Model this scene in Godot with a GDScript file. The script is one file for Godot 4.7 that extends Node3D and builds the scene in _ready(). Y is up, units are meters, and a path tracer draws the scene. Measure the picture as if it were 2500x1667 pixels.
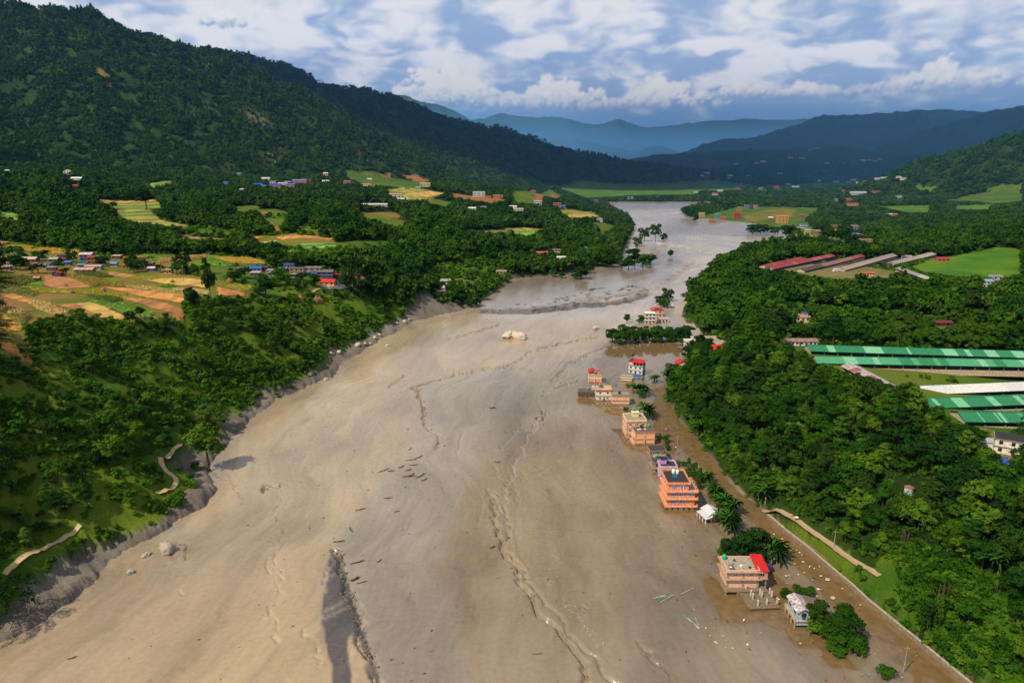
extends Node3D
# A flooded river valley seen from the air. x is right, -z is up the valley, y is up, metres.
# fan coordinates used by the terrain grids: a = x / forward distance, b = log(forward distance)

const A0 := -1.2
const A1 := 1.2
const NA := 200
const NB := 240
const B0 := 4.38
const B1 := 10.35
const CA := 480
const CB := 480
const CB0 := 4.6
const CB1 := 8.8

const FOREST := 0
const SHRUB := 1
const GRASS := 2
const FIELD := 3
const MUD := 4
const PADDY := 5
const SOIL := 6
const YARD := 7
const SPARSE := 8
const HAZE := 9

var hg := PackedFloat32Array()
var cover := PackedByteArray()
var sight := PackedByteArray()
var limit := PackedFloat32Array()
var el := PackedFloat32Array([136.7,-148.2,163.5,-141.4,172.7,-134.1,192.9,-130.7,205.2,-134.1,224.2,-125.1,242.7,-118.9,257.3,-119.8,271.4,-127.5,294.1,-133.0,323.3,-133.9,365.3,-130.2,394.8,-119.0,406.8,-107.5,425.1,-112.0,479.5,-101.9,562.8,-78.4,600.5,-44.8,649.6,-27.5,774.8,2.0,805.5,63.3,893.7,137.7,1027.4,165.3,1206.2,203.0,1363.0,241.4,1625.4,271.6,1918.8,275.6,2194.6,283.4])
var er := PackedFloat32Array([131.6,125.4,157.5,114.7,184.0,108.0,210.0,104.5,235.3,97.3,255.4,92.3,284.6,90.0,309.4,88.6,365.3,86.0,396.4,92.7,423.2,109.0,476.0,126.9,527.9,141.5,619.3,152.6,719.6,194.4,838.7,246.4,947.2,312.8,1032.5,388.7,1109.8,503.8,1185.6,537.2,1320.2,514.1,1457.3,511.7,1553.8,467.5,1650.7,414.1,1836.1,442.6,2028.1,531.9,2264.1,732.6,2472.8,898.2])
var edge_l := PackedFloat32Array()
var edge_r := PackedFloat32Array()
var n_big := FastNoiseLite.new()
var n_mid := FastNoiseLite.new()
var n_small := FastNoiseLite.new()
var n_fine := FastNoiseLite.new()
var rng := RandomNumberGenerator.new()
var taken := {}
var M := {}
var T := {}

# ---------------------------------------------------------------- light and camera
func set_up_view() -> void:
	var cam := Camera3D.new()
	cam.name = "camera"
	cam.fov = 52.5
	cam.near = 1.0
	cam.far = 60000.0
	cam.position = Vector3(0, 130, 0)
	cam.rotation_degrees = Vector3(-14.7, 0, 0)
	add_child(cam)
	cam.current = true
	var env := Environment.new()
	env.background_mode = Environment.BG_SKY
	env.tonemap_mode = Environment.TONE_MAPPER_LINEAR
	env.tonemap_exposure = 1.33
	env.background_energy_multiplier = 0.66
	env.fog_enabled = true
	env.fog_density = 0.000008
	env.fog_light_color = Color(0.36, 0.63, 0.95)
	env.volumetric_fog_enabled = true
	env.volumetric_fog_density = 0.0
	env.sdfgi_enabled = true
	env.ssao_enabled = true
	env.ssil_enabled = true
	var sky := Sky.new()
	var pan := PanoramaSkyMaterial.new()
	pan.panorama = sky_picture()
	sky.sky_material = pan
	env.sky = sky
	var we := WorldEnvironment.new()
	we.name = "environment"
	we.environment = env
	add_child(we)
	var sun := DirectionalLight3D.new()
	sun.name = "sun"
	sun.light_energy = 1.5
	sun.light_color = Color(1.0, 0.93, 0.82)
	sun.light_angular_distance = 1.2
	sun.shadow_enabled = true
	add_child(sun)
	sun.look_at_from_position(Vector3.ZERO, Vector3(0.49, -0.766, -0.42), Vector3.UP)

var s_a := FastNoiseLite.new()
var s_b := FastNoiseLite.new()
var s_d := FastNoiseLite.new()

func sky_at(az: float, e: float) -> Color:
	# az, e in degrees. A broken deck of stratocumulus above blue air.
	var ar := deg_to_rad(az)
	var q := Vector2(cos(ar), sin(ar)) * 57.3
	var up := maxf(e, 0.0)
	var yy := 26.0 * log(1.0 + up / 11.0)
	var base := Color(0.50, 0.67, 0.87).lerp(Color(0.59, 0.72, 0.91), clampf(e / 7.0, 0, 1))
	base = base.lerp(Color(0.22, 0.43, 0.74), clampf((e - 14.0) / 50.0, 0, 1))
	var w1 := s_b.get_noise_3d(q.x * 0.10, q.y * 0.10, yy * 0.22)
	var w2 := s_b.get_noise_3d(q.x * 0.10 + 60.0, q.y * 0.10, yy * 0.22)
	var n := s_a.get_noise_3d(q.x * 0.11 + w1 * 0.9, q.y * 0.11 + w2 * 0.9, yy * 0.15 + w2 * 0.5)
	var n2 := s_a.get_noise_3d(q.x * 0.16 + w2 * 1.2 + 30.0, q.y * 0.16, yy * 0.19 + w1 * 0.8)
	var n3 := s_d.get_noise_3d(q.x * 0.8, q.y * 0.8, yy * 1.0)
	var dens := smoothstep(-1.15, -0.30, n + n2 * 0.35 + n3 * 0.12)
	dens *= smoothstep(2.2, 4.8, e + n2 * 1.6)
	var lit := 0.70 + n2 * 0.80 + n * 0.40 + n3 * 0.30 - 0.44 * (1.0 - smoothstep(4.5, 8.5, e + n2 * 2.0))
	var cl := Color(0.64, 0.735, 0.885).lerp(Color(0.965, 0.97, 0.985), smoothstep(0.18, 0.90, lit))
	var c := base.lerp(cl, dens * 0.96)
	c = c.lerp(Color(0.44, 0.62, 0.84), 0.8 * (1.0 - smoothstep(0.6, 4.4, e)))
	return c

func heap(buf: PackedByteArray, w: int, h: int, az: float, base: float, wide: float, tall: float, n: int, r: RandomNumberGenerator, strength: float) -> void:
	# one cumulus: puffs from its back and top down to its front, each lit from the sun's side
	var puffs := []
	for k in n:
		var u := clampf(r.randfn() * 0.42, -1.0, 1.0)
		var env := (1.0 - absf(u)) * (0.65 + 0.5 * s_b.get_noise_1d(az * 3.0 + u * 4.0))
		var v := pow(r.randf(), 0.8) * maxf(env, 0.10)
		var rad := (0.18 + 0.5 * pow(r.randf(), 1.5)) * (0.5 + 0.5 * tall / 3.0) * (1.05 - 0.3 * absf(u))
		puffs.append([v, az + u * wide, base + v * tall, rad])
	puffs.sort_custom(func(p, q): return p[0] > q[0])
	var k_px := w / 360.0
	for p in puffs:
		var rp: float = p[3] * k_px * 1.25
		var cx: float = p[1] * k_px
		var cy: float = (90.0 - p[2]) / 180.0 * h
		for y in range(int(cy - rp * 0.85), int(cy + rp * 0.85) + 1):
			for x in range(int(cx - rp), int(cx + rp) + 1):
				var dx := (x + 0.5 - cx) / rp
				var dy := (y + 0.5 - cy) / (rp * 0.8)
				var d := sqrt(dx * dx + dy * dy)
				if d > 1.0:
					continue
				var nn := s_d.get_noise_2d(x * 1.7, y * 1.9)
				var al := smoothstep(1.0, 0.62, d + nn * 0.35) * strength
				if al <= 0.0:
					continue
				var nz := sqrt(maxf(0.0, 1.0 - d * d))
				var li := clampf(0.52 - dx * 0.20 - dy * 0.42 + nz * 0.22 + nn * 0.25, 0.0, 1.0)
				li *= 0.62 + 0.38 * smoothstep(0.0, 0.35, p[0])
				var cc := Color(0.56, 0.67, 0.84).lerp(Color(0.99, 0.985, 0.975), smoothstep(0.12, 0.78, li))
				var o := (y * w + posmod(x, w)) * 3
				buf[o] = int(lerpf(buf[o], cc.r * 255.0, al))
				buf[o + 1] = int(lerpf(buf[o + 1], cc.g * 255.0, al))
				buf[o + 2] = int(lerpf(buf[o + 2], cc.b * 255.0, al))

func sky_picture() -> ImageTexture:
	for s in [[s_a, 11, 0.9, 5], [s_b, 12, 0.9, 3], [s_d, 14, 0.12, 4]]:
		var f: FastNoiseLite = s[0]
		f.seed = s[1]
		f.frequency = s[2]
		f.noise_type = FastNoiseLite.TYPE_SIMPLEX_SMOOTH
		f.fractal_octaves = s[3]
	var w := 4096
	var h := 2048
	var buf := PackedByteArray()
	buf.resize(w * h * 3)
	var top := int((90.0 - 13.5) / 180.0 * h)
	var low := int(90.6 / 180.0 * h)
	for y in range(top, low):
		var e := 90.0 - (y + 0.5) * 180.0 / h
		var o := y * w * 3
		for x in range(0, w, 2):
			var c := sky_at(x * 360.0 / w, e)
			for k in 2:
				buf[o] = int(clampf(c.r, 0, 1) * 255.0)
				buf[o + 1] = int(clampf(c.g, 0, 1) * 255.0)
				buf[o + 2] = int(clampf(c.b, 0, 1) * 255.0)
				o += 3
	for y in range(0, top, 8):
		var e := 90.0 - (y + 4.0) * 180.0 / h
		var row := PackedByteArray()
		row.resize(w * 3)
		for x in range(0, w, 8):
			var c := sky_at(x * 360.0 / w, e)
			for k in 8:
				row[(x + k) * 3] = int(clampf(c.r, 0, 1) * 255.0)
				row[(x + k) * 3 + 1] = int(clampf(c.g, 0, 1) * 255.0)
				row[(x + k) * 3 + 2] = int(clampf(c.b, 0, 1) * 255.0)
		for k in mini(8, top - y):
			var o := (y + k) * w * 3
			for i in row.size():
				buf[o + i] = row[i]
	# cumulus all round the horizon; the heaps up the valley stand where the photograph has them
	var r := RandomNumberGenerator.new()
	r.seed = 5
	var heaps := [[-5.0, 4.2, 6.0, 4.0, 190, 0.95], [3.5, 4.0, 5.0, 3.4, 130, 0.9], [11.5, 4.0, 5.0, 2.6, 110, 0.92], [-21.0, 9.2, 1.6, 1.6, 24, 0.8], [-7.6, 5.6, 1.2, 1.5, 16, 0.9], [22.0, 4.5, 3.2, 1.6, 50, 0.65], [30.0, 4.6, 5.0, 2.9, 80, 0.6], [17.0, 4.6, 2.6, 1.6, 36, 0.7]]
	var a := 44.0
	while a < 316.0:
		heaps.append([a, 3.8 + r.randf() * 0.8, 2.5 + r.randf() * 4.0, 1.2 + r.randf() * 2.4, 60, 0.6 + 0.3 * r.randf()])
		a += 8.0 + r.randf() * 7.0
	for q in heaps:
		heap(buf, w, h, q[0], q[1], q[2], q[3], q[4], r, q[5])
	var tail := PackedByteArray()
	tail.resize(w * 3)
	for i in tail.size():
		tail[i] = [70, 110, 150][i % 3]
	var all := buf.slice(0, low * w * 3)
	for y in range(low, h):
		all.append_array(tail)
	return ImageTexture.create_from_image(Image.create_from_data(w, h, false, Image.FORMAT_RGB8, all))

# ---------------------------------------------------------------- terrain
var tp := PackedFloat32Array([-1.062,5.081,34.7946,-0.307,5.443,18.6437,0.040,5.941,39.5436,0.199,6.444,29.7431,0.665,7.012,-12.6863,0.502,7.473,-39.2618,0.753,5.311,87.5049,1.322,5.135,41.5073,-2.152,5.093,-89.6049,-1.933,5.146,10.8896,-1.686,5.258,-10.7722,-1.408,5.395,-325.1502,-1.237,5.481,25.9472,-1.224,5.572,-105.3751,-1.143,5.678,-125.6088,-1.032,5.776,-88.7402,-0.888,5.902,-68.1281,-0.751,5.982,137.5281,-0.530,6.164,155.6925,-0.348,6.337,-421.7370,-0.186,6.394,213.5307,-0.105,6.478,57.1216,0.006,6.660,-198.9726,0.196,6.700,-19.9277,0.385,6.812,27.5786,0.402,6.952,7.3861,0.420,7.113,-32.4192,0.417,7.433,8.3784,-1.930,5.246,-67.1561,-1.743,5.325,-58.3266,-1.391,5.439,336.6110,-1.321,5.499,194.1426,-1.387,5.562,-411.6784,-1.242,5.641,102.2493,-2.045,5.285,164.7794,-2.010,5.386,-132.0344,-1.659,5.463,-75.5742,-1.718,5.521,208.1968,-1.467,5.601,218.5961,-1.962,5.548,-62.8347,-1.203,5.774,32.4264,-1.025,5.926,-17.8266,-0.934,6.057,-77.3641,-0.773,6.119,-380.8859,-0.607,6.227,-602.4784,-1.134,5.903,226.6849,-1.942,5.669,-28.5836,-1.859,5.562,11.5662,-1.977,5.470,186.4582,-1.794,5.666,-56.7429,-1.904,5.955,11.2337,-1.879,6.196,-6.4841,-1.762,5.780,-26.6743,-1.509,5.852,4.8951,-1.206,5.983,-44.2882,-0.988,6.131,187.0054,-1.402,6.163,-48.4580,-0.729,6.227,507.0481,-0.567,6.316,490.1198,-0.442,6.362,-810.7295,-0.344,6.518,-1172.1788,-0.282,6.429,-550.4148,-0.390,6.409,523.7139,-0.365,6.441,1603.6823,-0.264,6.525,-33.3416,-1.861,6.386,3.2706,-1.391,6.318,2.9049,-0.975,6.386,-51.8947,-0.596,6.377,79.9687,-1.843,6.587,-10.9121,-1.608,6.587,41.6027,-1.369,6.700,-16.5170,-1.187,6.570,-90.6957,-0.842,6.570,-210.6504,-0.653,6.580,-311.4979,-0.434,6.586,202.6775,-0.278,6.632,249.1777,-0.120,6.703,20.5925,0.038,6.766,180.4915,0.195,6.880,28.6732,-1.787,6.707,-75.6324,-1.389,6.936,-153.0124,-1.294,6.996,-103.6175,-1.181,6.664,187.1415,-0.960,6.765,-163.5670,-0.741,6.765,-775.2346,-0.863,6.803,258.0139,-0.740,6.708,969.5777,-0.506,6.908,4.7001,-0.274,6.926,-72.5818,-0.041,6.950,34.0336,0.037,7.000,-258.4993,0.318,7.105,-63.7958,-1.223,7.195,22.6249,-1.501,7.046,148.9337,-1.815,6.897,54.8679,-0.884,7.267,16.2500,-0.730,7.318,-73.6856,-0.576,7.363,225.1364,-0.548,7.229,-199.0388,-0.426,7.135,93.3082,-0.506,6.908,4.7001,-0.332,7.308,223.6795,-0.271,7.293,-210.1757,-0.148,7.253,-55.4085,-0.040,7.229,-92.2222,0.099,7.224,258.2436,0.129,7.283,629.2836,0.191,7.368,281.0378,0.254,7.247,-486.2386,0.348,7.237,95.3169,0.317,7.285,204.4231,0.238,7.374,-597.1017,0.237,7.905,49.0544,0.498,8.010,14.5768,0.343,8.249,-105.6074,0.804,8.211,-115.3759,0.653,7.904,0.6412,0.315,7.790,-116.9622,0.638,5.887,-51.0199,0.608,5.981,76.9975,0.697,6.001,-171.6240,0.724,6.085,40.8765,0.692,6.285,-123.0226,0.663,6.437,44.3646,0.768,6.589,-122.3363,0.858,6.703,13.0147,0.747,5.722,-34.1036,0.857,5.620,-696.9713,1.003,5.518,-534.0595,1.084,5.438,-1695.2901,1.277,5.315,-937.7335,1.487,5.231,-609.6565,1.880,5.047,-281.3553,2.095,4.954,-372.3923,2.128,5.006,300.4317,0.830,5.840,216.8233,0.914,5.602,941.0811,1.097,5.447,2004.0912,1.334,5.320,1083.2773,1.613,5.210,473.3145,1.997,5.088,320.8212,1.017,5.942,-30.6252,1.131,5.942,-28.1845,1.347,5.894,-46.2598,1.918,5.906,-82.7612,1.955,5.658,15.9277,1.697,5.718,0.7503,1.986,5.485,-41.7477,1.558,5.519,-74.8714,1.945,5.271,-62.7237,0.843,6.216,137.6872,1.086,6.149,-25.8768,1.491,6.082,17.8209,1.895,6.042,82.7162,0.996,6.358,-29.5337,1.313,6.356,15.6780,1.711,6.316,-3.1965,0.907,6.607,140.3458,1.142,6.632,-9.8442,1.377,6.659,39.4636,1.515,6.721,-4.6405,1.304,6.528,-30.7276,1.694,6.575,-43.5608,1.843,6.657,10.6185,1.704,6.419,-2.2538,1.057,6.889,22.2335,1.289,7.032,-71.2392,1.130,7.123,20.4511,1.286,7.138,-191.4723,0.970,7.332,-16.3357,0.813,7.409,4.2835,0.657,7.467,80.8975,1.124,7.346,4.3245,1.361,7.136,192.4459,1.520,7.000,-6.9921,1.829,6.905,47.3107,0.935,7.528,-0.2280,1.121,7.496,36.1077,1.427,7.537,63.2343,1.659,7.442,-89.3953,1.815,7.389,-95.6279,0.963,7.734,-5.9253,1.207,7.888,-30.5573,1.421,7.916,-93.9183,1.726,7.726,-142.5690,1.805,7.615,287.0587,0.000,4.605,-4.2530,1.250,4.554,36.9534,-0.500,4.605,2.8544,-2.750,4.868,24.4328,-2.750,5.298,-0.2724,-2.750,5.991,-6.0700,-2.750,6.802,-33.0504,2.750,4.868,13.9390,2.750,5.298,-12.7833,2.750,5.858,-1.4988,2.750,6.551,-4.7157,2.750,7.313,-46.7106,2.750,7.824,38.3431,-2.750,7.378,27.9677,-2.250,7.741,-5.0984,-1.250,7.741,80.6592,-0.750,7.824,-52.8492,-0.250,8.006,-74.7209,0.250,8.161,112.2628,0.750,8.161,102.2835,1.250,8.161,43.6712,0.000,8.517,16.2106,0.750,8.517,48.9276,1.500,8.517,44.9237,-1.250,8.517,-52.8579,0.000,8.987,8.6140,1.250,8.987,-42.3499,-1.250,8.987,13.6327])
var tc := PackedFloat32Array([-146.2788,-0.5015,13.7424])
var ridges := [
	[0.52, [Vector3(-2387,545,-2200),Vector3(-1851,573,-2250),Vector3(-1561,582,-2300),Vector3(-1339,578,-2350),Vector3(-1221,541,-2400),Vector3(-1110,504,-2450),Vector3(-1034,484,-2500),Vector3(-837,365,-2450),Vector3(-683,285,-2400),Vector3(-532,215,-2350),Vector3(-377,146,-2250),Vector3(-226,83,-2100),Vector3(-139,55,-1950)]],
	[0.5, [Vector3(-1682,681,-3300),Vector3(-1345,604,-3300),Vector3(-1133,577,-3350),Vector3(-917,493,-3400),Vector3(-677,451,-3500),Vector3(-521,390,-3550),Vector3(-379,345,-3600),Vector3(-58,287,-3700),Vector3(285,196,-3800),Vector3(650,123,-3900),Vector3(1035,78,-4000),Vector3(1381,40,-4000)]],
	[0.6, [Vector3(-2409,824,-8500),Vector3(-1647,872,-8500),Vector3(-1445,877,-8500),Vector3(-1243,867,-8500),Vector3(-1043,791,-8500),Vector3(-842,762,-8500),Vector3(-641,646,-8500),Vector3(-287,461,-8500)]],
	[0.55, [Vector3(-2014,870,-19000),Vector3(-1093,1197,-19000),Vector3(-409,1349,-19000),Vector3(46,1219,-19000),Vector3(616,1023,-19000),Vector3(1186,1088,-19000),Vector3(1531,979,-19000),Vector3(2570,672,-19000),Vector3(3494,540,-19000)]],
	[0.55, [Vector3(-435,2021,-28000),Vector3(1240,1894,-28000),Vector3(2582,1798,-28000),Vector3(3679,1606,-28000),Vector3(4178,1735,-28000),Vector3(4777,1462,-28000),Vector3(7116,1703,-28000),Vector3(10460,1830,-28000),Vector3(13829,1703,-28000)]],
	[0.5, [Vector3(34,432,-14000),Vector3(709,594,-14000),Vector3(1174,562,-14000),Vector3(1642,465,-14000),Vector3(2064,481,-14000),Vector3(2411,310,-14000),Vector3(2743,448,-14000),Vector3(2998,432,-14000),Vector3(3429,310,-14000),Vector3(4026,269,-14000)]],
	[0.55, [Vector3(2990,348,-22000),Vector3(4049,541,-22000),Vector3(4569,758,-22000),Vector3(5091,923,-22000),Vector3(5615,1012,-22000),Vector3(6151,923,-22000),Vector3(6702,669,-22000),Vector3(7256,412,-22000)]],
	[0.42, [Vector3(1955,205,-7600),Vector3(2169,344,-7500),Vector3(2394,366,-7500),Vector3(2577,340,-7500),Vector3(2794,439,-7500),Vector3(2995,495,-7400),Vector3(3163,582,-7300),Vector3(3293,594,-7300),Vector3(3593,584,-7200),Vector3(3784,604,-7200),Vector3(4190,620,-7200),Vector3(4408,600,-7200),Vector3(4709,604,-7200),Vector3(4699,615,-7000),Vector3(5111,650,-7000),Vector3(6351,702,-7000)]],
	[0.45, [Vector3(2798,202,-5600),Vector3(2995,251,-5600),Vector3(3279,380,-5600),Vector3(3522,438,-5600),Vector3(3679,502,-5600),Vector3(3859,533,-5500),Vector3(4335,579,-5500),Vector3(5305,626,-5500)]],
	[0.5, [Vector3(1495,58,-2700),Vector3(1565,90,-2700),Vector3(1601,138,-2650),Vector3(1654,162,-2600),Vector3(1733,188,-2550),Vector3(1773,213,-2500),Vector3(1907,251,-2400),Vector3(2163,285,-2300)]],
	[0.3, [Vector3(960,163,-5200),Vector3(1225,185,-5000),Vector3(1556,199,-4900),Vector3(1941,207,-4900),Vector3(2267,219,-4900),Vector3(2425,206,-4800),Vector3(2580,170,-4600)]],
]

func make_heights() -> void:
	for s in [[n_big, 3, 1.0 / 420.0, 4], [n_mid, 4, 1.0 / 90.0, 3], [n_small, 5, 1.0 / 22.0, 3], [n_fine, 6, 1.0 / 5.0, 3]]:
		var f: FastNoiseLite = s[0]
		f.seed = s[1]
		f.frequency = s[2]
		f.noise_type = FastNoiseLite.TYPE_SIMPLEX_SMOOTH
		f.fractal_octaves = s[3]
	hg.resize(NA * NB)
	# valley floor: a thin-plate surface through surveyed points, on a coarse grid
	var ca := 60
	var cb := 80
	var cg := PackedFloat32Array()
	cg.resize(ca * cb)
	var np := tp.size() / 3
	for j in cb:
		var b := B0 + (B1 - B0) * j / (cb - 1)
		var bb := minf(b, 9.0)
		for i in ca:
			var u := (A0 + (A1 - A0) * i / (ca - 1)) * 2.5
			var s := tc[0] + tc[1] * u + tc[2] * bb
			for k in np:
				var du := u - tp[k * 3]
				var dv := bb - tp[k * 3 + 1]
				var r2 := du * du + dv * dv
				s += tp[k * 3 + 2] * r2 * log(r2 + 1e-9) * 0.5
			cg[j * ca + i] = clampf(s, 1.5, 150.0)
	for j in NB:
		var b := B0 + (B1 - B0) * j / (NB - 1)
		var f := exp(b)
		var fj := (cb - 1.0) * j / (NB - 1)
		var j0 := mini(int(fj), cb - 2)
		var tj := fj - j0
		for i in NA:
			var fi := (ca - 1.0) * i / (NA - 1)
			var i0 := mini(int(fi), ca - 2)
			var ti := fi - i0
			var p := j0 * ca + i0
			var h := lerpf(lerpf(cg[p], cg[p + 1], ti), lerpf(cg[p + ca], cg[p + ca + 1], ti), tj)
			var x := (A0 + (A1 - A0) * i / (NA - 1)) * f
			for r in ridges:
				var sl: float = r[0]
				var pl: Array = r[1]
				if absf(-pl[0].z - f) * sl > 2600.0:
					continue
				var best := -1e9
				for k in pl.size() - 1:
					var q0: Vector3 = pl[k]
					var q1: Vector3 = pl[k + 1]
					var dx := q1.x - q0.x
					var dz := q1.z - q0.z
					var t := clampf(((x - q0.x) * dx + (-f - q0.z) * dz) / (dx * dx + dz * dz), 0.0, 1.0)
					var ex := x - q0.x - dx * t
					var ez := -f - q0.z - dz * t
					var v := q0.y + (q1.y - q0.y) * t - sl * (sqrt(ex * ex + ez * ez + 3600.0) - 60.0)
					if v > best:
						best = v
				var m := maxf(40.0 - absf(h - best), 0.0) / 40.0
				h = maxf(h, best) + m * m * 10.0
			hg[j * NA + i] = h
	for side in 2:
		var src := el if side == 0 else er
		var dst := PackedFloat32Array()
		dst.resize(4000)
		var k := 0
		for i in 4000:
			while k < src.size() / 2 - 2 and src[(k + 1) * 2] < i:
				k += 1
			var t := clampf((i - src[k * 2]) / (src[k * 2 + 2] - src[k * 2]), 0.0, 1.0)
			dst[i] = lerpf(src[k * 2 + 1], src[k * 2 + 3], t)
		if side == 0:
			edge_l = dst
		else:
			edge_r = dst

func land(x: float, f: float) -> float:
	var fi := clampf((x / f - A0) / (A1 - A0) * (NA - 1), 0.0, NA - 1.001)
	var fj := clampf((log(f) - B0) / (B1 - B0) * (NB - 1), 0.0, NB - 1.001)
	var i0 := int(fi)
	var j0 := int(fj)
	var p := j0 * NA + i0
	var ti := fi - i0
	return lerpf(lerpf(hg[p], hg[p + 1], ti), lerpf(hg[p + NA], hg[p + NA + 1], ti), fj - j0)

func bank(x: float, f: float) -> float:
	# metres outside the river bed; negative inside
	if f > 3990.0 or f > el[el.size() - 2] + 60.0:
		return 9000.0
	var i := int(f)
	var t := f - i
	var l := lerpf(edge_l[i], edge_l[i + 1], t)
	var r := lerpf(edge_r[i], edge_r[i + 1], t)
	var ragged := n_small.get_noise_2d(x, f) * 3.0 + n_fine.get_noise_2d(x, f) * 1.2
	if x - r > l - x:
		return x - r + (ragged * 0.35 if f < 330.0 else ragged)
	return l - x + ragged

func relief(x: float, f: float, h: float) -> float:
	var m := clampf((h - 70.0) / 160.0, 0.0, 1.0)
	var v := 0.0
	if m > 0.0:
		v -= absf(n_big.get_noise_2d(x, f)) * 60.0 * m
		v += n_mid.get_noise_2d(x, f) * 12.0 * m + 8.0 * m
		if f > 9000.0:
			v += (n_big.get_noise_2d(x * 0.14, f * 0.14) * 240.0 - 50.0) * m
	return v

func ground(x: float, f: float) -> float:
	var sd := bank(x, f)
	if sd <= -1.0:
		return -2.0
	var out := maxf(sd, 0.0)
	var cap := 2.6 + out * 0.55
	if x < 0.0 and f < 640.0:
		cap = 2.3 + 0.16 * minf(out, 10.0) + 0.7 * maxf(0.0, out - 10.0)
	var h := minf(land(x, f), cap)
	h += relief(x, f, h)
	if f < 2500.0:
		var c := cover_at(x, f)
		if c == SHRUB or c == FOREST:
			h += n_small.get_noise_2d(x, f) * 1.6 * smoothstep(2.0, 14.0, sd)
		elif c == MUD:
			var g := h * 0.8 + n_small.get_noise_2d(x * 0.7, f * 0.7) * 2.4 + n_mid.get_noise_2d(x, f) * 1.4
			h = floorf(g) + smoothstep(0.62, 1.0, g - floorf(g)) + n_fine.get_noise_2d(x, f) * 0.35
			h = maxf(h, 1.0)
	return lerpf(-2.0, h, smoothstep(-1.0, 3.2, sd))

func cover_at(x: float, f: float) -> int:
	var i := int((x / f - A0) / (A1 - A0) * CA)
	var j := int((log(f) - CB0) / (CB1 - CB0) * CB)
	if i < 0 or j < 0 or i >= CA or j >= CB:
		return FOREST
	return cover[j * CA + i]

func paint_cover(kind: int, pts: Array) -> void:
	var poly := PackedVector2Array()
	var lo := Vector2(1e9, 1e9)
	var hi := -lo
	for p in pts:
		var q := Vector2((p.x / -p.y - A0) / (A1 - A0) * CA, (log(-p.y) - CB0) / (CB1 - CB0) * CB)
		poly.append(q)
		lo = lo.min(q)
		hi = hi.max(q)
	for j in range(maxi(0, int(lo.y)), mini(CB - 1, int(hi.y) + 1) + 1):
		for i in range(maxi(0, int(lo.x)), mini(CA - 1, int(hi.x) + 1) + 1):
			if Geometry2D.is_point_in_polygon(Vector2(i + 0.5, j + 0.5), poly):
				cover[j * CA + i] = kind

func mark_sight(p: Vector2, r: float) -> void:
	var n := int(r / 4.0) + 1
	for k in range(-n, n + 1):
		var x := p.x + r * k / n
		var i := int((x / -p.y - A0) / (A1 - A0) * CA)
		var j := int((log(-p.y) - CB0) / (CB1 - CB0) * CB)
		if i >= 0 and j >= 0 and i < CA and j < CB:
			sight[j * CA + i] = 1

func make_limits() -> void:
	# how high the trees stand below a clearing or a house: hedges and young growth at its edge, full trees further down
	limit.resize(CA * CB)
	for i in CA:
		var a := A0 + (i + 0.5) / CA * (A1 - A0)
		var low := 1e9
		for jj in CB:
			var j := CB - 1 - jj
			var f := exp(CB0 + (j + 0.5) / CB * (CB1 - CB0))
			var c := cover[j * CA + i]
			var g := land(a * f, f)
			var lim := 130.0 + low * f - g
			if lim > 14.0:
				low = 1e9
			limit[j * CA + i] = clampf(lim, 0.0, 99.0) if low < 1e8 else 99.0
			if f < 4300.0 and (sight[j * CA + i] == 1 or c == GRASS or c == FIELD or c == PADDY or c == YARD or c == SOIL):
				low = minf(low, (g - 130.0) / f)

func limit_at(x: float, f: float) -> float:
	var i := int((x / f - A0) / (A1 - A0) * CA)
	var j := int((log(f) - CB0) / (CB1 - CB0) * CB)
	if i < 0 or j < 0 or i >= CA or j >= CB:
		return 99.0
	return limit[j * CA + i]

func vec(p: Vector2) -> Vector3:
	return Vector3(p.x, ground(p.x, -p.y), p.y)

# ---------------------------------------------------------------- scene helpers
func numbered(called: String) -> String:
	if not taken.has(called):
		taken[called] = 0
		return called
	taken[called] += 1
	return "%s_%03d" % [called, taken[called]]

func tag(o: Node, label := "", category := "", group := "", kind := "") -> Node:
	if label: o.set_meta("label", label)
	if category: o.set_meta("category", category)
	if group: o.set_meta("group", group)
	if kind: o.set_meta("kind", kind)
	return o

func thing(called: String, label: String, category: String, at: Vector3, turn := 0.0, group := "") -> Node3D:
	var o := Node3D.new()
	o.name = numbered(called)
	o.position = at
	o.rotation.y = deg_to_rad(turn)
	add_child(o)
	tag(o, label, category, group)
	return o

func part(called: String, mesh: Mesh, mat: Material, parent: Node, at := Vector3.ZERO, turn := 0.0) -> MeshInstance3D:
	var o := MeshInstance3D.new()
	o.mesh = mesh
	o.material_override = mat
	o.position = at
	o.rotation.y = turn
	if parent == self:
		o.name = numbered(called)
		add_child(o)
	else:
		o.name = called
		parent.add_child(o, true)
	return o

func mat(c: Color, rough := 0.85, metal := 0.0) -> StandardMaterial3D:
	var m := StandardMaterial3D.new()
	m.albedo_color = c
	m.roughness = rough
	m.metallic = metal
	return m

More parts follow.
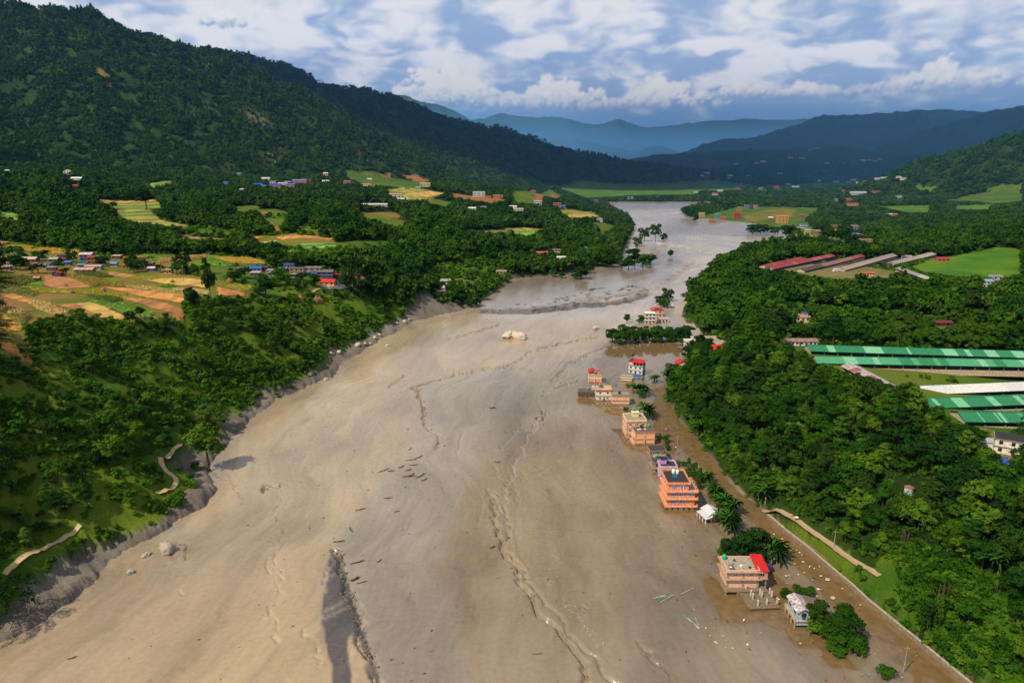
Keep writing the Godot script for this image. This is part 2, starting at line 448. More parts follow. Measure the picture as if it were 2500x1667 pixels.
func noise_tex(seed_: int, freq: float, a: Color, b: Color, size := 512, octaves := 4, normal := 0.0, kind := FastNoiseLite.TYPE_SIMPLEX_SMOOTH) -> ImageTexture:
	var f := FastNoiseLite.new()
	f.seed = seed_
	f.frequency = freq
	f.noise_type = kind
	f.fractal_octaves = octaves
	var im := f.get_seamless_image(size, size)
	im.convert(Image.FORMAT_RGBA8)
	if normal > 0.0:
		im.bump_map_to_normal_map(normal)
	else:
		var d := im.get_data()
		var n := size * size
		for i in n:
			var t := d[i * 4] / 255.0
			var c := a.lerp(b, t)
			d[i * 4] = int(c.r * 255.0)
			d[i * 4 + 1] = int(c.g * 255.0)
			d[i * 4 + 2] = int(c.b * 255.0)
		im = Image.create_from_data(size, size, false, Image.FORMAT_RGBA8, d)
	return ImageTexture.create_from_image(im)

func world_mapped(m: StandardMaterial3D, metres: float) -> StandardMaterial3D:
	m.uv1_triplanar = true
	m.uv1_world_triplanar = true
	m.uv1_scale = Vector3.ONE / metres
	return m

# ---------------------------------------------------------------- what grows where
func make_cover() -> void:
	cover.resize(CA * CB)
	cover.fill(FOREST)
	sight.resize(CA * CB)
	# slopes with bushes rather than trees
	paint_cover(SHRUB, [Vector2(-141.7,-164.0),Vector2(-134.1,-205.2),Vector2(-122.2,-224.9),Vector2(-119.1,-255.4),Vector2(-128.0,-268.6),Vector2(-134.6,-313.9),Vector2(-130.8,-367.2),Vector2(-119.5,-397.4),Vector2(-108.5,-428.0),Vector2(-78.6,-563.9),Vector2(-80.5,-581.2),Vector2(-107.1,-565.1),Vector2(-138.3,-519.3),Vector2(-167.5,-487.3),Vector2(-191.0,-395.9),Vector2(-178.9,-368.5),Vector2(-204.6,-372.5),Vector2(-223.1,-322.4),Vector2(-188.3,-260.3),Vector2(-199.4,-253.8)])
	paint_cover(SHRUB, [Vector2(-88.5,-616.3),Vector2(-83.0,-746.1),Vector2(-47.5,-783.3),Vector2(2.0,-777.3),Vector2(-31.4,-645.9),Vector2(-68.9,-611.0)])
	paint_cover(SHRUB, [Vector2(97.9,-236.8),Vector2(107.3,-210.4),Vector2(113.3,-190.8),Vector2(122.0,-163.7),Vector2(127.5,-145.9),Vector2(124.6,-141.0),Vector2(117.0,-153.8),Vector2(109.3,-181.5),Vector2(104.2,-209.2)])
	paint_cover(SHRUB, [Vector2(113.3,-190.8),Vector2(122.0,-163.7),Vector2(127.5,-145.9),Vector2(139.4,-165.3),Vector2(130.9,-179.9),Vector2(123.3,-201.0)])
	paint_cover(SHRUB, [Vector2(159.8,-559.5),Vector2(183.6,-546.2),Vector2(327.3,-431.9),Vector2(293.4,-383.3),Vector2(188.7,-401.0),Vector2(152.2,-448.6)])
	# open ground
	paint_cover(SPARSE, [Vector2(-636.9,-1814.9),Vector2(-613.3,-1891.8),Vector2(-573.2,-1891.0),Vector2(-580.2,-1778.0),Vector2(-604.4,-1734.4)])
	paint_cover(SPARSE, [Vector2(-771.7,-2030.9),Vector2(-735.0,-2101.0),Vector2(-682.1,-2069.5),Vector2(-657.7,-1960.0),Vector2(-715.4,-1937.3)])
	paint_cover(SPARSE, [Vector2(-969.3,-1754.0),Vector2(-939.1,-1767.3),Vector2(-921.8,-1761.5),Vector2(-948.5,-1740.7)])
	paint_cover(FIELD, [Vector2(-1083.4,-1942.9),Vector2(-1066.8,-1957.9),Vector2(-1053.2,-1921.2),Vector2(-1071.0,-1917.6)])
	paint_cover(SPARSE, [Vector2(-1177.7,-1882.7),Vector2(-1154.9,-1883.6),Vector2(-1145.1,-1858.2),Vector2(-1157.2,-1852.3)])
	paint_cover(SOIL, [Vector2(-1045.6,-1881.4),Vector2(-1031.9,-1893.0),Vector2(-1023.1,-1866.5),Vector2(-1034.6,-1862.6)])
	paint_cover(SPARSE, [Vector2(-859.5,-1908.1),Vector2(-807.1,-2013.6),Vector2(-788.7,-1940.6),Vector2(-834.3,-1873.9)])
	paint_cover(SPARSE, [Vector2(-1027.1,-1524.4),Vector2(-982.0,-1513.0),Vector2(-902.4,-1468.4),Vector2(-911.1,-1445.6),Vector2(-998.7,-1497.5)])
	paint_cover(SOIL, [Vector2(-453.1,-2124.9),Vector2(-447.5,-2142.8),Vector2(-435.3,-2073.9),Vector2(-440.7,-2064.9)])
	paint_cover(SPARSE, [Vector2(-522.9,-2154.9),Vector2(-464.4,-2207.1),Vector2(-450.0,-2156.2),Vector2(-499.5,-2109.1)])
	paint_cover(GRASS, [Vector2(-218.2,-658.5),Vector2(-185.2,-708.9),Vector2(-136.4,-788.2),Vector2(-129.0,-743.7),Vector2(-163.3,-654.7),Vector2(-205.1,-629.9)])
	paint_cover(GRASS, [Vector2(-505.1,-683.0),Vector2(-473.9,-651.4),Vector2(-414.3,-620.4),Vector2(-342.3,-584.7),Vector2(-324.0,-609.1),Vector2(-264.2,-622.2),Vector2(-214.8,-602.3),Vector2(-199.0,-555.9),Vector2(-130.8,-580.0),Vector2(-124.7,-556.2),Vector2(-148.4,-508.9),Vector2(-154.5,-488.9),Vector2(-177.5,-472.6),Vector2(-188.7,-436.8),Vector2(-204.5,-425.3),Vector2(-185.9,-383.7),Vector2(-196.3,-370.3),Vector2(-204.2,-352.8),Vector2(-209.8,-346.9),Vector2(-227.5,-341.5),Vector2(-229.7,-331.1),Vector2(-227.9,-313.3),Vector2(-212.1,-295.1),Vector2(-208.2,-279.2),Vector2(-196.6,-276.0),Vector2(-206.6,-273.1),Vector2(-204.1,-260.5)])
	paint_cover(FIELD, [Vector2(-430.8,-577.8),Vector2(-400.3,-592.0),Vector2(-336.9,-584.5),Vector2(-321.9,-605.1),Vector2(-264.2,-622.2),Vector2(-214.8,-602.3),Vector2(-217.5,-571.8),Vector2(-254.1,-551.4),Vector2(-238.0,-496.9),Vector2(-179.8,-479.3),Vector2(-178.7,-458.3),Vector2(-188.7,-436.8),Vector2(-204.5,-425.3),Vector2(-185.9,-383.7),Vector2(-196.3,-370.3),Vector2(-204.2,-352.8),Vector2(-209.8,-346.9),Vector2(-227.5,-341.5),Vector2(-229.7,-331.1),Vector2(-227.9,-313.3),Vector2(-212.1,-295.1),Vector2(-208.2,-279.2),Vector2(-196.6,-276.0),Vector2(-206.6,-273.1),Vector2(-204.1,-260.5)])
	paint_cover(FIELD, [Vector2(-610.2,-1035.1),Vector2(-575.2,-1135.5),Vector2(-535.1,-1072.5),Vector2(-503.6,-1021.5),Vector2(-517.5,-1007.9),Vector2(-453.2,-895.3),Vector2(-374.4,-809.7),Vector2(-362.5,-771.4),Vector2(-395.8,-797.2),Vector2(-446.8,-832.7),Vector2(-482.8,-857.7),Vector2(-543.5,-965.4),Vector2(-592.2,-999.3)])
	paint_cover(FIELD, [Vector2(-670.8,-1303.3),Vector2(-663.2,-1398.5),Vector2(-632.8,-1313.7),Vector2(-633.9,-1239.7)])
	paint_cover(PADDY, [Vector2(-613.1,-837.3),Vector2(-578.7,-824.9),Vector2(-553.7,-792.7),Vector2(-543.1,-769.1),Vector2(-578.7,-787.9)])
	paint_cover(FIELD, [Vector2(-355.0,-739.6),Vector2(-324.5,-726.8),Vector2(-288.1,-721.6),Vector2(-284.3,-703.3),Vector2(-313.5,-704.8),Vector2(-336.3,-702.4)])
	paint_cover(FIELD, [Vector2(-282.9,-743.2),Vector2(-188.0,-739.7),Vector2(-180.1,-713.5),Vector2(-211.0,-682.0),Vector2(-259.0,-703.6)])
	paint_cover(PADDY, [Vector2(-218.0,-684.5),Vector2(-203.0,-703.5),Vector2(-180.7,-716.2),Vector2(-173.0,-678.1),Vector2(-207.0,-668.4)])
	paint_cover(GRASS, [Vector2(-234.9,-764.5),Vector2(-240.3,-820.8),Vector2(-216.6,-779.4),Vector2(-200.5,-736.6),Vector2(-228.2,-729.8)])
	paint_cover(GRASS, [Vector2(-352.8,-971.2),Vector2(-333.3,-991.4),Vector2(-296.3,-942.3),Vector2(-256.3,-788.7),Vector2(-267.4,-789.7),Vector2(-297.3,-835.4)])
	paint_cover(SOIL, [Vector2(-294.8,-833.5),Vector2(-289.3,-834.0),Vector2(-253.3,-767.7),Vector2(-244.7,-740.1),Vector2(-261.7,-766.6)])
	paint_cover(SOIL, [Vector2(-338.6,-931.2),Vector2(-334.0,-954.4),Vector2(-313.2,-899.4),Vector2(-326.6,-902.9)])
	paint_cover(FIELD, [Vector2(-247.4,-1386.4),Vector2(-228.9,-1487.0),Vector2(-134.4,-1457.2),Vector2(-148.4,-1268.6),Vector2(-177.2,-1214.5),Vector2(-224.6,-1304.6)])
	paint_cover(GRASS, [Vector2(-456.0,-1928.3),Vector2(-390.1,-2024.9),Vector2(-240.1,-2030.3),Vector2(-190.6,-1495.3),Vector2(-246.3,-1473.5),Vector2(-299.3,-1430.1)])
	paint_cover(FIELD, [Vector2(-225.3,-1022.7),Vector2(-182.1,-1079.1),Vector2(-161.3,-1035.8),Vector2(-193.8,-933.7)])
	paint_cover(SOIL, [Vector2(-127.7,-1454.8),Vector2(-87.3,-1425.6),Vector2(-7.7,-1329.6),Vector2(-36.2,-1291.6),Vector2(-113.9,-1363.9)])
	paint_cover(FIELD, [Vector2(-66.7,-1001.3),Vector2(18.5,-1115.8),Vector2(53.7,-1118.6),Vector2(29.1,-1041.6),Vector2(-17.6,-1024.8)])
	paint_cover(FIELD, [Vector2(84.7,-1292.2),Vector2(193.3,-1654.5),Vector2(185.4,-1471.2),Vector2(107.0,-1245.4)])
	paint_cover(GRASS, [Vector2(146.4,-1297.2),Vector2(178.1,-1361.8),Vector2(201.9,-1336.0),Vector2(148.8,-1151.6)])
	paint_cover(GRASS, [Vector2(1.3,-1492.7),Vector2(160.8,-2981.8),Vector2(175.3,-2441.6),Vector2(41.5,-1295.0),Vector2(4.0,-1287.5)])
	paint_cover(SOIL, [Vector2(43.0,-1344.5),Vector2(146.7,-2608.8),Vector2(163.0,-2304.6),Vector2(53.8,-1314.4)])
	paint_cover(SOIL, [Vector2(-381.8,-1979.0),Vector2(-355.1,-2081.4),Vector2(-338.2,-2030.1),Vector2(-370.8,-1989.4)])
	paint_cover(SOIL, [Vector2(-330.8,-2084.5),Vector2(-284.6,-2098.4),Vector2(-234.8,-2022.6),Vector2(-256.2,-2015.0)])
	paint_cover(PADDY, [Vector2(209.2,-3114.7),Vector2(321.6,-3283.4),Vector2(978.8,-3773.2),Vector2(716.6,-2749.8),Vector2(454.8,-2649.9),Vector2(257.9,-2452.4),Vector2(219.6,-2885.5)])
	paint_cover(PADDY, [Vector2(730.8,-3618.9),Vector2(1117.4,-3854.1),Vector2(1265.0,-3733.5),Vector2(926.9,-2959.3),Vector2(556.8,-2746.5)])
	paint_cover(SPARSE, [Vector2(815.5,-3084.8),Vector2(1272.0,-3356.5),Vector2(1305.4,-2926.6),Vector2(905.3,-2377.4),Vector2(698.2,-2591.2)])
	paint_cover(PADDY, [Vector2(1047.2,-2017.1),Vector2(1148.7,-1925.6),Vector2(998.6,-1682.6),Vector2(955.6,-1705.7)])
	paint_cover(PADDY, [Vector2(1153.5,-1831.1),Vector2(1196.6,-1752.5),Vector2(1113.2,-1632.9),Vector2(1079.3,-1711.1)])
	paint_cover(PADDY, [Vector2(407.7,-712.7),Vector2(490.5,-803.8),Vector2(551.8,-837.9),Vector2(613.1,-873.4),Vector2(616.5,-836.8),Vector2(476.2,-640.0),Vector2(453.3,-630.1),Vector2(412.0,-653.4)])
	paint_cover(PADDY, [Vector2(1377.1,-2428.4),Vector2(1412.7,-2354.5),Vector2(1380.1,-2330.6),Vector2(1359.2,-2384.5)])
	paint_cover(GRASS, [Vector2(1314.5,-2143.4),Vector2(1503.8,-2185.6),Vector2(1542.5,-2139.5),Vector2(1262.4,-1742.6),Vector2(1209.5,-1749.1)])
	paint_cover(YARD, [Vector2(263.6,-744.6),Vector2(316.0,-766.7),Vector2(375.1,-745.2),Vector2(391.3,-697.3),Vector2(353.3,-640.7),Vector2(287.2,-636.3)])
	paint_cover(GRASS, [Vector2(401.0,-1565.3),Vector2(652.6,-2015.0),Vector2(857.2,-1949.8),Vector2(667.2,-1592.2),Vector2(578.2,-1345.7),Vector2(580.8,-1138.9),Vector2(522.5,-1095.9),Vector2(521.6,-1355.5),Vector2(495.6,-1500.8),Vector2(414.4,-1486.1)])
	paint_cover(FIELD, [Vector2(672.5,-1868.5),Vector2(772.0,-1909.8),Vector2(658.9,-1643.5),Vector2(508.6,-1499.6),Vector2(547.2,-1661.1)])
	paint_cover(GRASS, [Vector2(159.1,-398.4),Vector2(288.6,-376.4),Vector2(194.8,-245.2),Vector2(196.5,-265.4),Vector2(183.4,-267.2),Vector2(186.0,-311.5),Vector2(157.9,-318.0),Vector2(157.2,-345.8)])
	paint_cover(YARD, [Vector2(196.4,-270.6),Vector2(203.4,-257.2),Vector2(184.2,-230.8),Vector2(183.0,-245.5)])
	paint_cover(GRASS, [Vector2(-386.7,-793.1),Vector2(-367.8,-811.1),Vector2(-314.1,-780.5),Vector2(-290.0,-748.7),Vector2(-330.8,-745.5)])
	paint_cover(GRASS, [Vector2(-410.6,-1030.2),Vector2(-375.7,-1036.2),Vector2(-335.8,-929.2),Vector2(-365.9,-936.5)])
	paint_cover(GRASS, [Vector2(-152.2,-1302.7),Vector2(-108.2,-1294.3),Vector2(-111.9,-1206.8),Vector2(-145.0,-1215.4)])
	paint_cover(SHRUB, [Vector2(-65.1,-805.9),Vector2(-31.4,-832.9),Vector2(-2.9,-797.4),Vector2(-30.0,-744.4),Vector2(-47.3,-751.8)])
	paint_cover(GRASS, [Vector2(-193.4,-986.5),Vector2(-148.0,-1007.3),Vector2(-143.8,-919.8),Vector2(-174.4,-907.8)])
	# the raw banks of mud
	paint_cover(MUD, [Vector2(-146.2,-171.4),Vector2(-144.4,-178.2),Vector2(-142.2,-197.9),Vector2(-138.2,-216.8),Vector2(-126.8,-227.9),Vector2(-119.6,-227.9),Vector2(-118.1,-235.5),Vector2(-129.7,-259.5),Vector2(-136.4,-261.6),Vector2(-143.6,-267.6),Vector2(-143.1,-282.8),Vector2(-130.4,-271.5),Vector2(-132.6,-296.2),Vector2(-141.6,-317.4),Vector2(-144.9,-316.9),Vector2(-133.1,-372.4),Vector2(-117.2,-399.7),Vector2(-110.7,-375.1),Vector2(-124.2,-350.6),Vector2(-132.4,-318.9),Vector2(-127.8,-276.2),Vector2(-112.7,-241.3),Vector2(-117.4,-224.6),Vector2(-130.5,-211.0),Vector2(-134.5,-206.8),Vector2(-130.7,-196.7),Vector2(-127.4,-187.7),Vector2(-131.1,-171.7),Vector2(-137.9,-158.6)])
	paint_cover(MUD, [Vector2(-140.0,-341.3),Vector2(-138.7,-371.3),Vector2(-124.3,-401.6),Vector2(-121.3,-408.1),Vector2(-120.5,-451.6),Vector2(-105.7,-494.4),Vector2(-77.4,-593.2),Vector2(-69.3,-618.4),Vector2(-64.3,-596.8),Vector2(-100.3,-466.4),Vector2(-114.0,-420.6),Vector2(-99.8,-393.2),Vector2(-119.0,-381.6),Vector2(-123.6,-350.8)])
	for j in CB:
		var f := exp(CB0 + (j + 0.5) / CB * (CB1 - CB0))
		if f > 640.0:
			break
		for i in CA / 2:
			var x := (A0 + (i + 0.5) / CA * (A1 - A0)) * f
			var sd := bank(x, f)
			var wide := (13.0 if f < 212.0 else (5.0 if f < 268.0 else (10.0 if f < 420.0 else 8.0))) + n_small.get_noise_2d(x * 0.7, f * 0.7) * 6.0
			if sd > -4.0 and sd < wide:
				cover[j * CA + i] = MUD
	paint_cover(MUD, [Vector2(-85.2,-580.5),Vector2(-65.9,-599.7),Vector2(-44.8,-613.7),Vector2(-31.4,-628.5),Vector2(-24.0,-588.2),Vector2(-63.6,-575.8),Vector2(-91.0,-501.3),Vector2(-107.0,-466.9),Vector2(-121.6,-439.2),Vector2(-124.2,-450.6),Vector2(-110.2,-482.3),Vector2(-96.9,-537.4)])

# linear base colours of the ground
func ground_color(c: int, x: float, f: float, sd: float) -> Color:
	var n := n_small.get_noise_2d(x * 1.3, f * 1.3)
	var m := n_mid.get_noise_2d(x + 900.0, f)
	match c:
		SHRUB:
			return Color(0.040, 0.110, 0.007).lerp(Color(0.110, 0.165, 0.012), clampf(0.6 + m * 1.4 + n * 0.7, 0, 1))
		GRASS:
			return Color(0.050, 0.130, 0.009).lerp(Color(0.12, 0.165, 0.016), clampf(0.4 + m * 1.3 + n * 0.5, 0, 1))
		FIELD:
			return Color(0.125, 0.155, 0.016).lerp(Color(0.26, 0.17, 0.045), clampf(0.45 + m * 1.6 + n * 0.6, 0, 1))
		PADDY:
			return Color(0.045, 0.165, 0.010).lerp(Color(0.12, 0.22, 0.012), clampf(0.4 + m * 1.3 + n * 0.4, 0, 1))
		SOIL:
			return Color(0.34, 0.125, 0.045).lerp(Color(0.24, 0.16, 0.06), clampf(0.35 + m * 1.3 + n * 1.2, 0, 1))
		YARD:
			return Color(0.14, 0.16, 0.040).lerp(Color(0.24, 0.19, 0.09), clampf(0.4 + m * 1.3 + n * 1.0, 0, 1))
		SPARSE:
			return Color(0.045, 0.085, 0.03).lerp(Color(0.13, 0.13, 0.06), clampf(0.4 + m * 1.3 + n * 0.6, 0, 1))
		MUD:
			return Color(0.225, 0.198, 0.162).lerp(Color(0.145, 0.126, 0.104), clampf(0.5 + m * 1.0 + n * 1.3, 0, 1))
	var g := Color(0.012, 0.036, 0.005).lerp(Color(0.034, 0.066, 0.008), clampf(0.5 + m * 1.4 + n * 0.8, 0, 1))
	if sd < 1.0:
		g = Color(0.16, 0.13, 0.09)
	return g

func make_terrain() -> void:
	var na := 620
	var nb := 640
	var b0 := log(92.0)
	var b1 := log(31000.0)
	var v := PackedVector3Array()
	var col := PackedColorArray()
	v.resize(na * nb)
	col.resize(na * nb)
	var keep := PackedByteArray()
	keep.resize(na * nb)
	for j in nb:
		var f := exp(b0 + (b1 - b0) * pow(float(j) / (nb - 1), 1.12))
		for i in na:
			var x := (-1.15 + 2.3 * i / (na - 1)) * f
			var sd := bank(x, f)
			var k := j * na + i
			v[k] = Vector3(x, ground(x, f), -f)
			keep[k] = 1 if sd > -8.0 else 0
			col[k] = ground_color(cover_at(x, f), x, f, sd)
	var idx := PackedInt32Array()
	for j in nb - 1:
		for i in na - 1:
			var k := j * na + i
			if keep[k] + keep[k + 1] + keep[k + na] + keep[k + na + 1] == 0:
				continue
			idx.append_array([k, k + na, k + 1, k + 1, k + na, k + na + 1])
	var m := StandardMaterial3D.new()
	m.vertex_color_use_as_albedo = true
	m.roughness = 0.95
	m.metallic_specular = 0.25
	m.albedo_texture = noise_tex(31, 0.03, Color(0.62, 0.62, 0.6), Color(1, 1, 1), 512, 5)
	m.normal_enabled = true
	m.normal_texture = noise_tex(32, 0.05, Color.BLACK, Color.WHITE, 512, 5, 6.0)
	m.normal_scale = 0.8
	world_mapped(m, 14.0)
	tag(part("terrain", grid_mesh(v, col, idx), m, self), "", "", "", "structure")

func grid_mesh(v: PackedVector3Array, col: PackedColorArray, idx: PackedInt32Array) -> ArrayMesh:
	var arr := []
	arr.resize(Mesh.ARRAY_MAX)
	arr[Mesh.ARRAY_VERTEX] = v
	if col.size():
		arr[Mesh.ARRAY_COLOR] = col
	arr[Mesh.ARRAY_INDEX] = idx
	var st := SurfaceTool.new()
	st.create_from_arrays(arr)
	st.generate_normals()
	return st.commit()

# ---------------------------------------------------------------- the river bed
const ZA := 560
const ZB := 560
var zone := PackedFloat32Array()   # r, g, b, height
var zb0 := log(112.0)
var zb1 := log(3400.0)

func paint_zone(c: Color, h: float, pts: Array) -> void:
	var poly := PackedVector2Array()
	var lo := Vector2(1e9, 1e9)
	var hi := -lo
	for p in pts:
		var q := Vector2((p.x / -p.y + 1.1) / 2.2 * ZA, (log(-p.y) - zb0) / (zb1 - zb0) * ZB)
		poly.append(q)
		lo = lo.min(q)
		hi = hi.max(q)
	for j in range(maxi(0, int(lo.y)), mini(ZB - 1, int(hi.y) + 1) + 1):
		for i in range(maxi(0, int(lo.x)), mini(ZA - 1, int(hi.x) + 1) + 1):
			if Geometry2D.is_point_in_polygon(Vector2(i + 0.5, j + 0.5), poly):
				var k := (j * ZA + i) * 4
				zone[k] = c.r
				zone[k + 1] = c.g
				zone[k + 2] = c.b
				zone[k + 3] = h

func blur_zone(wide := 1) -> void:
	for axis in 2:
		var step := (4 if axis == 0 else ZA * 4) * wide
		var src := zone.duplicate()
		for j in range(wide, ZB - wide):
			for i in range(wide, ZA - wide):
				var k := (j * ZA + i) * 4
				for q in 4:
					zone[k + q] = (src[k + q] * 2.0 + src[k + q + step] + src[k + q - step]) * 0.25

var mud_v := PackedVector3Array()
var mud_c := PackedColorArray()
const MU := 540
const MV := 780
var mb0 := log(118.0)
var mb1 := log(3350.0)

func mud_row(f: float) -> float:
	return pow((log(f) - mb0) / (mb1 - mb0), 1.0 / 1.1) * (MV - 1)

func crack(pts: Array, wide: float, deep: float, dark: float, wander := 1.0, lip := 0.0) -> void:
	# a torn channel in the mud along a line, with the soft lip that the flow leaves beside it
	for s in pts.size() - 1:
		var p: Vector2 = pts[s]
		var q: Vector2 = pts[s + 1]
		var far := -minf(p.y, q.y)
		var step := maxf(0.5, far * 0.0022)
		var n := maxi(1, int(p.distance_to(q) / step))
		for t in n:
			var c := p.lerp(q, float(t) / n)
			var sc := maxf(1.0, -c.y / 350.0)
			c += Vector2(n_small.get_noise_2d(c.x * 1.6, c.y * 1.6), n_small.get_noise_2d(c.y * 1.6, c.x * 1.6 + 77.0)) * 4.5 * wander * sc
			var w := wide * 1.35 * (0.6 + 0.8 * absf(n_small.get_noise_2d(c.x * 2.5 + 50.0, c.y * 2.5))) * maxf(1.0, sc * 0.8)
			var f := -c.y
			var jj := mud_row(f)
			var cell_f: float = f * 0.0045
			var l := edge_l[int(f)] - 8.0
			var r := edge_r[int(f)] + 8.0
			var cell_x: float = (r - l) / (MU - 1)
			var ii := (c.x - l) / cell_x
			var rj := int(w * 2.2 / cell_f) + 1
			var ri := int(w * 2.2 / cell_x) + 1
			for j in range(maxi(0, int(jj) - rj), mini(MV - 1, int(jj) + rj + 1) + 1):
				for i in range(maxi(0, int(ii) - ri), mini(MU - 1, int(ii) + ri + 1) + 1):
					var k := j * MU + i
					var dx := mud_v[k].x - c.x
					var dz := mud_v[k].z - c.y
					var d := sqrt(dx * dx + dz * dz) / w
					if d < 2.2:
						var g := exp(-d * d * 2.0)
						var y0 := mud_c[k].a
						var lipv := lip * exp(-(d - 1.4) * (d - 1.4) * 6.0)
						mud_v[k].y = minf(mud_v[k].y, y0 - deep * 2.0 * g + lipv * 0.2)

func make_mud() -> void:
	var grey := Color(0.212, 0.182, 0.144)
	var tan := Color(0.278, 0.220, 0.142)
	var brown := Color(0.188, 0.149, 0.102)
	var pale := Color(0.31, 0.265, 0.215)
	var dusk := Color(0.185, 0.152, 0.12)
	zone.resize(ZA * ZB * 4)
	for i in ZA * ZB:
		zone[i * 4] = grey.r
		zone[i * 4 + 1] = grey.g
		zone[i * 4 + 2] = grey.b
		zone[i * 4 + 3] = 0.28
	paint_zone(pale, 0.25, [Vector2(374.9,-2987.0),Vector2(1330.6,-2987.0),Vector2(417.4,-913.6),Vector2(257.8,-774.8),Vector2(154.9,-629.1),Vector2(71.1,-488.0),Vector2(-26.0,-527.9),Vector2(-32.6,-671.4),Vector2(39.3,-838.7),Vector2(140.7,-913.6)])
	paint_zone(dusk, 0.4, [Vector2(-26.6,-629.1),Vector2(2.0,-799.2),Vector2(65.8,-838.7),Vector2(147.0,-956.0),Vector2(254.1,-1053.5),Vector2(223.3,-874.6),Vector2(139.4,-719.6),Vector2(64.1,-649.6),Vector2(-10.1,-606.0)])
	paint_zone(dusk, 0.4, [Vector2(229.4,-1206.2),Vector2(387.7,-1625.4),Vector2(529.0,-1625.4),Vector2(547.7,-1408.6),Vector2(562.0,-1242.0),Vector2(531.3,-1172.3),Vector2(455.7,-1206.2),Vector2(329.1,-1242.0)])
	paint_zone(Color(0.17, 0.155, 0.14), 0.6, [Vector2(306.3,-2561.1),Vector2(1025.9,-2757.9),Vector2(796.8,-2288.3),Vector2(488.6,-1953.9),Vector2(302.9,-1852.1),Vector2(263.6,-1990.4)])  # far bank lies in shadow: its shade is painted into the mud colour
	paint_zone(tan, 0.3, [Vector2(-148.8,-131.6),Vector2(-160.9,-145.1),Vector2(-142.0,-164.4),Vector2(-134.8,-206.5),Vector2(-123.0,-226.4),Vector2(-117.1,-259.2),Vector2(-131.0,-294.1),Vector2(-131.4,-369.0),Vector2(-107.5,-412.1),Vector2(-109.6,-432.8),Vector2(-79.9,-574.3),Vector2(-44.8,-600.5),Vector2(8.8,-566.0),Vector2(80.7,-558.0),Vector2(123.3,-591.5),Vector2(103.9,-527.9),Vector2(67.2,-481.9),Vector2(29.9,-437.8),Vector2(-7.4,-430.9),Vector2(-55.7,-389.8),Vector2(-45.5,-338.4),Vector2(-48.4,-289.3),Vector2(-58.3,-242.7),Vector2(-61.8,-216.1),Vector2(-59.5,-192.9),Vector2(-53.5,-169.9),Vector2(-43.2,-149.8),Vector2(-36.4,-129.2)])
	paint_zone(Color(0.150, 0.118, 0.078), 0.06, [Vector2(92.3,-255.4),Vector2(97.3,-235.3),Vector2(104.5,-210.0),Vector2(108.0,-184.0),Vector2(114.7,-157.5),Vector2(123.6,-129.2),Vector2(80.9,-129.2),Vector2(74.0,-160.9),Vector2(60.5,-175.7),Vector2(55.3,-202.7),Vector2(63.5,-237.6),Vector2(61.1,-275.7),Vector2(55.3,-338.4),Vector2(39.1,-358.2),Vector2(51.2,-423.2),Vector2(71.1,-488.0),Vector2(125.1,-488.0),Vector2(109.6,-423.2),Vector2(89.2,-380.3)])
	paint_zone(brown, 0.32, [Vector2(-2.6,-129.2),Vector2(-14.0,-164.4),Vector2(-25.3,-202.7),Vector2(-17.6,-267.2),Vector2(5.1,-314.8),Vector2(35.5,-344.8),Vector2(47.6,-314.8),Vector2(59.4,-267.2),Vector2(58.7,-231.1),Vector2(54.1,-197.7),Vector2(59.9,-173.7),Vector2(70.4,-157.5),Vector2(76.9,-129.2)])
	paint_zone(grey, 0.3, [Vector2(-55.7,-389.8),Vector2(-7.4,-430.9),Vector2(29.9,-437.8),Vector2(43.8,-405.0),Vector2(35.5,-344.8),Vector2(5.1,-314.8),Vector2(-14.7,-284.6),Vector2(-21.9,-231.1),Vector2(-27.6,-197.7),Vector2(-21.3,-164.4),Vector2(-11.5,-129.2),Vector2(-27.4,-129.2),Vector2(-38.7,-160.9),Vector2(-50.9,-188.3),Vector2(-58.1,-213.3),Vector2(-52.8,-259.2),Vector2(-41.6,-314.8)])
	for k in [1, 2, 3, 2, 1]:
		blur_zone(k)
	paint_zone(Color(0.222, 0.204, 0.180), 0.12, [Vector2(30.2,-643.1),Vector2(66.5,-682.7),Vector2(95.1,-722.4),Vector2(149.4,-793.9),Vector2(200.5,-860.2),Vector2(206.3,-834.9),Vector2(145.5,-717.8),Vector2(111.0,-666.3),Vector2(62.5,-639.4),Vector2(32.0,-617.9)])
	paint_zone(Color(0.105, 0.092, 0.080), 0.3, [Vector2(-27.6,-607.7),Vector2(17.6,-615.9),Vector2(62.0,-634.3),Vector2(109.3,-655.3),Vector2(140.1,-698.0),Vector2(140.3,-682.7),Vector2(106.0,-634.3),Vector2(60.5,-617.2),Vector2(16.9,-588.2),Vector2(-24.0,-588.2)])
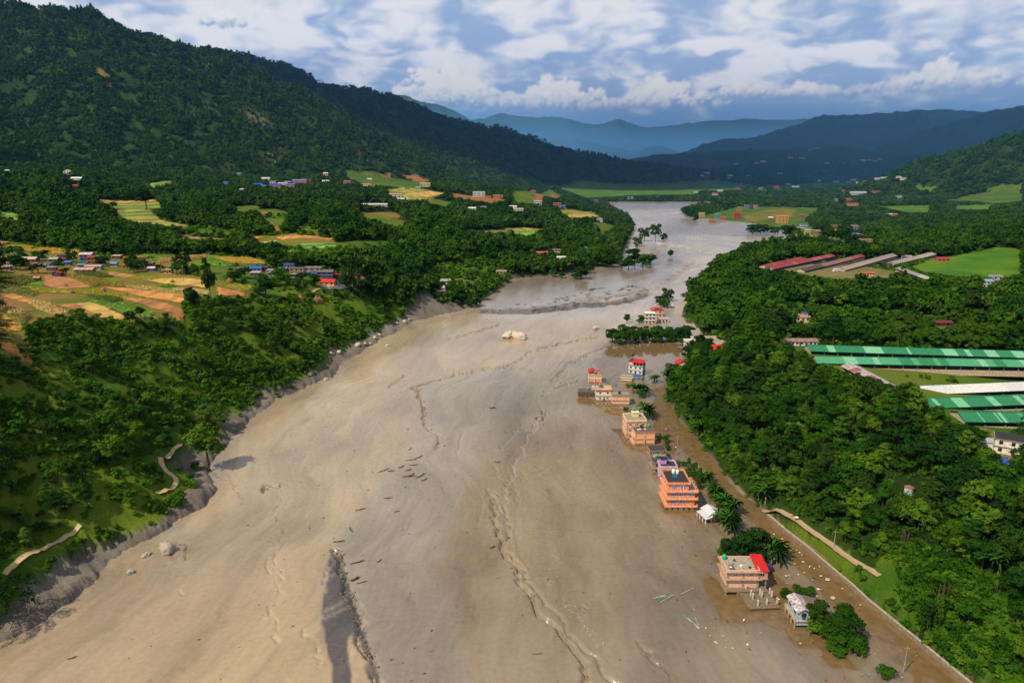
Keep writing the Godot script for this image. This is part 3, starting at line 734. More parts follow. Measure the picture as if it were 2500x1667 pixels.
	# standing water
	for poly in [[Vector2(69.3,-482.4),Vector2(78.8,-486.7),Vector2(102.8,-497.6),Vector2(119.8,-490.3),Vector2(121.8,-472.1),Vector2(114.9,-445.2),Vector2(105.9,-422.4),Vector2(100.3,-401.7),Vector2(95.4,-396.8),Vector2(88.6,-404.2),Vector2(82.7,-401.7),Vector2(83.8,-419.7),Vector2(71.8,-419.7),Vector2(66.2,-436.4),Vector2(56.6,-425.2),Vector2(53.9,-436.4),Vector2(63.6,-460.7)], [Vector2(92.7,-396.4),Vector2(85.2,-361.7),Vector2(88.6,-309.4),Vector2(89.7,-283.7),Vector2(92.0,-254.6),Vector2(97.3,-235.3),Vector2(104.5,-210.0),Vector2(108.0,-184.0),Vector2(114.7,-157.5),Vector2(123.6,-129.2),Vector2(106.7,-129.2),Vector2(100.1,-154.2),Vector2(97.0,-186.1),Vector2(93.4,-211.9),Vector2(90.7,-232.7),Vector2(86.7,-257.3),Vector2(82.7,-294.1),Vector2(80.2,-338.4),Vector2(74.7,-344.8),Vector2(84.2,-380.3)], [Vector2(37.1,-370.7),Vector2(46.9,-363.1),Vector2(59.2,-355.7),Vector2(56.9,-342.8),Vector2(52.1,-342.8),Vector2(46.4,-358.8),Vector2(36.2,-361.0)], [Vector2(49.3,-322.7),Vector2(54.2,-322.7),Vector2(55.6,-301.5),Vector2(68.2,-303.1),Vector2(69.7,-298.5),Vector2(63.1,-292.6),Vector2(52.1,-298.5),Vector2(51.1,-312.6)], [Vector2(62.4,-184.2),Vector2(71.4,-186.0),Vector2(72.9,-178.7),Vector2(80.6,-179.2),Vector2(82.1,-171.0),Vector2(79.9,-161.6),Vector2(77.7,-163.1),Vector2(78.5,-172.7),Vector2(72.0,-176.1),Vector2(63.8,-172.7),Vector2(60.3,-174.8)], [Vector2(58.1,-246.4),Vector2(59.4,-239.9),Vector2(65.6,-239.9),Vector2(69.9,-239.5),Vector2(67.8,-235.5),Vector2(61.5,-235.5),Vector2(58.1,-237.7),Vector2(56.3,-243.1)]]:
		paint_zone(Color(0.15, 0.115, 0.07), -0.32, poly)
	blur_zone()
	paint_zone(Color(0.080, 0.071, 0.067), 0.05, [Vector2(-61.6,-208.7),Vector2(-60.3,-212.8),Vector2(-56.1,-203.1),Vector2(-52.2,-191.6),Vector2(-46.2,-177.7),Vector2(-40.4,-165.3),Vector2(-36.0,-155.8),Vector2(-32.4,-144.5),Vector2(-43.6,-144.5),Vector2(-49.1,-158.6),Vector2(-53.2,-169.3),Vector2(-57.7,-186.8)])
	paint_zone(Color(0.30, 0.235, 0.155), 0.0, [Vector2(-46.0,-166.9),Vector2(-44.6,-170.1),Vector2(-38.1,-157.9),Vector2(-35.3,-149.8),Vector2(-39.9,-144.5),Vector2(-43.4,-157.9)])
	for q in [[Vector2(-59.7,-196.7),Vector2(-55.6,-200.9),Vector2(-54.9,-199.7),Vector2(-59.3,-195.2)], [Vector2(-55.8,-180.3),Vector2(-50.7,-185.1),Vector2(-50.0,-183.6),Vector2(-55.3,-178.6)], [Vector2(-54.7,-177.2),Vector2(-49.3,-182.0),Vector2(-48.8,-180.9),Vector2(-54.3,-175.9)]]:
		paint_zone(Color(0.17, 0.15, 0.12), 0.05, q)
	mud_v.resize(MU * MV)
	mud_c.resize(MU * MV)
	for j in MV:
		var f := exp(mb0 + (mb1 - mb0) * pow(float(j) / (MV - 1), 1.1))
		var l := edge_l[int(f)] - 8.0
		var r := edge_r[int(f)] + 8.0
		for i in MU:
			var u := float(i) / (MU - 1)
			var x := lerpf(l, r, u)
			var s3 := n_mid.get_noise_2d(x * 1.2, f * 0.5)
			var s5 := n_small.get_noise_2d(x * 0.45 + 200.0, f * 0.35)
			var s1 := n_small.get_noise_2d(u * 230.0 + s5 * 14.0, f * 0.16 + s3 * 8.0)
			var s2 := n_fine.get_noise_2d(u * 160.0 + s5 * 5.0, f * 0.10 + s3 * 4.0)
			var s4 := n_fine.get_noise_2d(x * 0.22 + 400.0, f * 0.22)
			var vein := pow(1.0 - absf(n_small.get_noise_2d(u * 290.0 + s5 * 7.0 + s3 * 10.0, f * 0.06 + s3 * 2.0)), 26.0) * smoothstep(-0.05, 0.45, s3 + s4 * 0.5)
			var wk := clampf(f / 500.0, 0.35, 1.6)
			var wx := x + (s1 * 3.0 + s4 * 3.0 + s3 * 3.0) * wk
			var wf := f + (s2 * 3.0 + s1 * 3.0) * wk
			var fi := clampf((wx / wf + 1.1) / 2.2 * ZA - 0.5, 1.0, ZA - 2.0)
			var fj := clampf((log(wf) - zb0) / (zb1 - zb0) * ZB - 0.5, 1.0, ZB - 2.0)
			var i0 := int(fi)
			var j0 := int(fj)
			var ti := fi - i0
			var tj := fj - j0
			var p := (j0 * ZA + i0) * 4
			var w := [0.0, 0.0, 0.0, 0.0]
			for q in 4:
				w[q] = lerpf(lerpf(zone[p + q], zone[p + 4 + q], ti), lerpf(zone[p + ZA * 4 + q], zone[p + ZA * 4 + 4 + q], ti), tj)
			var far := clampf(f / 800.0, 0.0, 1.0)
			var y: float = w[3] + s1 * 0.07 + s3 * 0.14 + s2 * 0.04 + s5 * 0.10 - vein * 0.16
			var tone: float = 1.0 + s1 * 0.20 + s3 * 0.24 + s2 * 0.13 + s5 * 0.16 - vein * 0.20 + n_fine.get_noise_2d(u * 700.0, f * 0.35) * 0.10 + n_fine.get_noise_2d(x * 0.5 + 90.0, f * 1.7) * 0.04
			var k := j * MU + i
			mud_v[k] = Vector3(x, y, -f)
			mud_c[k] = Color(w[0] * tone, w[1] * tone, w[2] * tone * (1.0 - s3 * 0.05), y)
	for c in CRACKS:
		crack(c[0], c[1], c[2], c[3], c[4], c[5])
	for k in mud_c.size():
		mud_c[k].a = 1.0
	var idx := PackedInt32Array()
	idx.resize((MU - 1) * (MV - 1) * 6)
	var o := 0
	for j in MV - 1:
		for i in MU - 1:
			var k := j * MU + i
			idx[o] = k
			idx[o + 1] = k + MU
			idx[o + 2] = k + 1
			idx[o + 3] = k + 1
			idx[o + 4] = k + MU
			idx[o + 5] = k + MU + 1
			o += 6
	var m := StandardMaterial3D.new()
	m.vertex_color_use_as_albedo = true
	m.roughness = 1.0
	m.clearcoat_enabled = true
	m.clearcoat = 0.35
	m.clearcoat_roughness = 0.14
	m.roughness_texture = noise_tex(41, 0.02, Color(0.12, 0.12, 0.12), Color(0.46, 0.46, 0.46), 512, 4)
	m.albedo_texture = noise_tex(42, 0.02, Color(0.93, 0.925, 0.92), Color(1, 1, 1), 512, 6)
	m.normal_enabled = true
	m.normal_texture = noise_tex(43, 0.02, Color.BLACK, Color.WHITE, 512, 6, 3.0)
	m.normal_scale = 0.12
	world_mapped(m, 23.0)
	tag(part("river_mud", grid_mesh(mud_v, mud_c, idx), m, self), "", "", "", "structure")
	mud_c.clear()
	# torn clods along the channels
	for c in CRACKS:
		var pts: Array = c[0]
		if -pts[0].y > 420.0:
			continue
		for s in pts.size() - 1:
			for k in int(pts[s].distance_to(pts[s + 1]) * (2.2 if c[1] > 1.0 else (0.45 if c[1] > 0.7 else 0.0))):
				var p: Vector2 = pts[s].lerp(pts[s + 1], rng.randf()) + Vector2(rng.randfn(), rng.randfn()) * (0.9 if c[1] > 1.0 else 1.5)
				clods.append([p, 0.16 + 0.6 * pow(rng.randf(), 3.0)])
	# the flood water that stands in the hollows
	var wv := PackedVector3Array()
	var wi := PackedInt32Array()
	for p in [Vector2(24.1,-500.7), Vector2(150.9,-500.7), Vector2(131.3,-142.2), Vector2(41.2,-142.2), Vector2(6.1,-380.3)]:
		wv.append(Vector3(p.x, 0.02, p.y))
	wi.append_array([0, 1, 2, 0, 2, 3, 0, 3, 4])
	var wm := StandardMaterial3D.new()
	wm.albedo_color = Color(0.43, 0.355, 0.24)
	wm.roughness = 0.07
	wm.metallic_specular = 0.7
	wm.normal_enabled = true
	wm.normal_texture = noise_tex(44, 0.02, Color.BLACK, Color.WHITE, 512, 4, 1.5)
	wm.normal_scale = 0.12
	wm.albedo_texture = noise_tex(45, 0.012, Color(0.82, 0.8, 0.78), Color(1, 1, 1), 512, 4)
	world_mapped(wm, 26.0)
	tag(part("flood_water", grid_mesh(wv, PackedColorArray(), wi), wm, self), "", "", "", "structure")

var CRACKS := [
	[[Vector2(-55.6,-388.6),Vector2(-47.2,-347.8),Vector2(-44.6,-330.1),Vector2(-40.0,-318.9),Vector2(-34.2,-311.8),Vector2(-35.0,-298.3)], 0.9, 0.7, 3.0, 0.5, 0.15],
	[[Vector2(18.7,-347.8),Vector2(9.2,-326.3),Vector2(4.4,-322.6),Vector2(-2.0,-309.4),Vector2(-3.7,-296.2)], 0.6, 0.6, 3.0, 1.0, 0.15],
	[[Vector2(18.6,-344.9),Vector2(6.1,-309.4),Vector2(1.4,-282.0),Vector2(-1.8,-263.6),Vector2(-2.4,-244.3),Vector2(-3.0,-232.7),Vector2(-0.8,-219.5)], 0.6, 0.5, 3.0, 0.8, 0.12],
	[[Vector2(-8.6,-256.9),Vector2(-6.7,-241.3),Vector2(-7.9,-234.1),Vector2(-5.6,-224.6),Vector2(-2.8,-215.8),Vector2(-0.2,-204.2),Vector2(2.2,-194.7),Vector2(5.0,-185.8),Vector2(8.7,-176.8),Vector2(12.7,-170.1),Vector2(15.6,-166.9),Vector2(18.0,-158.6),Vector2(20.8,-147.7)], 0.8, 0.9, 3.5, 0.6, 0.2],
	[[Vector2(-0.8,-219.5),Vector2(1.7,-205.3),Vector2(5.8,-194.7),Vector2(10.1,-184.0),Vector2(13.7,-177.7),Vector2(16.9,-169.3),Vector2(20.5,-163.0),Vector2(24.5,-154.4),Vector2(27.9,-147.7)], 0.6, 0.5, 2.5, 0.8, 0.1],
	[[Vector2(-5.9,-276.2),Vector2(-7.5,-274.4),Vector2(-5.0,-268.9),Vector2(-2.6,-267.1)], 0.5, 0.5, 3.0, 1.0, 0.1],
	[[Vector2(-7.1,-256.9),Vector2(-3.8,-239.8),Vector2(-1.5,-220.8)], 0.4, 0.4, 2.0, 1.0, 0.1],
	[[Vector2(36.4,-165.3),Vector2(39.7,-158.6),Vector2(42.7,-149.8)], 0.6, 0.5, 2.0, 1.0, 0.1],
	[[Vector2(21.2,-175.1),Vector2(24.2,-182.1),Vector2(25.1,-184.9)], 0.5, 0.4, 2.0, 1.0, 0.1],
	[[Vector2(-61.1,-213.4),Vector2(-56.1,-200.9),Vector2(-50.9,-188.7),Vector2(-48.3,-182.1),Vector2(-43.6,-170.9),Vector2(-40.4,-163.0),Vector2(-36.4,-155.8),Vector2(-33.4,-147.7)], 1.3, 0.9, 4.0, 0.6, 0.9],
	[[Vector2(-61.4,-212.2),Vector2(-61.0,-204.2),Vector2(-58.9,-191.6)], 0.6, 0.4, 3.0, 0.4, 0.3],
	[[Vector2(-86.3,-217.0),Vector2(-80.6,-207.6),Vector2(-79.0,-200.9),Vector2(-73.9,-194.7),Vector2(-71.5,-184.0),Vector2(-70.2,-171.7),Vector2(-65.2,-161.5)], 0.4, 0.35, 1.5, 1.4, 0.15],
	[[Vector2(-92.6,-250.4),Vector2(-88.5,-235.5),Vector2(-83.9,-229.9),Vector2(-81.7,-217.0),Vector2(-74.0,-200.9),Vector2(-71.8,-196.7)], 0.4, 0.35, 1.5, 1.4, 0.15],
	[[Vector2(-58.9,-171.7),Vector2(-55.3,-164.6),Vector2(-54.4,-159.3),Vector2(-51.5,-154.4)], 0.4, 0.4, 2.0, 0.8, 0.15],
	[[Vector2(-132.7,-276.2),Vector2(-120.9,-267.1),Vector2(-110.7,-256.9),Vector2(-106.8,-250.4)], 0.5, 0.4, 2.0, 1.0, 0.2],
	[[Vector2(-117.9,-217.0),Vector2(-113.5,-214.6),Vector2(-109.7,-207.6)], 0.6, 0.5, 2.0, 0.8, 0.2],
	[[Vector2(-117.7,-209.9),Vector2(-113.4,-207.6),Vector2(-114.0,-200.9)], 0.5, 0.4, 2.0, 0.8, 0.2],
	[[Vector2(-103.7,-190.7),Vector2(-101.2,-185.8)], 0.4, 0.4, 2.0, 0.8, 0.2],
	[[Vector2(-101.6,-256.9),Vector2(-100.2,-261.9),Vector2(-95.0,-260.2)], 1.3, 0.8, 3.0, 0.8, 0.3],
	[[Vector2(244.6,-915.6),Vector2(179.6,-766.8),Vector2(137.2,-682.7),Vector2(107.4,-643.1),Vector2(60.9,-621.4),Vector2(17.1,-594.5),Vector2(-24.5,-601.1)], 3.4, 1.4, 12.0, 0.7, 0.3],
	[[Vector2(140.5,-699.8),Vector2(79.5,-658.4),Vector2(62.1,-650.7)], 2.2, 1.0, 10.0, 0.5, 0.3],
	[[Vector2(108.6,-650.7),Vector2(62.5,-639.4),Vector2(31.6,-611.1),Vector2(-10.5,-594.5)], 2.2, 0.9, 10.0, 0.8, 0.3],
	[[Vector2(-58.4,-388.8),Vector2(-45.3,-400.8),Vector2(-33.8,-411.8),Vector2(-17.7,-425.2),Vector2(2.4,-433.9),Vector2(12.5,-468.4),Vector2(34.7,-487.7),Vector2(68.5,-510.8)], 0.9, 0.6, 7.0, 0.8, 0.2],
	[[Vector2(-58.2,-387.3),Vector2(-51.6,-368.0),Vector2(-48.1,-350.8)], 0.9, 0.8, 3.5, 0.5, 0.2],
	[[Vector2(25.1,-384.5),Vector2(40.5,-402.3)], 0.7, 0.5, 3.0, 0.5, 0.2],
	[[Vector2(24.1,-399.2),Vector2(38.8,-439.3),Vector2(69.6,-483.3)], 0.8, 0.5, 2.5, 0.7, 0.2],
	[[Vector2(-19.6,-421.8),Vector2(-7.7,-426.9),Vector2(12.4,-421.8)], 0.9, 0.5, 3.0, 0.8, 0.3],
	[[Vector2(-49.0,-503.7),Vector2(-33.2,-515.7),Vector2(-26.5,-525.7),Vector2(-9.8,-552.5)], 0.8, 0.5, 2.5, 0.8, 0.3],
	[[Vector2(-70.7,-387.3),Vector2(-69.4,-396.2),Vector2(-67.0,-411.8)], 0.7, 0.4, 2.0, 0.8, 0.3],
	[[Vector2(271.0,-1318.5),Vector2(352.1,-1289.4),Vector2(416.6,-1221.7),Vector2(448.6,-1160.6)], 2.5, 0.9, 7.0, 0.6, 0.5],
	[[Vector2(230.4,-1115.8),Vector2(258.4,-1074.2),Vector2(286.3,-999.6),Vector2(303.8,-982.4)], 2.8, 0.9, 9.0, 0.8, 0.5],
	[[Vector2(347.6,-1701.0),Vector2(375.7,-1725.9),Vector2(457.0,-1805.0)], 4.0, 1.2, 8.0, 0.6, 0.5],
]

var clods := []

func make_clouds() -> void:
	# damp air low in the valley, thicker up its far end: [near end, far end, top, per metre]
	for a in [[900.0, 31600.0, 620.0, 0.00003], [3000.0, 31500.0, 600.0, 0.0001]]:
		var mist := FogVolume.new()
		mist.name = numbered("valley_haze")
		mist.shape = RenderingServer.FOG_VOLUME_SHAPE_BOX
		mist.size = Vector3(60000.0, a[2] + 150.0, a[1] - a[0])
		mist.position = Vector3(0, (a[2] - 150.0) / 2.0, -(a[0] + a[1]) / 2.0)
		var fm := FogMaterial.new()
		fm.density = a[3]
		fm.albedo = Color(0.44, 0.70, 0.95)
		mist.material = fm
		add_child(mist)
		tag(mist, "", "", "", "stuff")
	# unseen clouds added overhead to shade the mountain foot, far valley and right ridges
	var white := mat(Color(0.95, 0.95, 0.95), 1.0)
	var spots := [[-250, -3750, 1900, 700, 1900], [2700, -5300, 1900, 1600, 1900], [3300, -7500, 2300, 900, 2700], [-1330, -1400, 420, 200, 4200]]
	for s in spots:
		var lift: float = s[4]
		var c := Vector3(s[0] - 0.49 / 0.766 * lift, lift, s[1] + 0.42 / 0.766 * lift)
		var nu := 72
		var nv := 24
		var v := PackedVector3Array()
		var idx := PackedInt32Array()
		for j in nv + 1:
			var th := PI * j / nv
			for i in nu:
				var ph := TAU * i / nu
				var d := Vector3(cos(ph) * sin(th), cos(th), sin(ph) * sin(th))
				var n := n_big.get_noise_3d(d.x * 260.0 + c.x, d.y * 130.0, d.z * 260.0) * 0.55 + n_mid.get_noise_3d(d.x * 160.0 + c.x, d.y * 100.0, d.z * 160.0) * 0.22
				v.append(Vector3(d.x * s[2], d.y * (90.0 if d.y > 0 else 25.0), d.z * s[3]) * (1.0 + n))
		for j in nv:
			for i in nu:
				var a := j * nu + i
				var b := j * nu + (i + 1) % nu
				idx.append_array([a, b, a + nu, b, b + nu, a + nu])
		var o := part("cloud", grid_mesh(v, PackedColorArray(), idx), white, self, c)
		tag(o, "", "", "", "structure")

# ---------------------------------------------------------------- plants
class Leaves:
	var v := PackedVector3Array()
	var n := PackedVector3Array()
	var c := PackedColorArray()
	var idx := PackedInt32Array()
	func quad(p: Vector3, u: Vector3, w: Vector3, nor: Vector3, col: Color) -> void:
		var o := v.size()
		v.append(p - u)
		v.append(p + w * 0.55)
		v.append(p + u)
		v.append(p - w * 0.55)
		for k in 4:
			n.append(nor)
			c.append(col)
		idx.append_array([o, o + 1, o + 2, o, o + 2, o + 3])
	func mesh() -> ArrayMesh:
		var arr := []
		arr.resize(Mesh.ARRAY_MAX)
		arr[Mesh.ARRAY_VERTEX] = v
		arr[Mesh.ARRAY_NORMAL] = n
		arr[Mesh.ARRAY_COLOR] = c
		arr[Mesh.ARRAY_INDEX] = idx
		var m := ArrayMesh.new()
		m.add_surface_from_arrays(Mesh.PRIMITIVE_TRIANGLES, arr)
		return m

func rand_dir(r: RandomNumberGenerator) -> Vector3:
	return Vector3(r.randfn(), r.randfn(), r.randfn()).normalized()

func leaf_tone(r: RandomNumberGenerator) -> Color:
	var t := r.randf()
	return Color(0.72 + 0.5 * t, 0.75 + 0.42 * t, 0.7 + 0.3 * r.randf())

# lobes: [centre, radius (Vector3)] ; leaves sit in clumps on the skin of the lobes
func crown_mesh(seed_: int, lobes: Array, clumps: int, per: int, leaf: float, spread: float) -> ArrayMesh:
	var r := RandomNumberGenerator.new()
	r.seed = seed_
	var L := Leaves.new()
	for k in clumps:
		var lb: Array = lobes[r.randi() % lobes.size()]
		var d := rand_dir(r)
		if d.y < -0.35:
			d.y = -d.y
		var rad: Vector3 = lb[1]
		var c: Vector3 = lb[0] + d * rad * (0.62 + 0.42 * sqrt(r.randf()))
		var tone := leaf_tone(r)
		for i in per:
			var q := rand_dir(r)
			var p := c + q * spread * (0.3 + 0.7 * r.randf()) * Vector3(1, 0.6, 1)
			var nor := (d * 0.9 + q * 0.6 + Vector3(0, 0.55, 0)).normalized()
			var face := (nor + rand_dir(r) * 0.75).normalized()
			var u := face.cross(rand_dir(r)).normalized()
			var w := face.cross(u)
			var s := leaf * (0.6 + 0.8 * r.randf())
			var tt := 0.88 + 0.24 * r.randf()
			L.quad(p, u * s, w * s, (nor + face * 0.8).normalized(), Color(tone.r * tt, tone.g * tt, tone.b * tt))
	return L.mesh()

func lobes_for(seed_: int, n: int, wide: float, low: float, high: float) -> Array:
	var r := RandomNumberGenerator.new()
	r.seed = seed_
	var out := [[Vector3(0, (low + high) * 0.5, 0), Vector3(wide * 0.7, (high - low) * 0.5, wide * 0.7)]]
	for k in n:
		var a := TAU * (k + r.randf() * 0.7) / n
		var rr := wide * (0.35 + 0.35 * r.randf())
		var y := lerpf(low + 0.2 * (high - low), high - 0.15 * (high - low), r.randf())
		var s := wide * (0.34 + 0.22 * r.randf())
		out.append([Vector3(cos(a) * rr, y, sin(a) * rr), Vector3(s, s * 0.72, s)])
	return out

func trunk_mesh(h: float, r0: float, seed_: int, limbs := 4) -> ArrayMesh:
	var st := SurfaceTool.new()
	st.begin(Mesh.PRIMITIVE_TRIANGLES)
	var r := RandomNumberGenerator.new()
	r.seed = seed_
	limb(st, Vector3(0, -0.6, 0), Vector3(r.randfn() * 0.15, h * 0.62, r.randfn() * 0.15), r0, r0 * 0.62, 7)
	limb(st, Vector3(0, h * 0.55, 0), Vector3(r.randfn() * 0.4, h, r.randfn() * 0.4), r0 * 0.62, r0 * 0.2, 6)
	for k in limbs:
		var a := TAU * (k + r.randf() * 0.6) / limbs
		var y := h * (0.42 + 0.35 * r.randf())
		limb(st, Vector3(0, y, 0), Vector3(cos(a) * h * 0.28, y + h * 0.24, sin(a) * h * 0.28), r0 * 0.42, r0 * 0.14, 5)
	st.generate_normals()
	return st.commit()

func limb(st: SurfaceTool, a: Vector3, b: Vector3, ra: float, rb: float, n: int) -> void:
	var d := (b - a).normalized()
	var u := d.cross(Vector3(0.3, 0.1, 1)).normalized()
	var w := d.cross(u)
	for k in n:
		var t0 := TAU * k / n
		var t1 := TAU * (k + 1) / n
		var e0 := u * cos(t0) + w * sin(t0)
		var e1 := u * cos(t1) + w * sin(t1)
		for p in [a + e0 * ra, b + e0 * rb, b + e1 * rb, a + e0 * ra, b + e1 * rb, a + e1 * ra]:
			st.add_vertex(p)

# a blade that arches outward from p, split along its midrib
func frond(L: Leaves, p: Vector3, dir: Vector3, length: float, wide: float, droop: float, tone: Color, segs := 4) -> void:
	var side := dir.cross(Vector3.UP).normalized()
	var at := p
	var d := dir
	for s in segs:
		var nd := (d + Vector3(0, -droop, 0)).normalized()
		var q := at + d * length / segs
		var w0 := wide * sin(PI * (0.12 + 0.8 * s / segs))
		var w1 := wide * sin(PI * (0.12 + 0.8 * (s + 1.0) / segs))
		for k in [-1.0, 1.0]:
			var lift := Vector3(0, 0.35, 0)
			var o := L.v.size()
			L.v.append(at)
			L.v.append(q)
			L.v.append(q + (side * k + lift) * w1)
			L.v.append(at + (side * k + lift) * w0)
			var nor: Vector3 = (Vector3.UP - side * k * 0.5 - d * 0.2).normalized()
			for i in 4:
				L.n.append(nor)
				L.c.append(tone)
			L.idx.append_array([o, o + 1, o + 2, o, o + 2, o + 3])
		at = q
		d = nd

func banana_mesh(seed_: int, stems: int) -> ArrayMesh:
	var r := RandomNumberGenerator.new()
	r.seed = seed_
	var L := Leaves.new()
	for s in stems:
		var c := Vector3(r.randfn() * 1.0, 1.6 + r.randf() * 1.4, r.randfn() * 1.0) if stems > 1 else Vector3(0, 2.2, 0)
		var n := 8 + r.randi() % 4
		for k in n:
			var a := TAU * (k + r.randf() * 0.6) / n
			var up := 0.35 + r.randf() * 1.3
			frond(L, c, Vector3(cos(a), up, sin(a)).normalized(), 2.3 + r.randf() * 1.2, 0.36, 0.28 + 0.2 * r.randf(), leaf_tone(r))
	return L.mesh()

func bamboo_mesh(seed_: int) -> ArrayMesh:
	var r := RandomNumberGenerator.new()
	r.seed = seed_
	var L := Leaves.new()
	for k in 26:
		var a := r.randf() * TAU
		var out := 0.25 + r.randf() * 0.5
		var p := Vector3(cos(a), 0, sin(a)) * 0.6
		var d := Vector3(cos(a) * out, 1.0, sin(a) * out).normalized()
		var tone := leaf_tone(r)
		for s in 14:
			p += d * (0.55 + 0.15 * r.randf())
			d = (d + Vector3(cos(a) * 0.10, -0.06 - 0.012 * s, sin(a) * 0.10)).normalized()
			if s < 2:
				continue
			for i in 9:
				var q := p + rand_dir(r) * 0.5
				var face := (Vector3.UP + rand_dir(r)).normalized()
				var u := (d + rand_dir(r) * 0.8 + Vector3(0, -0.4, 0)).normalized()
				L.quad(q, u * 0.36, face.cross(u).normalized() * 0.2, (face + Vector3(cos(a), 0.6, sin(a))).normalized(), tone)
	return L.mesh()

func stems_mesh(n: int, h: float, seed_: int) -> ArrayMesh:
	var r := RandomNumberGenerator.new()
	r.seed = seed_
	var st := SurfaceTool.new()
	st.begin(Mesh.PRIMITIVE_TRIANGLES)
	for k in n:
		var b := Vector3(r.randfn() * 0.9, -0.4, r.randfn() * 0.9) if n > 1 else Vector3(0, -0.4, 0)
		limb(st, b, b * 1.1 + Vector3(0, h, 0), 0.16, 0.10, 6)
	st.generate_normals()
	return st.commit()

func tuft_mesh(seed_: int, n: int, h: float, wide: float, spread: float) -> ArrayMesh:
	var r := RandomNumberGenerator.new()
	r.seed = seed_
	var L := Leaves.new()
	for k in n:
		var a := r.randf() * TAU
		var p := Vector3(cos(a), 0, sin(a)) * spread * sqrt(r.randf())
		frond(L, p, Vector3(cos(a) * 0.35, 1, sin(a) * 0.35).normalized(), h * (0.6 + 0.5 * r.randf()), wide, 0.25, leaf_tone(r), 2)
	return L.mesh()

func leaf_mat(c: Color) -> StandardMaterial3D:
	var m := StandardMaterial3D.new()
	m.vertex_color_use_as_albedo = true
	m.albedo_color = c.linear_to_srgb()
	m.roughness = 0.75
	m.metallic_specular = 0.08
	m.backlight = Color(0.08, 0.11, 0.015)
	return m

func make_plant_kinds() -> void:
	T.near = []
	T.trunk = []
	for k in 6:
		var hi: float = [8.5, 9.5, 7.5, 10.5, 8.0, 9.0][k]
		var wd: float = [3.6, 3.2, 3.9, 3.4, 3.0, 4.2][k]
		T.near.append(crown_mesh(100 + k, lobes_for(50 + k, 7, wd, hi * 0.30, hi), 230, 13, 0.29, 0.70))
		T.trunk.append(trunk_mesh(hi * 0.85, 0.22, 60 + k))
	# a feathery bamboo clump and a tree of flat storeys
	T.near.append(bamboo_mesh(130))
	T.trunk.append(stems_mesh(6, 5.0, 131))
	T.near.append(crown_mesh(132, [[Vector3(1.2, 5.0, 0.4), Vector3(2.6, 0.7, 2.4)], [Vector3(-1.3, 6.4, -0.5), Vector3(2.4, 0.7, 2.6)], [Vector3(0.4, 7.9, 0.9), Vector3(2.6, 0.8, 2.2)], [Vector3(0.0, 9.4, -0.3), Vector3(2.0, 0.7, 2.0)], [Vector3(0.2, 10.6, 0.0), Vector3(1.0, 0.6, 1.0)]], 190, 13, 0.27, 0.6))
	T.trunk.append(trunk_mesh(10.0, 0.2, 133, 6))
	T.mid = []
	for k in 5:
		T.mid.append(crown_mesh(200 + k, lobes_for(70 + k, 6, 3.6, 2.0 + 0.3 * k, 8.5 + 0.4 * k), 60, 9, 0.72, 0.95))
	T.far = []
	for k in 4:
		T.far.append(crown_mesh(300 + k, lobes_for(80 + k, 5, 3.8, 0.8, 9.0 + 0.6 * k), 34, 6, 1.25, 1.1))
	T.slim = crown_mesh(320, [[Vector3(0, 4.2, 0), Vector3(1.9, 3.0, 1.9)], [Vector3(0, 8.0, 0), Vector3(1.6, 3.0, 1.6)], [Vector3(0.3, 11.0, 0), Vector3(0.9, 2.2, 0.9)]], 34, 6, 1.1, 0.7)
	T.cypress = crown_mesh(330, [[Vector3(0, 1.8, 0), Vector3(0.95, 1.9, 0.95)], [Vector3(0, 4.2, 0), Vector3(0.8, 2.4, 0.8)], [Vector3(0, 6.2, 0), Vector3(0.4, 1.3, 0.4)]], 240, 10, 0.16, 0.28)
	T.bush = []
	for k in 4:
		T.bush.append(crown_mesh(400 + k, lobes_for(90 + k, 5, 1.5, -0.3, 1.9 + 0.2 * k), 55, 9, 0.27, 0.42))
	T.bush_far = crown_mesh(420, lobes_for(96, 5, 1.6, -0.3, 2.0), 24, 6, 0.55, 0.5)
	T.banana = [banana_mesh(500, 4), banana_mesh(501, 6), banana_mesh(502, 1)]
	T.banana_stems = [stems_mesh(4, 2.0, 510), stems_mesh(6, 2.0, 511), stems_mesh(1, 2.3, 512)]
	T.corn = tuft_mesh(520, 10, 1.7, 0.13, 0.7)
	T.tuft = tuft_mesh(530, 14, 0.8, 0.09, 0.8)
	T.bare = trunk_mesh(3.2, 0.10, 540, 7)
	M.bark = mat(Color(0.27, 0.22, 0.17), 0.95)
	M.stem = mat(Color(0.42, 0.46, 0.22), 0.8)
	# crown colours (linear base colours of foliage)
	M.leaf = []
	for c in [Color(0.013, 0.047, 0.004), Color(0.021, 0.070, 0.005), Color(0.009, 0.034, 0.005), Color(0.032, 0.082, 0.006), Color(0.018, 0.045, 0.006), Color(0.055, 0.115, 0.008)]:
		M.leaf.append(leaf_mat(c))
	M.banana = leaf_mat(Color(0.028, 0.098, 0.009))
	M.cypress = leaf_mat(Color(0.024, 0.055, 0.008))
	M.white_leaf = leaf_mat(Color(1, 1, 1))

var forests := {}

func plant(kind: String, mesh: Mesh, x: float, f: float, y: float, s: Vector3, col: Color) -> void:
	if not forests.has(kind):
		forests[kind] = []
	forests[kind].append([mesh, Transform3D(Basis(Vector3.UP, rng.randf() * TAU).scaled_local(s), Vector3(x, y, -f)), col])

func in_frame(x: float, y: float, f: float) -> bool:
	# does the photograph show that place
	var t := deg_to_rad(14.7)
	var fwd := f * cos(t) - (y - 130.0) * sin(t)
	var up := f * sin(t) + (y - 130.0) * cos(t)
	return absf(x / fwd) < 0.745 and absf(up / fwd) < 0.50

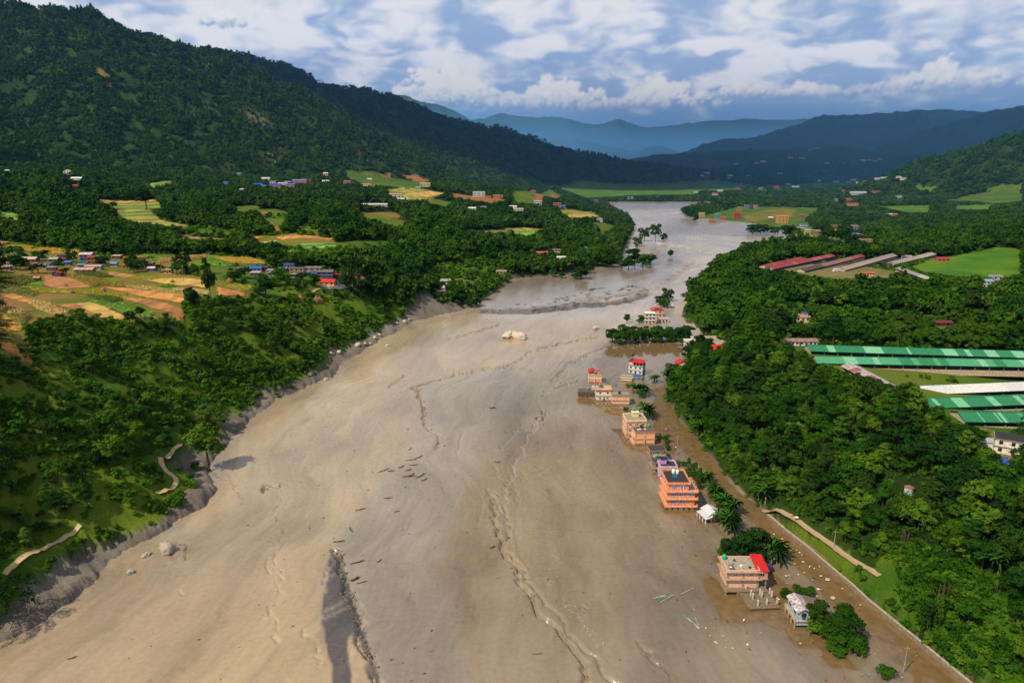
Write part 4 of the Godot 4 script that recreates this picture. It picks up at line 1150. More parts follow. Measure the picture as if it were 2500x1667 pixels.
func leaf_color() -> Color:
	var t := rng.randf()
	var c := Color(0.009, 0.036, 0.005).lerp(Color(0.030, 0.080, 0.006), t * t)
	if rng.randf() < 0.07:
		c = Color(0.052, 0.106, 0.009)
	return c

func make_forest() -> void:
	var horizon := PackedFloat32Array()
	horizon.resize(240)
	horizon.fill(-10.0)
	var near_trees := []
	var near_bushes := []
	var f := 112.0
	while f < 4500.0:
		var s := maxf(4.7, f * 0.0031)
		var n := int(2.3 * f / s)
		for i in n:
			var x := -1.15 * f + (i + rng.randf() * 0.95) * s
			var ff := f + (rng.randf() - 0.5) * s * 1.6
			var a := x / ff
			if absf(a) > (1.1 if f < 400.0 else 0.86):
				continue
			var sd := bank(x, ff)
			if sd < 1.5:
				continue
			var c := cover_at(x, ff)
			var y := ground(x, ff)
			var hb := clampi(int((a + 1.2) / 2.4 * 240.0), 0, 239)
			var top := (y + 10.0 - 130.0) / ff
			if top < horizon[hb] - 0.004 and f > 500.0:
				continue
			var g := n_mid.get_noise_2d(x * 0.8, ff * 0.8)
			if f > 1500.0 and c == FOREST and n_small.get_noise_2d(x * 0.5, ff * 0.5) + n_mid.get_noise_2d(x, ff) * 0.6 < -0.16:
				continue
			var sz := s / 5.6 * (0.5 + 0.5 * rng.randf() + 0.7 * pow(rng.randf(), 3.0)) if f > 1200.0 else 0.50 + 0.55 * rng.randf() + 0.75 * pow(rng.randf(), 3.0)
			var roll := rng.randf()
			var is_tree := false
			match c:
				FOREST:
					is_tree = roll < 0.93
				SHRUB:
					is_tree = roll < clampf((0.45 if x > 0.0 else (0.36 if ff < 300.0 else 0.05)) + g * 0.9, 0.0, 0.6)
				GRASS, YARD:
					is_tree = roll < 0.035
				SPARSE:
					is_tree = roll < 0.3
				FIELD, PADDY:
					is_tree = roll < 0.004
			if sd < 5.0 and x < 0.0 and f < 500.0:
				is_tree = false
			var lim := limit_at(x, ff)
			if lim < 2.2:
				is_tree = false
			sz = minf(sz, lim / 9.0)
			if c == FOREST and is_tree and f < 420.0 and sd < 9.0:
				sz *= 0.62
			if is_tree and blocked(x, ff):
				is_tree = false
			if is_tree:
				var col := leaf_color()
				col = col.lerp(Color(0.040, 0.092, 0.009), clampf(0.18 + g * 1.6, 0.0, 0.8))
				if c == SHRUB:
					sz *= 0.8
				if ff < 760.0:
					near_trees.append([x, ff, y, sz, col, in_frame(x, y + 4.0, ff)])
				elif ff < 1500.0:
					plant("broadleaf_forest", T.mid[rng.randi() % 5], x, ff, y, Vector3(sz, sz * (0.8 + rng.randf() * 0.5), sz), col)
				elif ff < 3000.0 and land(x, ff) > 110.0 and g > -0.12:
					plant("mountain_forest", T.slim if rng.randf() < 0.5 else T.far[rng.randi() % 4], x, ff, y - 1.0, Vector3(sz, sz, sz), col)
				else:
					if ff > 2800.0:
						sz *= 0.72
					plant("mountain_forest", T.far[rng.randi() % 4], x, ff, y - 1.0, Vector3(sz, sz * 0.8, sz), col)
		# what this row of ground hides
		var hn := 240
		for k in hn:
			var a := A0 + (k + 0.5) / hn * 2.4
			var e := (ground(a * f, f) - 130.0) / f
			if e > horizon[k]:
				horizon[k] = e
		f += s
	# bushes and ground cover on the near slopes
	f = 112.0
	while f < 900.0:
		var s := maxf(1.75, f * 0.0062)
		var n := int(2.2 * f / s)
		for i in n:
			var x := -1.1 * f + (i + rng.randf()) * s
			var ff := f + (rng.randf() - 0.5) * s
			var sd := bank(x, ff)
			if sd < (2.0 if x < 0.0 else 0.3):
				continue
			var c := cover_at(x, ff)
			var g := n_small.get_noise_2d(x * 0.6 + 300.0, ff * 0.6)
			var ok := false
			match c:
				SHRUB:
					ok = rng.randf() < clampf((0.72 if x < 0.0 else 0.95) + g * 2.0, 0.12, 1.0)
				FOREST:
					ok = rng.randf() < 0.45
				GRASS:
					ok = rng.randf() < clampf(0.10 + g * 0.5, 0.0, 0.4)
				MUD:
					ok = rng.randf() < 0.012
			if not ok or blocked(x, ff) or limit_at(x, ff) < 0.5:
				continue
			var y := ground(x, ff)
			var col := leaf_color().lerp(Color(0.062, 0.150, 0.009), rng.randf() * 0.95)
			var sz := s / 2.1 * (0.55 + 0.85 * rng.randf())
			if ff < 420.0:
				near_bushes.append([x, ff, y, minf(sz, 1.9), col, in_frame(x, y, ff)])
			else:
				plant("undergrowth", T.bush_far, x, ff, y, Vector3(sz, sz * 0.8, sz) * 0.9, col)
		f += s
	# the three hundred largest of each stand on their own, the rest grow as one mass
	settle(near_trees, 300, true)
	settle(near_bushes, 300, false)
	for kind in forests:
		grow(kind)

func settle(list: Array, most: int, trees: bool) -> void:
	list.sort_custom(func(p, q): return p[3] / p[1] > q[3] / q[1])
	var done := 0
	for t in list:
		if t[5] and done < most:
			done += 1
			var left: bool = t[0] < 0.0
			var at := Vector3(t[0], t[2], -t[1])
			if trees:
				var k := rng.randi() % 6 if rng.randf() < 0.72 else 6 + rng.randi() % 2
				var o: Node3D
				if left:
					o = thing("broadleaf_tree", "green broadleaf tree among the bushes of the left river bank", "tree", at, rng.randf() * 360.0, "trees on the left river bank")
				elif t[1] > 420.0:
					o = thing("broadleaf_tree", "dark green tree in the wood beyond the green roofed sheds", "tree", at, rng.randf() * 360.0, "trees beyond the green sheds")
				elif cover_at(t[0], t[1]) == GRASS or cover_at(t[0], t[1]) == YARD:
					o = thing("broadleaf_tree", "lone green tree on the grass between the long sheds", "tree", at, rng.randf() * 360.0, "trees between the sheds")
				else:
					o = thing("broadleaf_tree", "dark green broadleaf tree in the dense wood right of the flood", "tree", at, rng.randf() * 360.0, "trees of the wood right of the flood")
				o.scale = Vector3(t[3], t[3] * (0.85 + rng.randf() * 0.35), t[3])
				part("trunk", T.trunk[k], M.bark, o)
				part("crown", T.near[k], M.leaf[rng.randi() % 6] if k != 6 else M.leaf[[3, 5][rng.randi() % 2]], o)
			else:
				var k := rng.randi() % 4
				var o := part("bush", T.bush[k], M.leaf[[1, 3, 5, 1, 0][rng.randi() % 5]], self, at)
				o.rotation.y = rng.randf() * TAU
				o.scale = Vector3.ONE * t[3]
				if left:
					tag(o, "low leafy green bush on the slope above the left mud bank", "bush", "bushes of the left river bank")
				else:
					tag(o, "low leafy green bush along the foot of the right wood", "bush", "bushes of the right river bank")
		elif trees:
			var k := rng.randi() % 6 if rng.randf() < 0.75 else 6 + rng.randi() % 2
			plant("broadleaf_wood" if t[1] < 400.0 else "broadleaf_forest", T.near[k] if t[1] < 430.0 else T.mid[k % 5], t[0], t[1], t[2], Vector3(t[3], t[3] * (0.85 + rng.randf() * 0.35), t[3]), t[4])
		else:
			plant("undergrowth", T.bush[rng.randi() % 4], t[0], t[1], t[2], Vector3.ONE * t[3], t[4])

func grow(kind: String) -> void:
	var by := {}
	for t in forests[kind]:
		if not by.has(t[0]):
			by[t[0]] = []
		by[t[0]].append(t)
	for mesh in by:
		var mm := MultiMesh.new()
		mm.transform_format = MultiMesh.TRANSFORM_3D
		mm.use_colors = true
		mm.mesh = mesh
		mm.instance_count = by[mesh].size()
		var i := 0
		for t in by[mesh]:
			mm.set_instance_transform(i, t[1])
			mm.set_instance_color(i, t[2])
			i += 1
		var o := MultiMeshInstance3D.new()
		o.name = numbered(kind)
		o.multimesh = mm
		o.material_override = M.clod if kind == "mud_clods" or kind == "flood_debris" else M.white_leaf
		add_child(o)
		tag(o, STUFF_LABEL.get(kind, "green plants growing on the slopes"), STUFF_CATEGORY.get(kind, "forest"), "", "stuff")

var STUFF_LABEL := {
	"broadleaf_wood": "thick dark green broadleaf wood on the river slopes",
	"broadleaf_forest": "broadleaf trees spread between the terraced fields and hamlets",
	"mountain_forest": "dense forest covering the mountain sides",
	"undergrowth": "tangled green undergrowth on the river slopes",
	"mud_clods": "broken clods of mud along the torn channels",
	"flood_debris": "small pale and dark bits strewn over the flood mud",
	"crop": "rows of maize and millet on the terrace fields",
}
var STUFF_CATEGORY := {"mud_clods": "mud", "flood_debris": "debris", "undergrowth": "undergrowth", "crop": "crop"}

# houses, roads and yards keep the trees away
var footprints := {}

func keep_clear(p: Vector2, r: float) -> void:
	for dx in range(int(floorf((p.x - r) / 2.0)), int(floorf((p.x + r) / 2.0)) + 1):
		for dz in range(int(floorf((p.y - r) / 2.0)), int(floorf((p.y + r) / 2.0)) + 1):
			footprints[Vector2i(dx, dz)] = true

func blocked(x: float, f: float) -> bool:
	return footprints.has(Vector2i(int(floorf(x / 2.0)), int(floorf(-f / 2.0))))

# ---------------------------------------------------------------- buildings
var paints := {}

func paint(c: Color, rough := 0.85, kind := "wall") -> StandardMaterial3D:
	# sRGB paint with weathering: streaks and blotches of grime from a tiling noise
	var key := "%s%s%.2f" % [c.to_html(), kind, rough]
	if not paints.has(key):
		var m := StandardMaterial3D.new()
		m.albedo_color = c
		m.roughness = rough
		if kind == "wall":
			m.albedo_texture = T.grime
			world_mapped(m, 9.0)
		elif kind == "tin":
			m.albedo_texture = T.grime
			m.metallic = 0.25
			world_mapped(m, 6.0)
		elif kind == "rust":
			m.albedo_texture = T.rust
			world_mapped(m, 11.0)
		elif kind == "brick":
			m.albedo_texture = T.brick
			world_mapped(m, 5.0)
		paints[key] = m
	return paints[key]

func make_building_kit() -> void:
	T.box = bevel_box()
	T.grime = noise_tex(71, 0.03, Color(0.68, 0.66, 0.63), Color(1, 1, 1), 256, 4)
	T.rust = noise_tex(72, 0.035, Color(0.50, 0.26, 0.15), Color(1.0, 1.0, 1.0), 256, 3)
	T.brick = noise_tex(73, 0.10, Color(0.82, 0.77, 0.74), Color(1, 1, 1), 256, 5)
	M.glass = mat(Color(0.07, 0.09, 0.12), 0.12)
	M.concrete = paint(Color(0.62, 0.59, 0.54))
	M.mud_stain = paint(Color(0.52, 0.45, 0.35), 0.9)
	M.dark = mat(Color(0.10, 0.095, 0.09), 0.9)
	M.tank = mat(Color(0.06, 0.58, 0.42), 0.5)
	M.tank_black = mat(Color(0.05, 0.05, 0.06), 0.5)
	M.white_frame = mat(Color(0.82, 0.82, 0.80), 0.7)
	M.blue_frame = mat(Color(0.30, 0.42, 0.72), 0.6)
	M.blue_glass = mat(Color(0.22, 0.38, 0.70), 0.25)
	M.brown_frame = mat(Color(0.30, 0.19, 0.13), 0.7)

func bevel_box() -> ArrayMesh:
	# a unit box with its edges just broken, 0..1 scaled to size by the node
	var st := SurfaceTool.new()
	var b := BoxMesh.new()
	b.size = Vector3.ONE
	st.append_from(b, 0, Transform3D.IDENTITY)
	return st.commit()

func box(called: String, parent: Node, m: Material, c: Vector3, size: Vector3, turn := 0.0) -> MeshInstance3D:
	var o := part(called, T.box, m, parent, c, turn)
	o.scale = size
	return o

func sheet(st: SurfaceTool, a: Vector3, b: Vector3, c: Vector3, d: Vector3, t: float) -> void:
	# a thick four-cornered panel
	st.set_smooth_group(-1)
	var n := (b - a).cross(d - a).normalized() * t
	if n.y > 0.0:
		n = -n
	var lo := [a + n, b + n, c + n, d + n]
	var hi := [a, b, c, d]
	var faces := [[hi[0], hi[1], hi[2], hi[3]], [lo[3], lo[2], lo[1], lo[0]]]
	for k in 4:
		var k2 := (k + 1) % 4
		faces.append([hi[k2], hi[k], lo[k], lo[k2]])
	for f in faces:
		for p in [f[0], f[1], f[2], f[0], f[2], f[3]]:
			st.add_vertex(p)

func panel(called: String, parent: Node, m: Material, a: Vector3, b: Vector3, c: Vector3, d: Vector3, t := 0.08) -> MeshInstance3D:
	var st := SurfaceTool.new()
	st.begin(Mesh.PRIMITIVE_TRIANGLES)
	sheet(st, a, b, c, d, t)
	st.generate_normals()
	return part(called, st.commit(), m, parent)

func gable_wall(parent: Node, m: Material, w: float, d: float, h: float, rise: float, along: String) -> void:
	var st := SurfaceTool.new()
	st.begin(Mesh.PRIMITIVE_TRIANGLES)
	st.set_smooth_group(-1)
	for e in [0, 1]:
		if along == "x":
			var x: float = (-w / 2 + 0.05) if e == 0 else (w / 2 - 0.05)
			for p in [Vector3(x, h, 0), Vector3(x, h + rise, -d / 2), Vector3(x, h, -d)]:
				st.add_vertex(p)
		else:
			var z: float = -0.05 if e == 0 else (-d + 0.05)
			for p in [Vector3(-w / 2, h, z), Vector3(0, h + rise, z), Vector3(w / 2, h, z)]:
				st.add_vertex(p)
	st.generate_normals()
	part("gable_wall", st.commit(), m, parent)

func gable_roof(o: Node, m: Material, w: float, d: float, h: float, rise: float, along: String, over := 0.5) -> void:
	if along == "x":
		var x := w / 2 + over
		var lift := -rise * over / (d / 2)
		panel("roof_panel", o, m, Vector3(-x, h + lift, over), Vector3(x, h + lift, over), Vector3(x, h + rise, -d / 2), Vector3(-x, h + rise, -d / 2))
		panel("roof_panel", o, m, Vector3(-x, h + rise, -d / 2), Vector3(x, h + rise, -d / 2), Vector3(x, h + lift, -d - over), Vector3(-x, h + lift, -d - over))
	else:
		var x := w / 2 + over
		var lift := -rise * over / (w / 2)
		panel("roof_panel", o, m, Vector3(-x, h + lift, over), Vector3(0, h + rise, over), Vector3(0, h + rise, -d - over), Vector3(-x, h + lift, -d - over))
		panel("roof_panel", o, m, Vector3(0, h + rise, over), Vector3(x, h + lift, over), Vector3(x, h + lift, -d - over), Vector3(0, h + rise, -d - over))

func arch_roof(o: Node, m: Material, x0: float, x1: float, z0: float, z1: float, h: float, rise: float) -> void:
	var st := SurfaceTool.new()
	st.begin(Mesh.PRIMITIVE_TRIANGLES)
	var n := 8
	for k in n:
		var t0 := float(k) / n
		var t1 := float(k + 1) / n
		var y0 := h + rise * sin(PI * t0)
		var y1 := h + rise * sin(PI * t1)
		sheet(st, Vector3(lerpf(x0, x1, t0), y0, z0), Vector3(lerpf(x0, x1, t1), y1, z0), Vector3(lerpf(x0, x1, t1), y1, z1), Vector3(lerpf(x0, x1, t0), y0, z1), 0.08)
	st.generate_normals()
	part("roof", st.commit(), m, o)

func base_y(p: Vector2) -> float:
	return 0.15 if bank(p.x, -p.y) < 0.5 else ground(p.x, -p.y)

func window_at(o: Node, face: int, w: float, d: float, u: float, y: float, size: Vector2, frame: Material, fine: bool, pane: Material = null) -> void:
	if pane == null:
		pane = M.glass
	# face 0 front, 1 right, 2 left
	var c := Vector3(u, y, 0.03)
	var s := Vector3(size.x, size.y, 0.10)
	if face == 1:
		c = Vector3(w / 2 + 0.03, y, -u)
		s = Vector3(0.10, size.y, size.x)
	elif face == 2:
		c = Vector3(-w / 2 - 0.03, y, -u)
		s = Vector3(0.10, size.y, size.x)
	if not fine:
		box("window", o, M.glass, c, s)
		return
	var f := Node3D.new()
	f.name = "window"
	f.position = c
	o.add_child(f, true)
	box("frame", f, frame, Vector3.ZERO, s)
	var n := 2 if size.x < 1.6 else 3
	for k in n:
		var off := (k - (n - 1) / 2.0) * size.x / n
		var ps := Vector3(size.x / n - 0.14, size.y - 0.22, 0.05)
		if face == 0:
			box("pane", f, pane, Vector3(off, 0, 0.045), ps)
		else:
			var sg := 1.0 if face == 1 else -1.0
			box("pane", f, pane, Vector3(0.045 * sg, 0, off), Vector3(ps.z, ps.y, ps.x))

# A house: `at` is the middle of the foot of its front wall. o: options
func house(at: Vector2, w: float, d: float, floors: int, wall: Color, roof: String, roof_c: Color, label: String, o := {}) -> Node3D:
	var turn: float = o.get("turn", 0.0)
	var fh: float = o.get("fh", 2.9)
	var h := floors * fh
	var y: float = o.get("y", base_y(at))
	var t := thing(o.get("called", "house"), label, o.get("category", "house"), Vector3(at.x, y, at.y), turn, o.get("group", ""))
	keep_clear(at + Vector2(0, -d / 2).rotated(-deg_to_rad(turn)), maxf(w, d) * 0.5 + 2.0)
	keep_clear(at + Vector2(0, 5.0), w * 0.5)
	mark_sight(at, w * 0.5)
	var far: bool = -at.y > 620.0
	var fine: bool = -at.y < 420.0
	var wm := paint(wall, 0.85, o.get("skin", "wall"))
	var rm := paint(roof_c, 0.6, o.get("roof_skin", "tin"))
	var frame: Material = o.get("frame", M.white_frame)
	box("wall", t, wm, Vector3(0, h / 2 - 1.0, -d / 2), Vector3(w, h + 2.0, d))
	if bank(at.x, -at.y) < 0.5 and y < 1.0:
		box("mud_line", t, M.mud_stain, Vector3(0, 0.2, -d / 2), Vector3(w + 0.05, 0.9, d + 0.05))
	var trim: Material = o.get("trim", M.concrete)
	if floors > 1 or roof == "flat" or roof == "deck":
		for k in floors:
			if k < floors - 1 or roof in ["flat", "deck", "arch"]:
				var over: float = o.get("slab", 0.35)
				box("floor_slab", t, trim, Vector3(0, (k + 1) * fh, -d / 2), Vector3(w + over * 2, 0.22, d + over * 2))
	if o.get("frame_posts", false):
		for cx in [-w / 2, 0.0, w / 2]:
			for cz in [0.0, -d]:
				if cx == 0.0 and cz != 0.0:
					continue
				box("column", t, trim, Vector3(cx, h / 2, cz), Vector3(0.42, h - 0.1, 0.42))
	var nf: int = o.get("windows", 2)
	var ns: int = o.get("side", 2)
	var size: Vector2 = o.get("size", Vector2(1.3, 1.2))
	for k in floors:
		var yy := k * fh + fh * 0.55
		if k == 0 and o.get("blind", false):
			continue
		for i in nf:
			window_at(t, 0, w, d, (i + 0.5) / nf * w - w / 2, yy, size, frame, fine)
		for i in ns:
			window_at(t, 2 if at.x > 0.0 else 1, w, d, (i + 0.5) / ns * d, yy, size, frame, fine)
	if o.has("door") or (floors >= 1 and not far and o.get("door", true)):
		if not o.get("blind", false):
			box("door", t, M.brown_frame, Vector3(w * 0.02, 1.0, 0.04), Vector3(0.9, 2.0, 0.09))
	match roof:
		"flat":
			var pm: Material = o.get("parapet", wm)
			var ph: float = o.get("parapet_h", 0.75)
			box("parapet", t, pm, Vector3(0, h + 0.11 + ph / 2, 0.08), Vector3(w + 0.5, ph, 0.14))
			box("parapet", t, pm, Vector3(0, h + 0.11 + ph / 2, -d - 0.08), Vector3(w + 0.5, ph, 0.14))
			box("parapet", t, pm, Vector3(-w / 2 - 0.17, h + 0.11 + ph / 2, -d / 2), Vector3(0.14, ph, d))
			box("parapet", t, pm, Vector3(w / 2 + 0.17, h + 0.11 + ph / 2, -d / 2), Vector3(0.14, ph, d))
			box("roof", t, paint(roof_c, 0.9), Vector3(0, h + 0.15, -d / 2), Vector3(w, 0.1, d - 0.1))
		"deck":
			box("roof", t, paint(roof_c, 0.9), Vector3(0, h + 0.15, -d / 2), Vector3(w + 0.3, 0.12, d + 0.3))
		"gable_x":
			gable_wall(t, wm, w, d, h, d * o.get("pitch", 0.22), "x")
			gable_roof(t, rm, w, d, h, d * o.get("pitch", 0.22), "x")
		"gable_z":
			gable_wall(t, wm, w, d, h, w * o.get("pitch", 0.22), "z")
			gable_roof(t, rm, w, d, h, w * o.get("pitch", 0.22), "z")
		"shed":
			var r := d * 0.12
			panel("roof_panel", t, rm, Vector3(-w / 2 - 0.4, h + 0.15, 0.5), Vector3(w / 2 + 0.4, h + 0.15, 0.5), Vector3(w / 2 + 0.4, h + 0.15 + r, -d - 0.4), Vector3(-w / 2 - 0.4, h + 0.15 + r, -d - 0.4))
			box("upper_wall", t, wm, Vector3(0, h + r * 0.4, -d + 0.1), Vector3(w, r * 0.9, 0.2))
		"arch":
			arch_roof(t, rm, -w / 2 - 0.4, w / 2 + 0.4, 0.5, -d - 0.4, h + 0.5, w * 0.14)
			box("upper_wall", t, wm, Vector3(0, h + 0.35, -d / 2), Vector3(w - 0.4, 0.7, d - 0.4))
	if o.has("cabin"):
		# the little stair house on the roof: [x, z from the front, width, depth, colour, roof colour]
		var c: Array = o.cabin
		box("stair_cabin", t, paint(c[4]), Vector3(c[0], h + 1.25, -c[1]), Vector3(c[2], 2.3, c[3]))
		box("cabin_roof", t, paint(c[5], 0.6), Vector3(c[0], h + 2.5, -c[1]), Vector3(c[2] + 0.6, 0.14, c[3] + 0.6))
	if o.has("tank"):
		var k: Array = o.tank
		water_tank(t, Vector3(k[0], h + k[2], -k[1]), k[3] if k.size() > 3 else "green")
	return t

func water_tank(o: Node, at: Vector3, color: String) -> void:
	# a ribbed plastic tank on a short stand
	var prof := [[0.0, 0.52], [0.15, 0.56], [0.3, 0.53], [0.45, 0.56], [0.6, 0.53], [0.75, 0.56], [0.95, 0.53], [1.12, 0.40], [1.2, 0.2], [1.28, 0.2], [1.3, 0.0]]
	var st := SurfaceTool.new()
	st.begin(Mesh.PRIMITIVE_TRIANGLES)
	for k in prof.size() - 1:
		for i in 10:
			var a0 := TAU * i / 10
			var a1 := TAU * (i + 1) / 10
			var p0 := Vector3(cos(a0) * prof[k][1], prof[k][0], sin(a0) * prof[k][1])
			var p1 := Vector3(cos(a1) * prof[k][1], prof[k][0], sin(a1) * prof[k][1])
			var q0 := Vector3(cos(a0) * prof[k + 1][1], prof[k + 1][0], sin(a0) * prof[k + 1][1])
			var q1 := Vector3(cos(a1) * prof[k + 1][1], prof[k + 1][0], sin(a1) * prof[k + 1][1])
			for p in [p0, q0, q1, p0, q1, p1]:
				st.add_vertex(p * 1.25)
	st.generate_normals()
	part("water_tank", st.commit(), {"green": M.tank, "black": M.tank_black, "white": M.white_frame, "yellow": paint(Color(0.85, 0.65, 0.1))}[color], o, at)

# A long shed: two slopes of sheet panels over a row of posts and a low wall
func long_shed(a: Vector2, b: Vector2, wide: float, wall_h: float, tones: Array, back: Color, label: String, o := {}) -> void:
	var dir := b - a
	var ln := dir.length()
	var turn := rad_to_deg(-dir.angle())
	var y: float = minf(ground(a.x, -a.y), ground(b.x, -b.y)) - 0.2
	if ln > 100.0:
		y = ground(a.lerp(b, 0.4).x, -a.lerp(b, 0.4).y)
	var mid := (a + b) / 2
	var t := thing("long_shed", label, "shed", Vector3(mid.x, y, mid.y), turn, o.get("group", ""))
	for k in int(ln / 5.0) + 1:
		keep_clear(a.lerp(b, k * 5.0 / ln) + dir.normalized().orthogonal() * wide * 0.5 * (1.0 if dir.normalized().orthogonal().y < 0 else -1.0), wide * 0.5 + 3.0)
		keep_clear(a.lerp(b, k * 5.0 / ln) + Vector2(0, 5.0), 3.0)
		mark_sight(a.lerp(b, k * 5.0 / ln), 3.0)
	var w := ln
	var d := wide
	var rise := d * 0.17
	box("low_wall", t, paint(o.get("wall", Color(0.78, 0.70, 0.62))), Vector3(0, -0.6, -0.12), Vector3(w, 3.0, 0.22))
	box("low_wall", t, paint(o.get("wall", Color(0.78, 0.70, 0.62))), Vector3(0, -0.6, -d + 0.12), Vector3(w, 3.0, 0.22))
	for s in [-1, 1]:
		box("end_wall", t, paint(o.get("end", Color(0.74, 0.68, 0.6))), Vector3(s * (w / 2 - 0.12), wall_h / 2 - 0.6, -d / 2), Vector3(0.24, wall_h + 1.2, d))
	box("floor", t, paint(Color(0.42, 0.35, 0.27)), Vector3(0, 0.12, -d / 2), Vector3(w - 0.6, 0.1, d - 0.6))
	box("centre_wall", t, paint(Color(0.50, 0.44, 0.38)), Vector3(0, wall_h / 2, -d / 2), Vector3(w - 0.6, wall_h, 0.2))
	var np := int(w / 7.0)
	for k in np + 1:
		box("post", t, M.blue_frame if o.get("blue", true) and k % 3 == 1 else M.concrete, Vector3(-w / 2 + 0.2 + k * (w - 0.4) / np, wall_h / 2, -0.1), Vector3(0.3, wall_h, 0.3))
	gable_wall(t, paint(o.get("end", Color(0.74, 0.68, 0.6))), w, d, wall_h, rise, "x")
	# front slope in sheets of their own colour: [share of the length, colour]
	var x := -w / 2 - 0.6
	var full := w + 1.2
	var skin: String = o.get("skin", "wall")
	for s in tones:
		var x2: float = x + full * s[0]
		panel("roof_panel", t, paint(s[1], 0.55, skin), Vector3(x, wall_h - 0.25, 0.9), Vector3(x2, wall_h - 0.25, 0.9), Vector3(x2, wall_h + rise, -d / 2), Vector3(x, wall_h + rise, -d / 2), 0.06)
		x = x2
	panel("roof_panel", t, paint(back, 0.55, skin), Vector3(-full / 2, wall_h + rise, -d / 2 - 0.01), Vector3(full / 2, wall_h + rise, -d / 2 - 0.01), Vector3(full / 2, wall_h - 0.25, -d - 0.9), Vector3(-full / 2, wall_h - 0.25, -d - 0.9), 0.06)
	box("ridge_cap", t, paint(back, 0.55), Vector3(0, wall_h + rise + 0.03, -d / 2), Vector3(full, 0.12, 0.5))
	if o.has("curtain"):
		panel("side_curtain", t, paint(o.curtain, 0.8), Vector3(-w / 2, wall_h - 0.2, 0.35), Vector3(w / 2, wall_h - 0.2, 0.35), Vector3(w / 2, wall_h - 1.3, 0.22), Vector3(-w / 2, wall_h - 1.3, 0.22), 0.04)

func stripes(n: int, seed_: int, a: Color, b: Color, c: Color) -> Array:
	var r := RandomNumberGenerator.new()
	r.seed = seed_
	var out := []
	var total := 0.0
	for k in n:
		var s := (0.25 + r.randf() * 2.2) * (1.5 if k % 2 == 0 else 0.8)
		var q := r.randf()
		out.append([s, a if k % 2 == 0 else (b if q < 0.7 else c)])
		total += s
	for s in out:
		s[0] /= total
	return out

# ---------------------------------------------------------------- the flooded houses
const BRICK := Color(0.86, 0.68, 0.57)
const PINK := Color(0.86, 0.66, 0.56)
const WHITE := Color(0.90, 0.89, 0.86)
const CREAM := Color(0.90, 0.83, 0.68)
const RED := Color(0.83, 0.11, 0.09)
const BLUE := Color(0.08, 0.36, 0.78)
const GREY := Color(0.55, 0.53, 0.50)
const DARK := Color(0.24, 0.22, 0.21)
const TIN := Color(0.74, 0.78, 0.82)
const ORANGE := Color(0.95, 0.62, 0.41)

func railing(o: Node, m: Material, a: Vector3, b: Vector3, h: float) -> void:
	var c := (a + b) / 2 + Vector3(0, h / 2, 0)
	var along := Vector3(absf(b.x - a.x), 0, absf(b.z - a.z))
	box("railing", o, m, c, Vector3(maxf(along.x, 0.12), h, maxf(along.z, 0.12)))

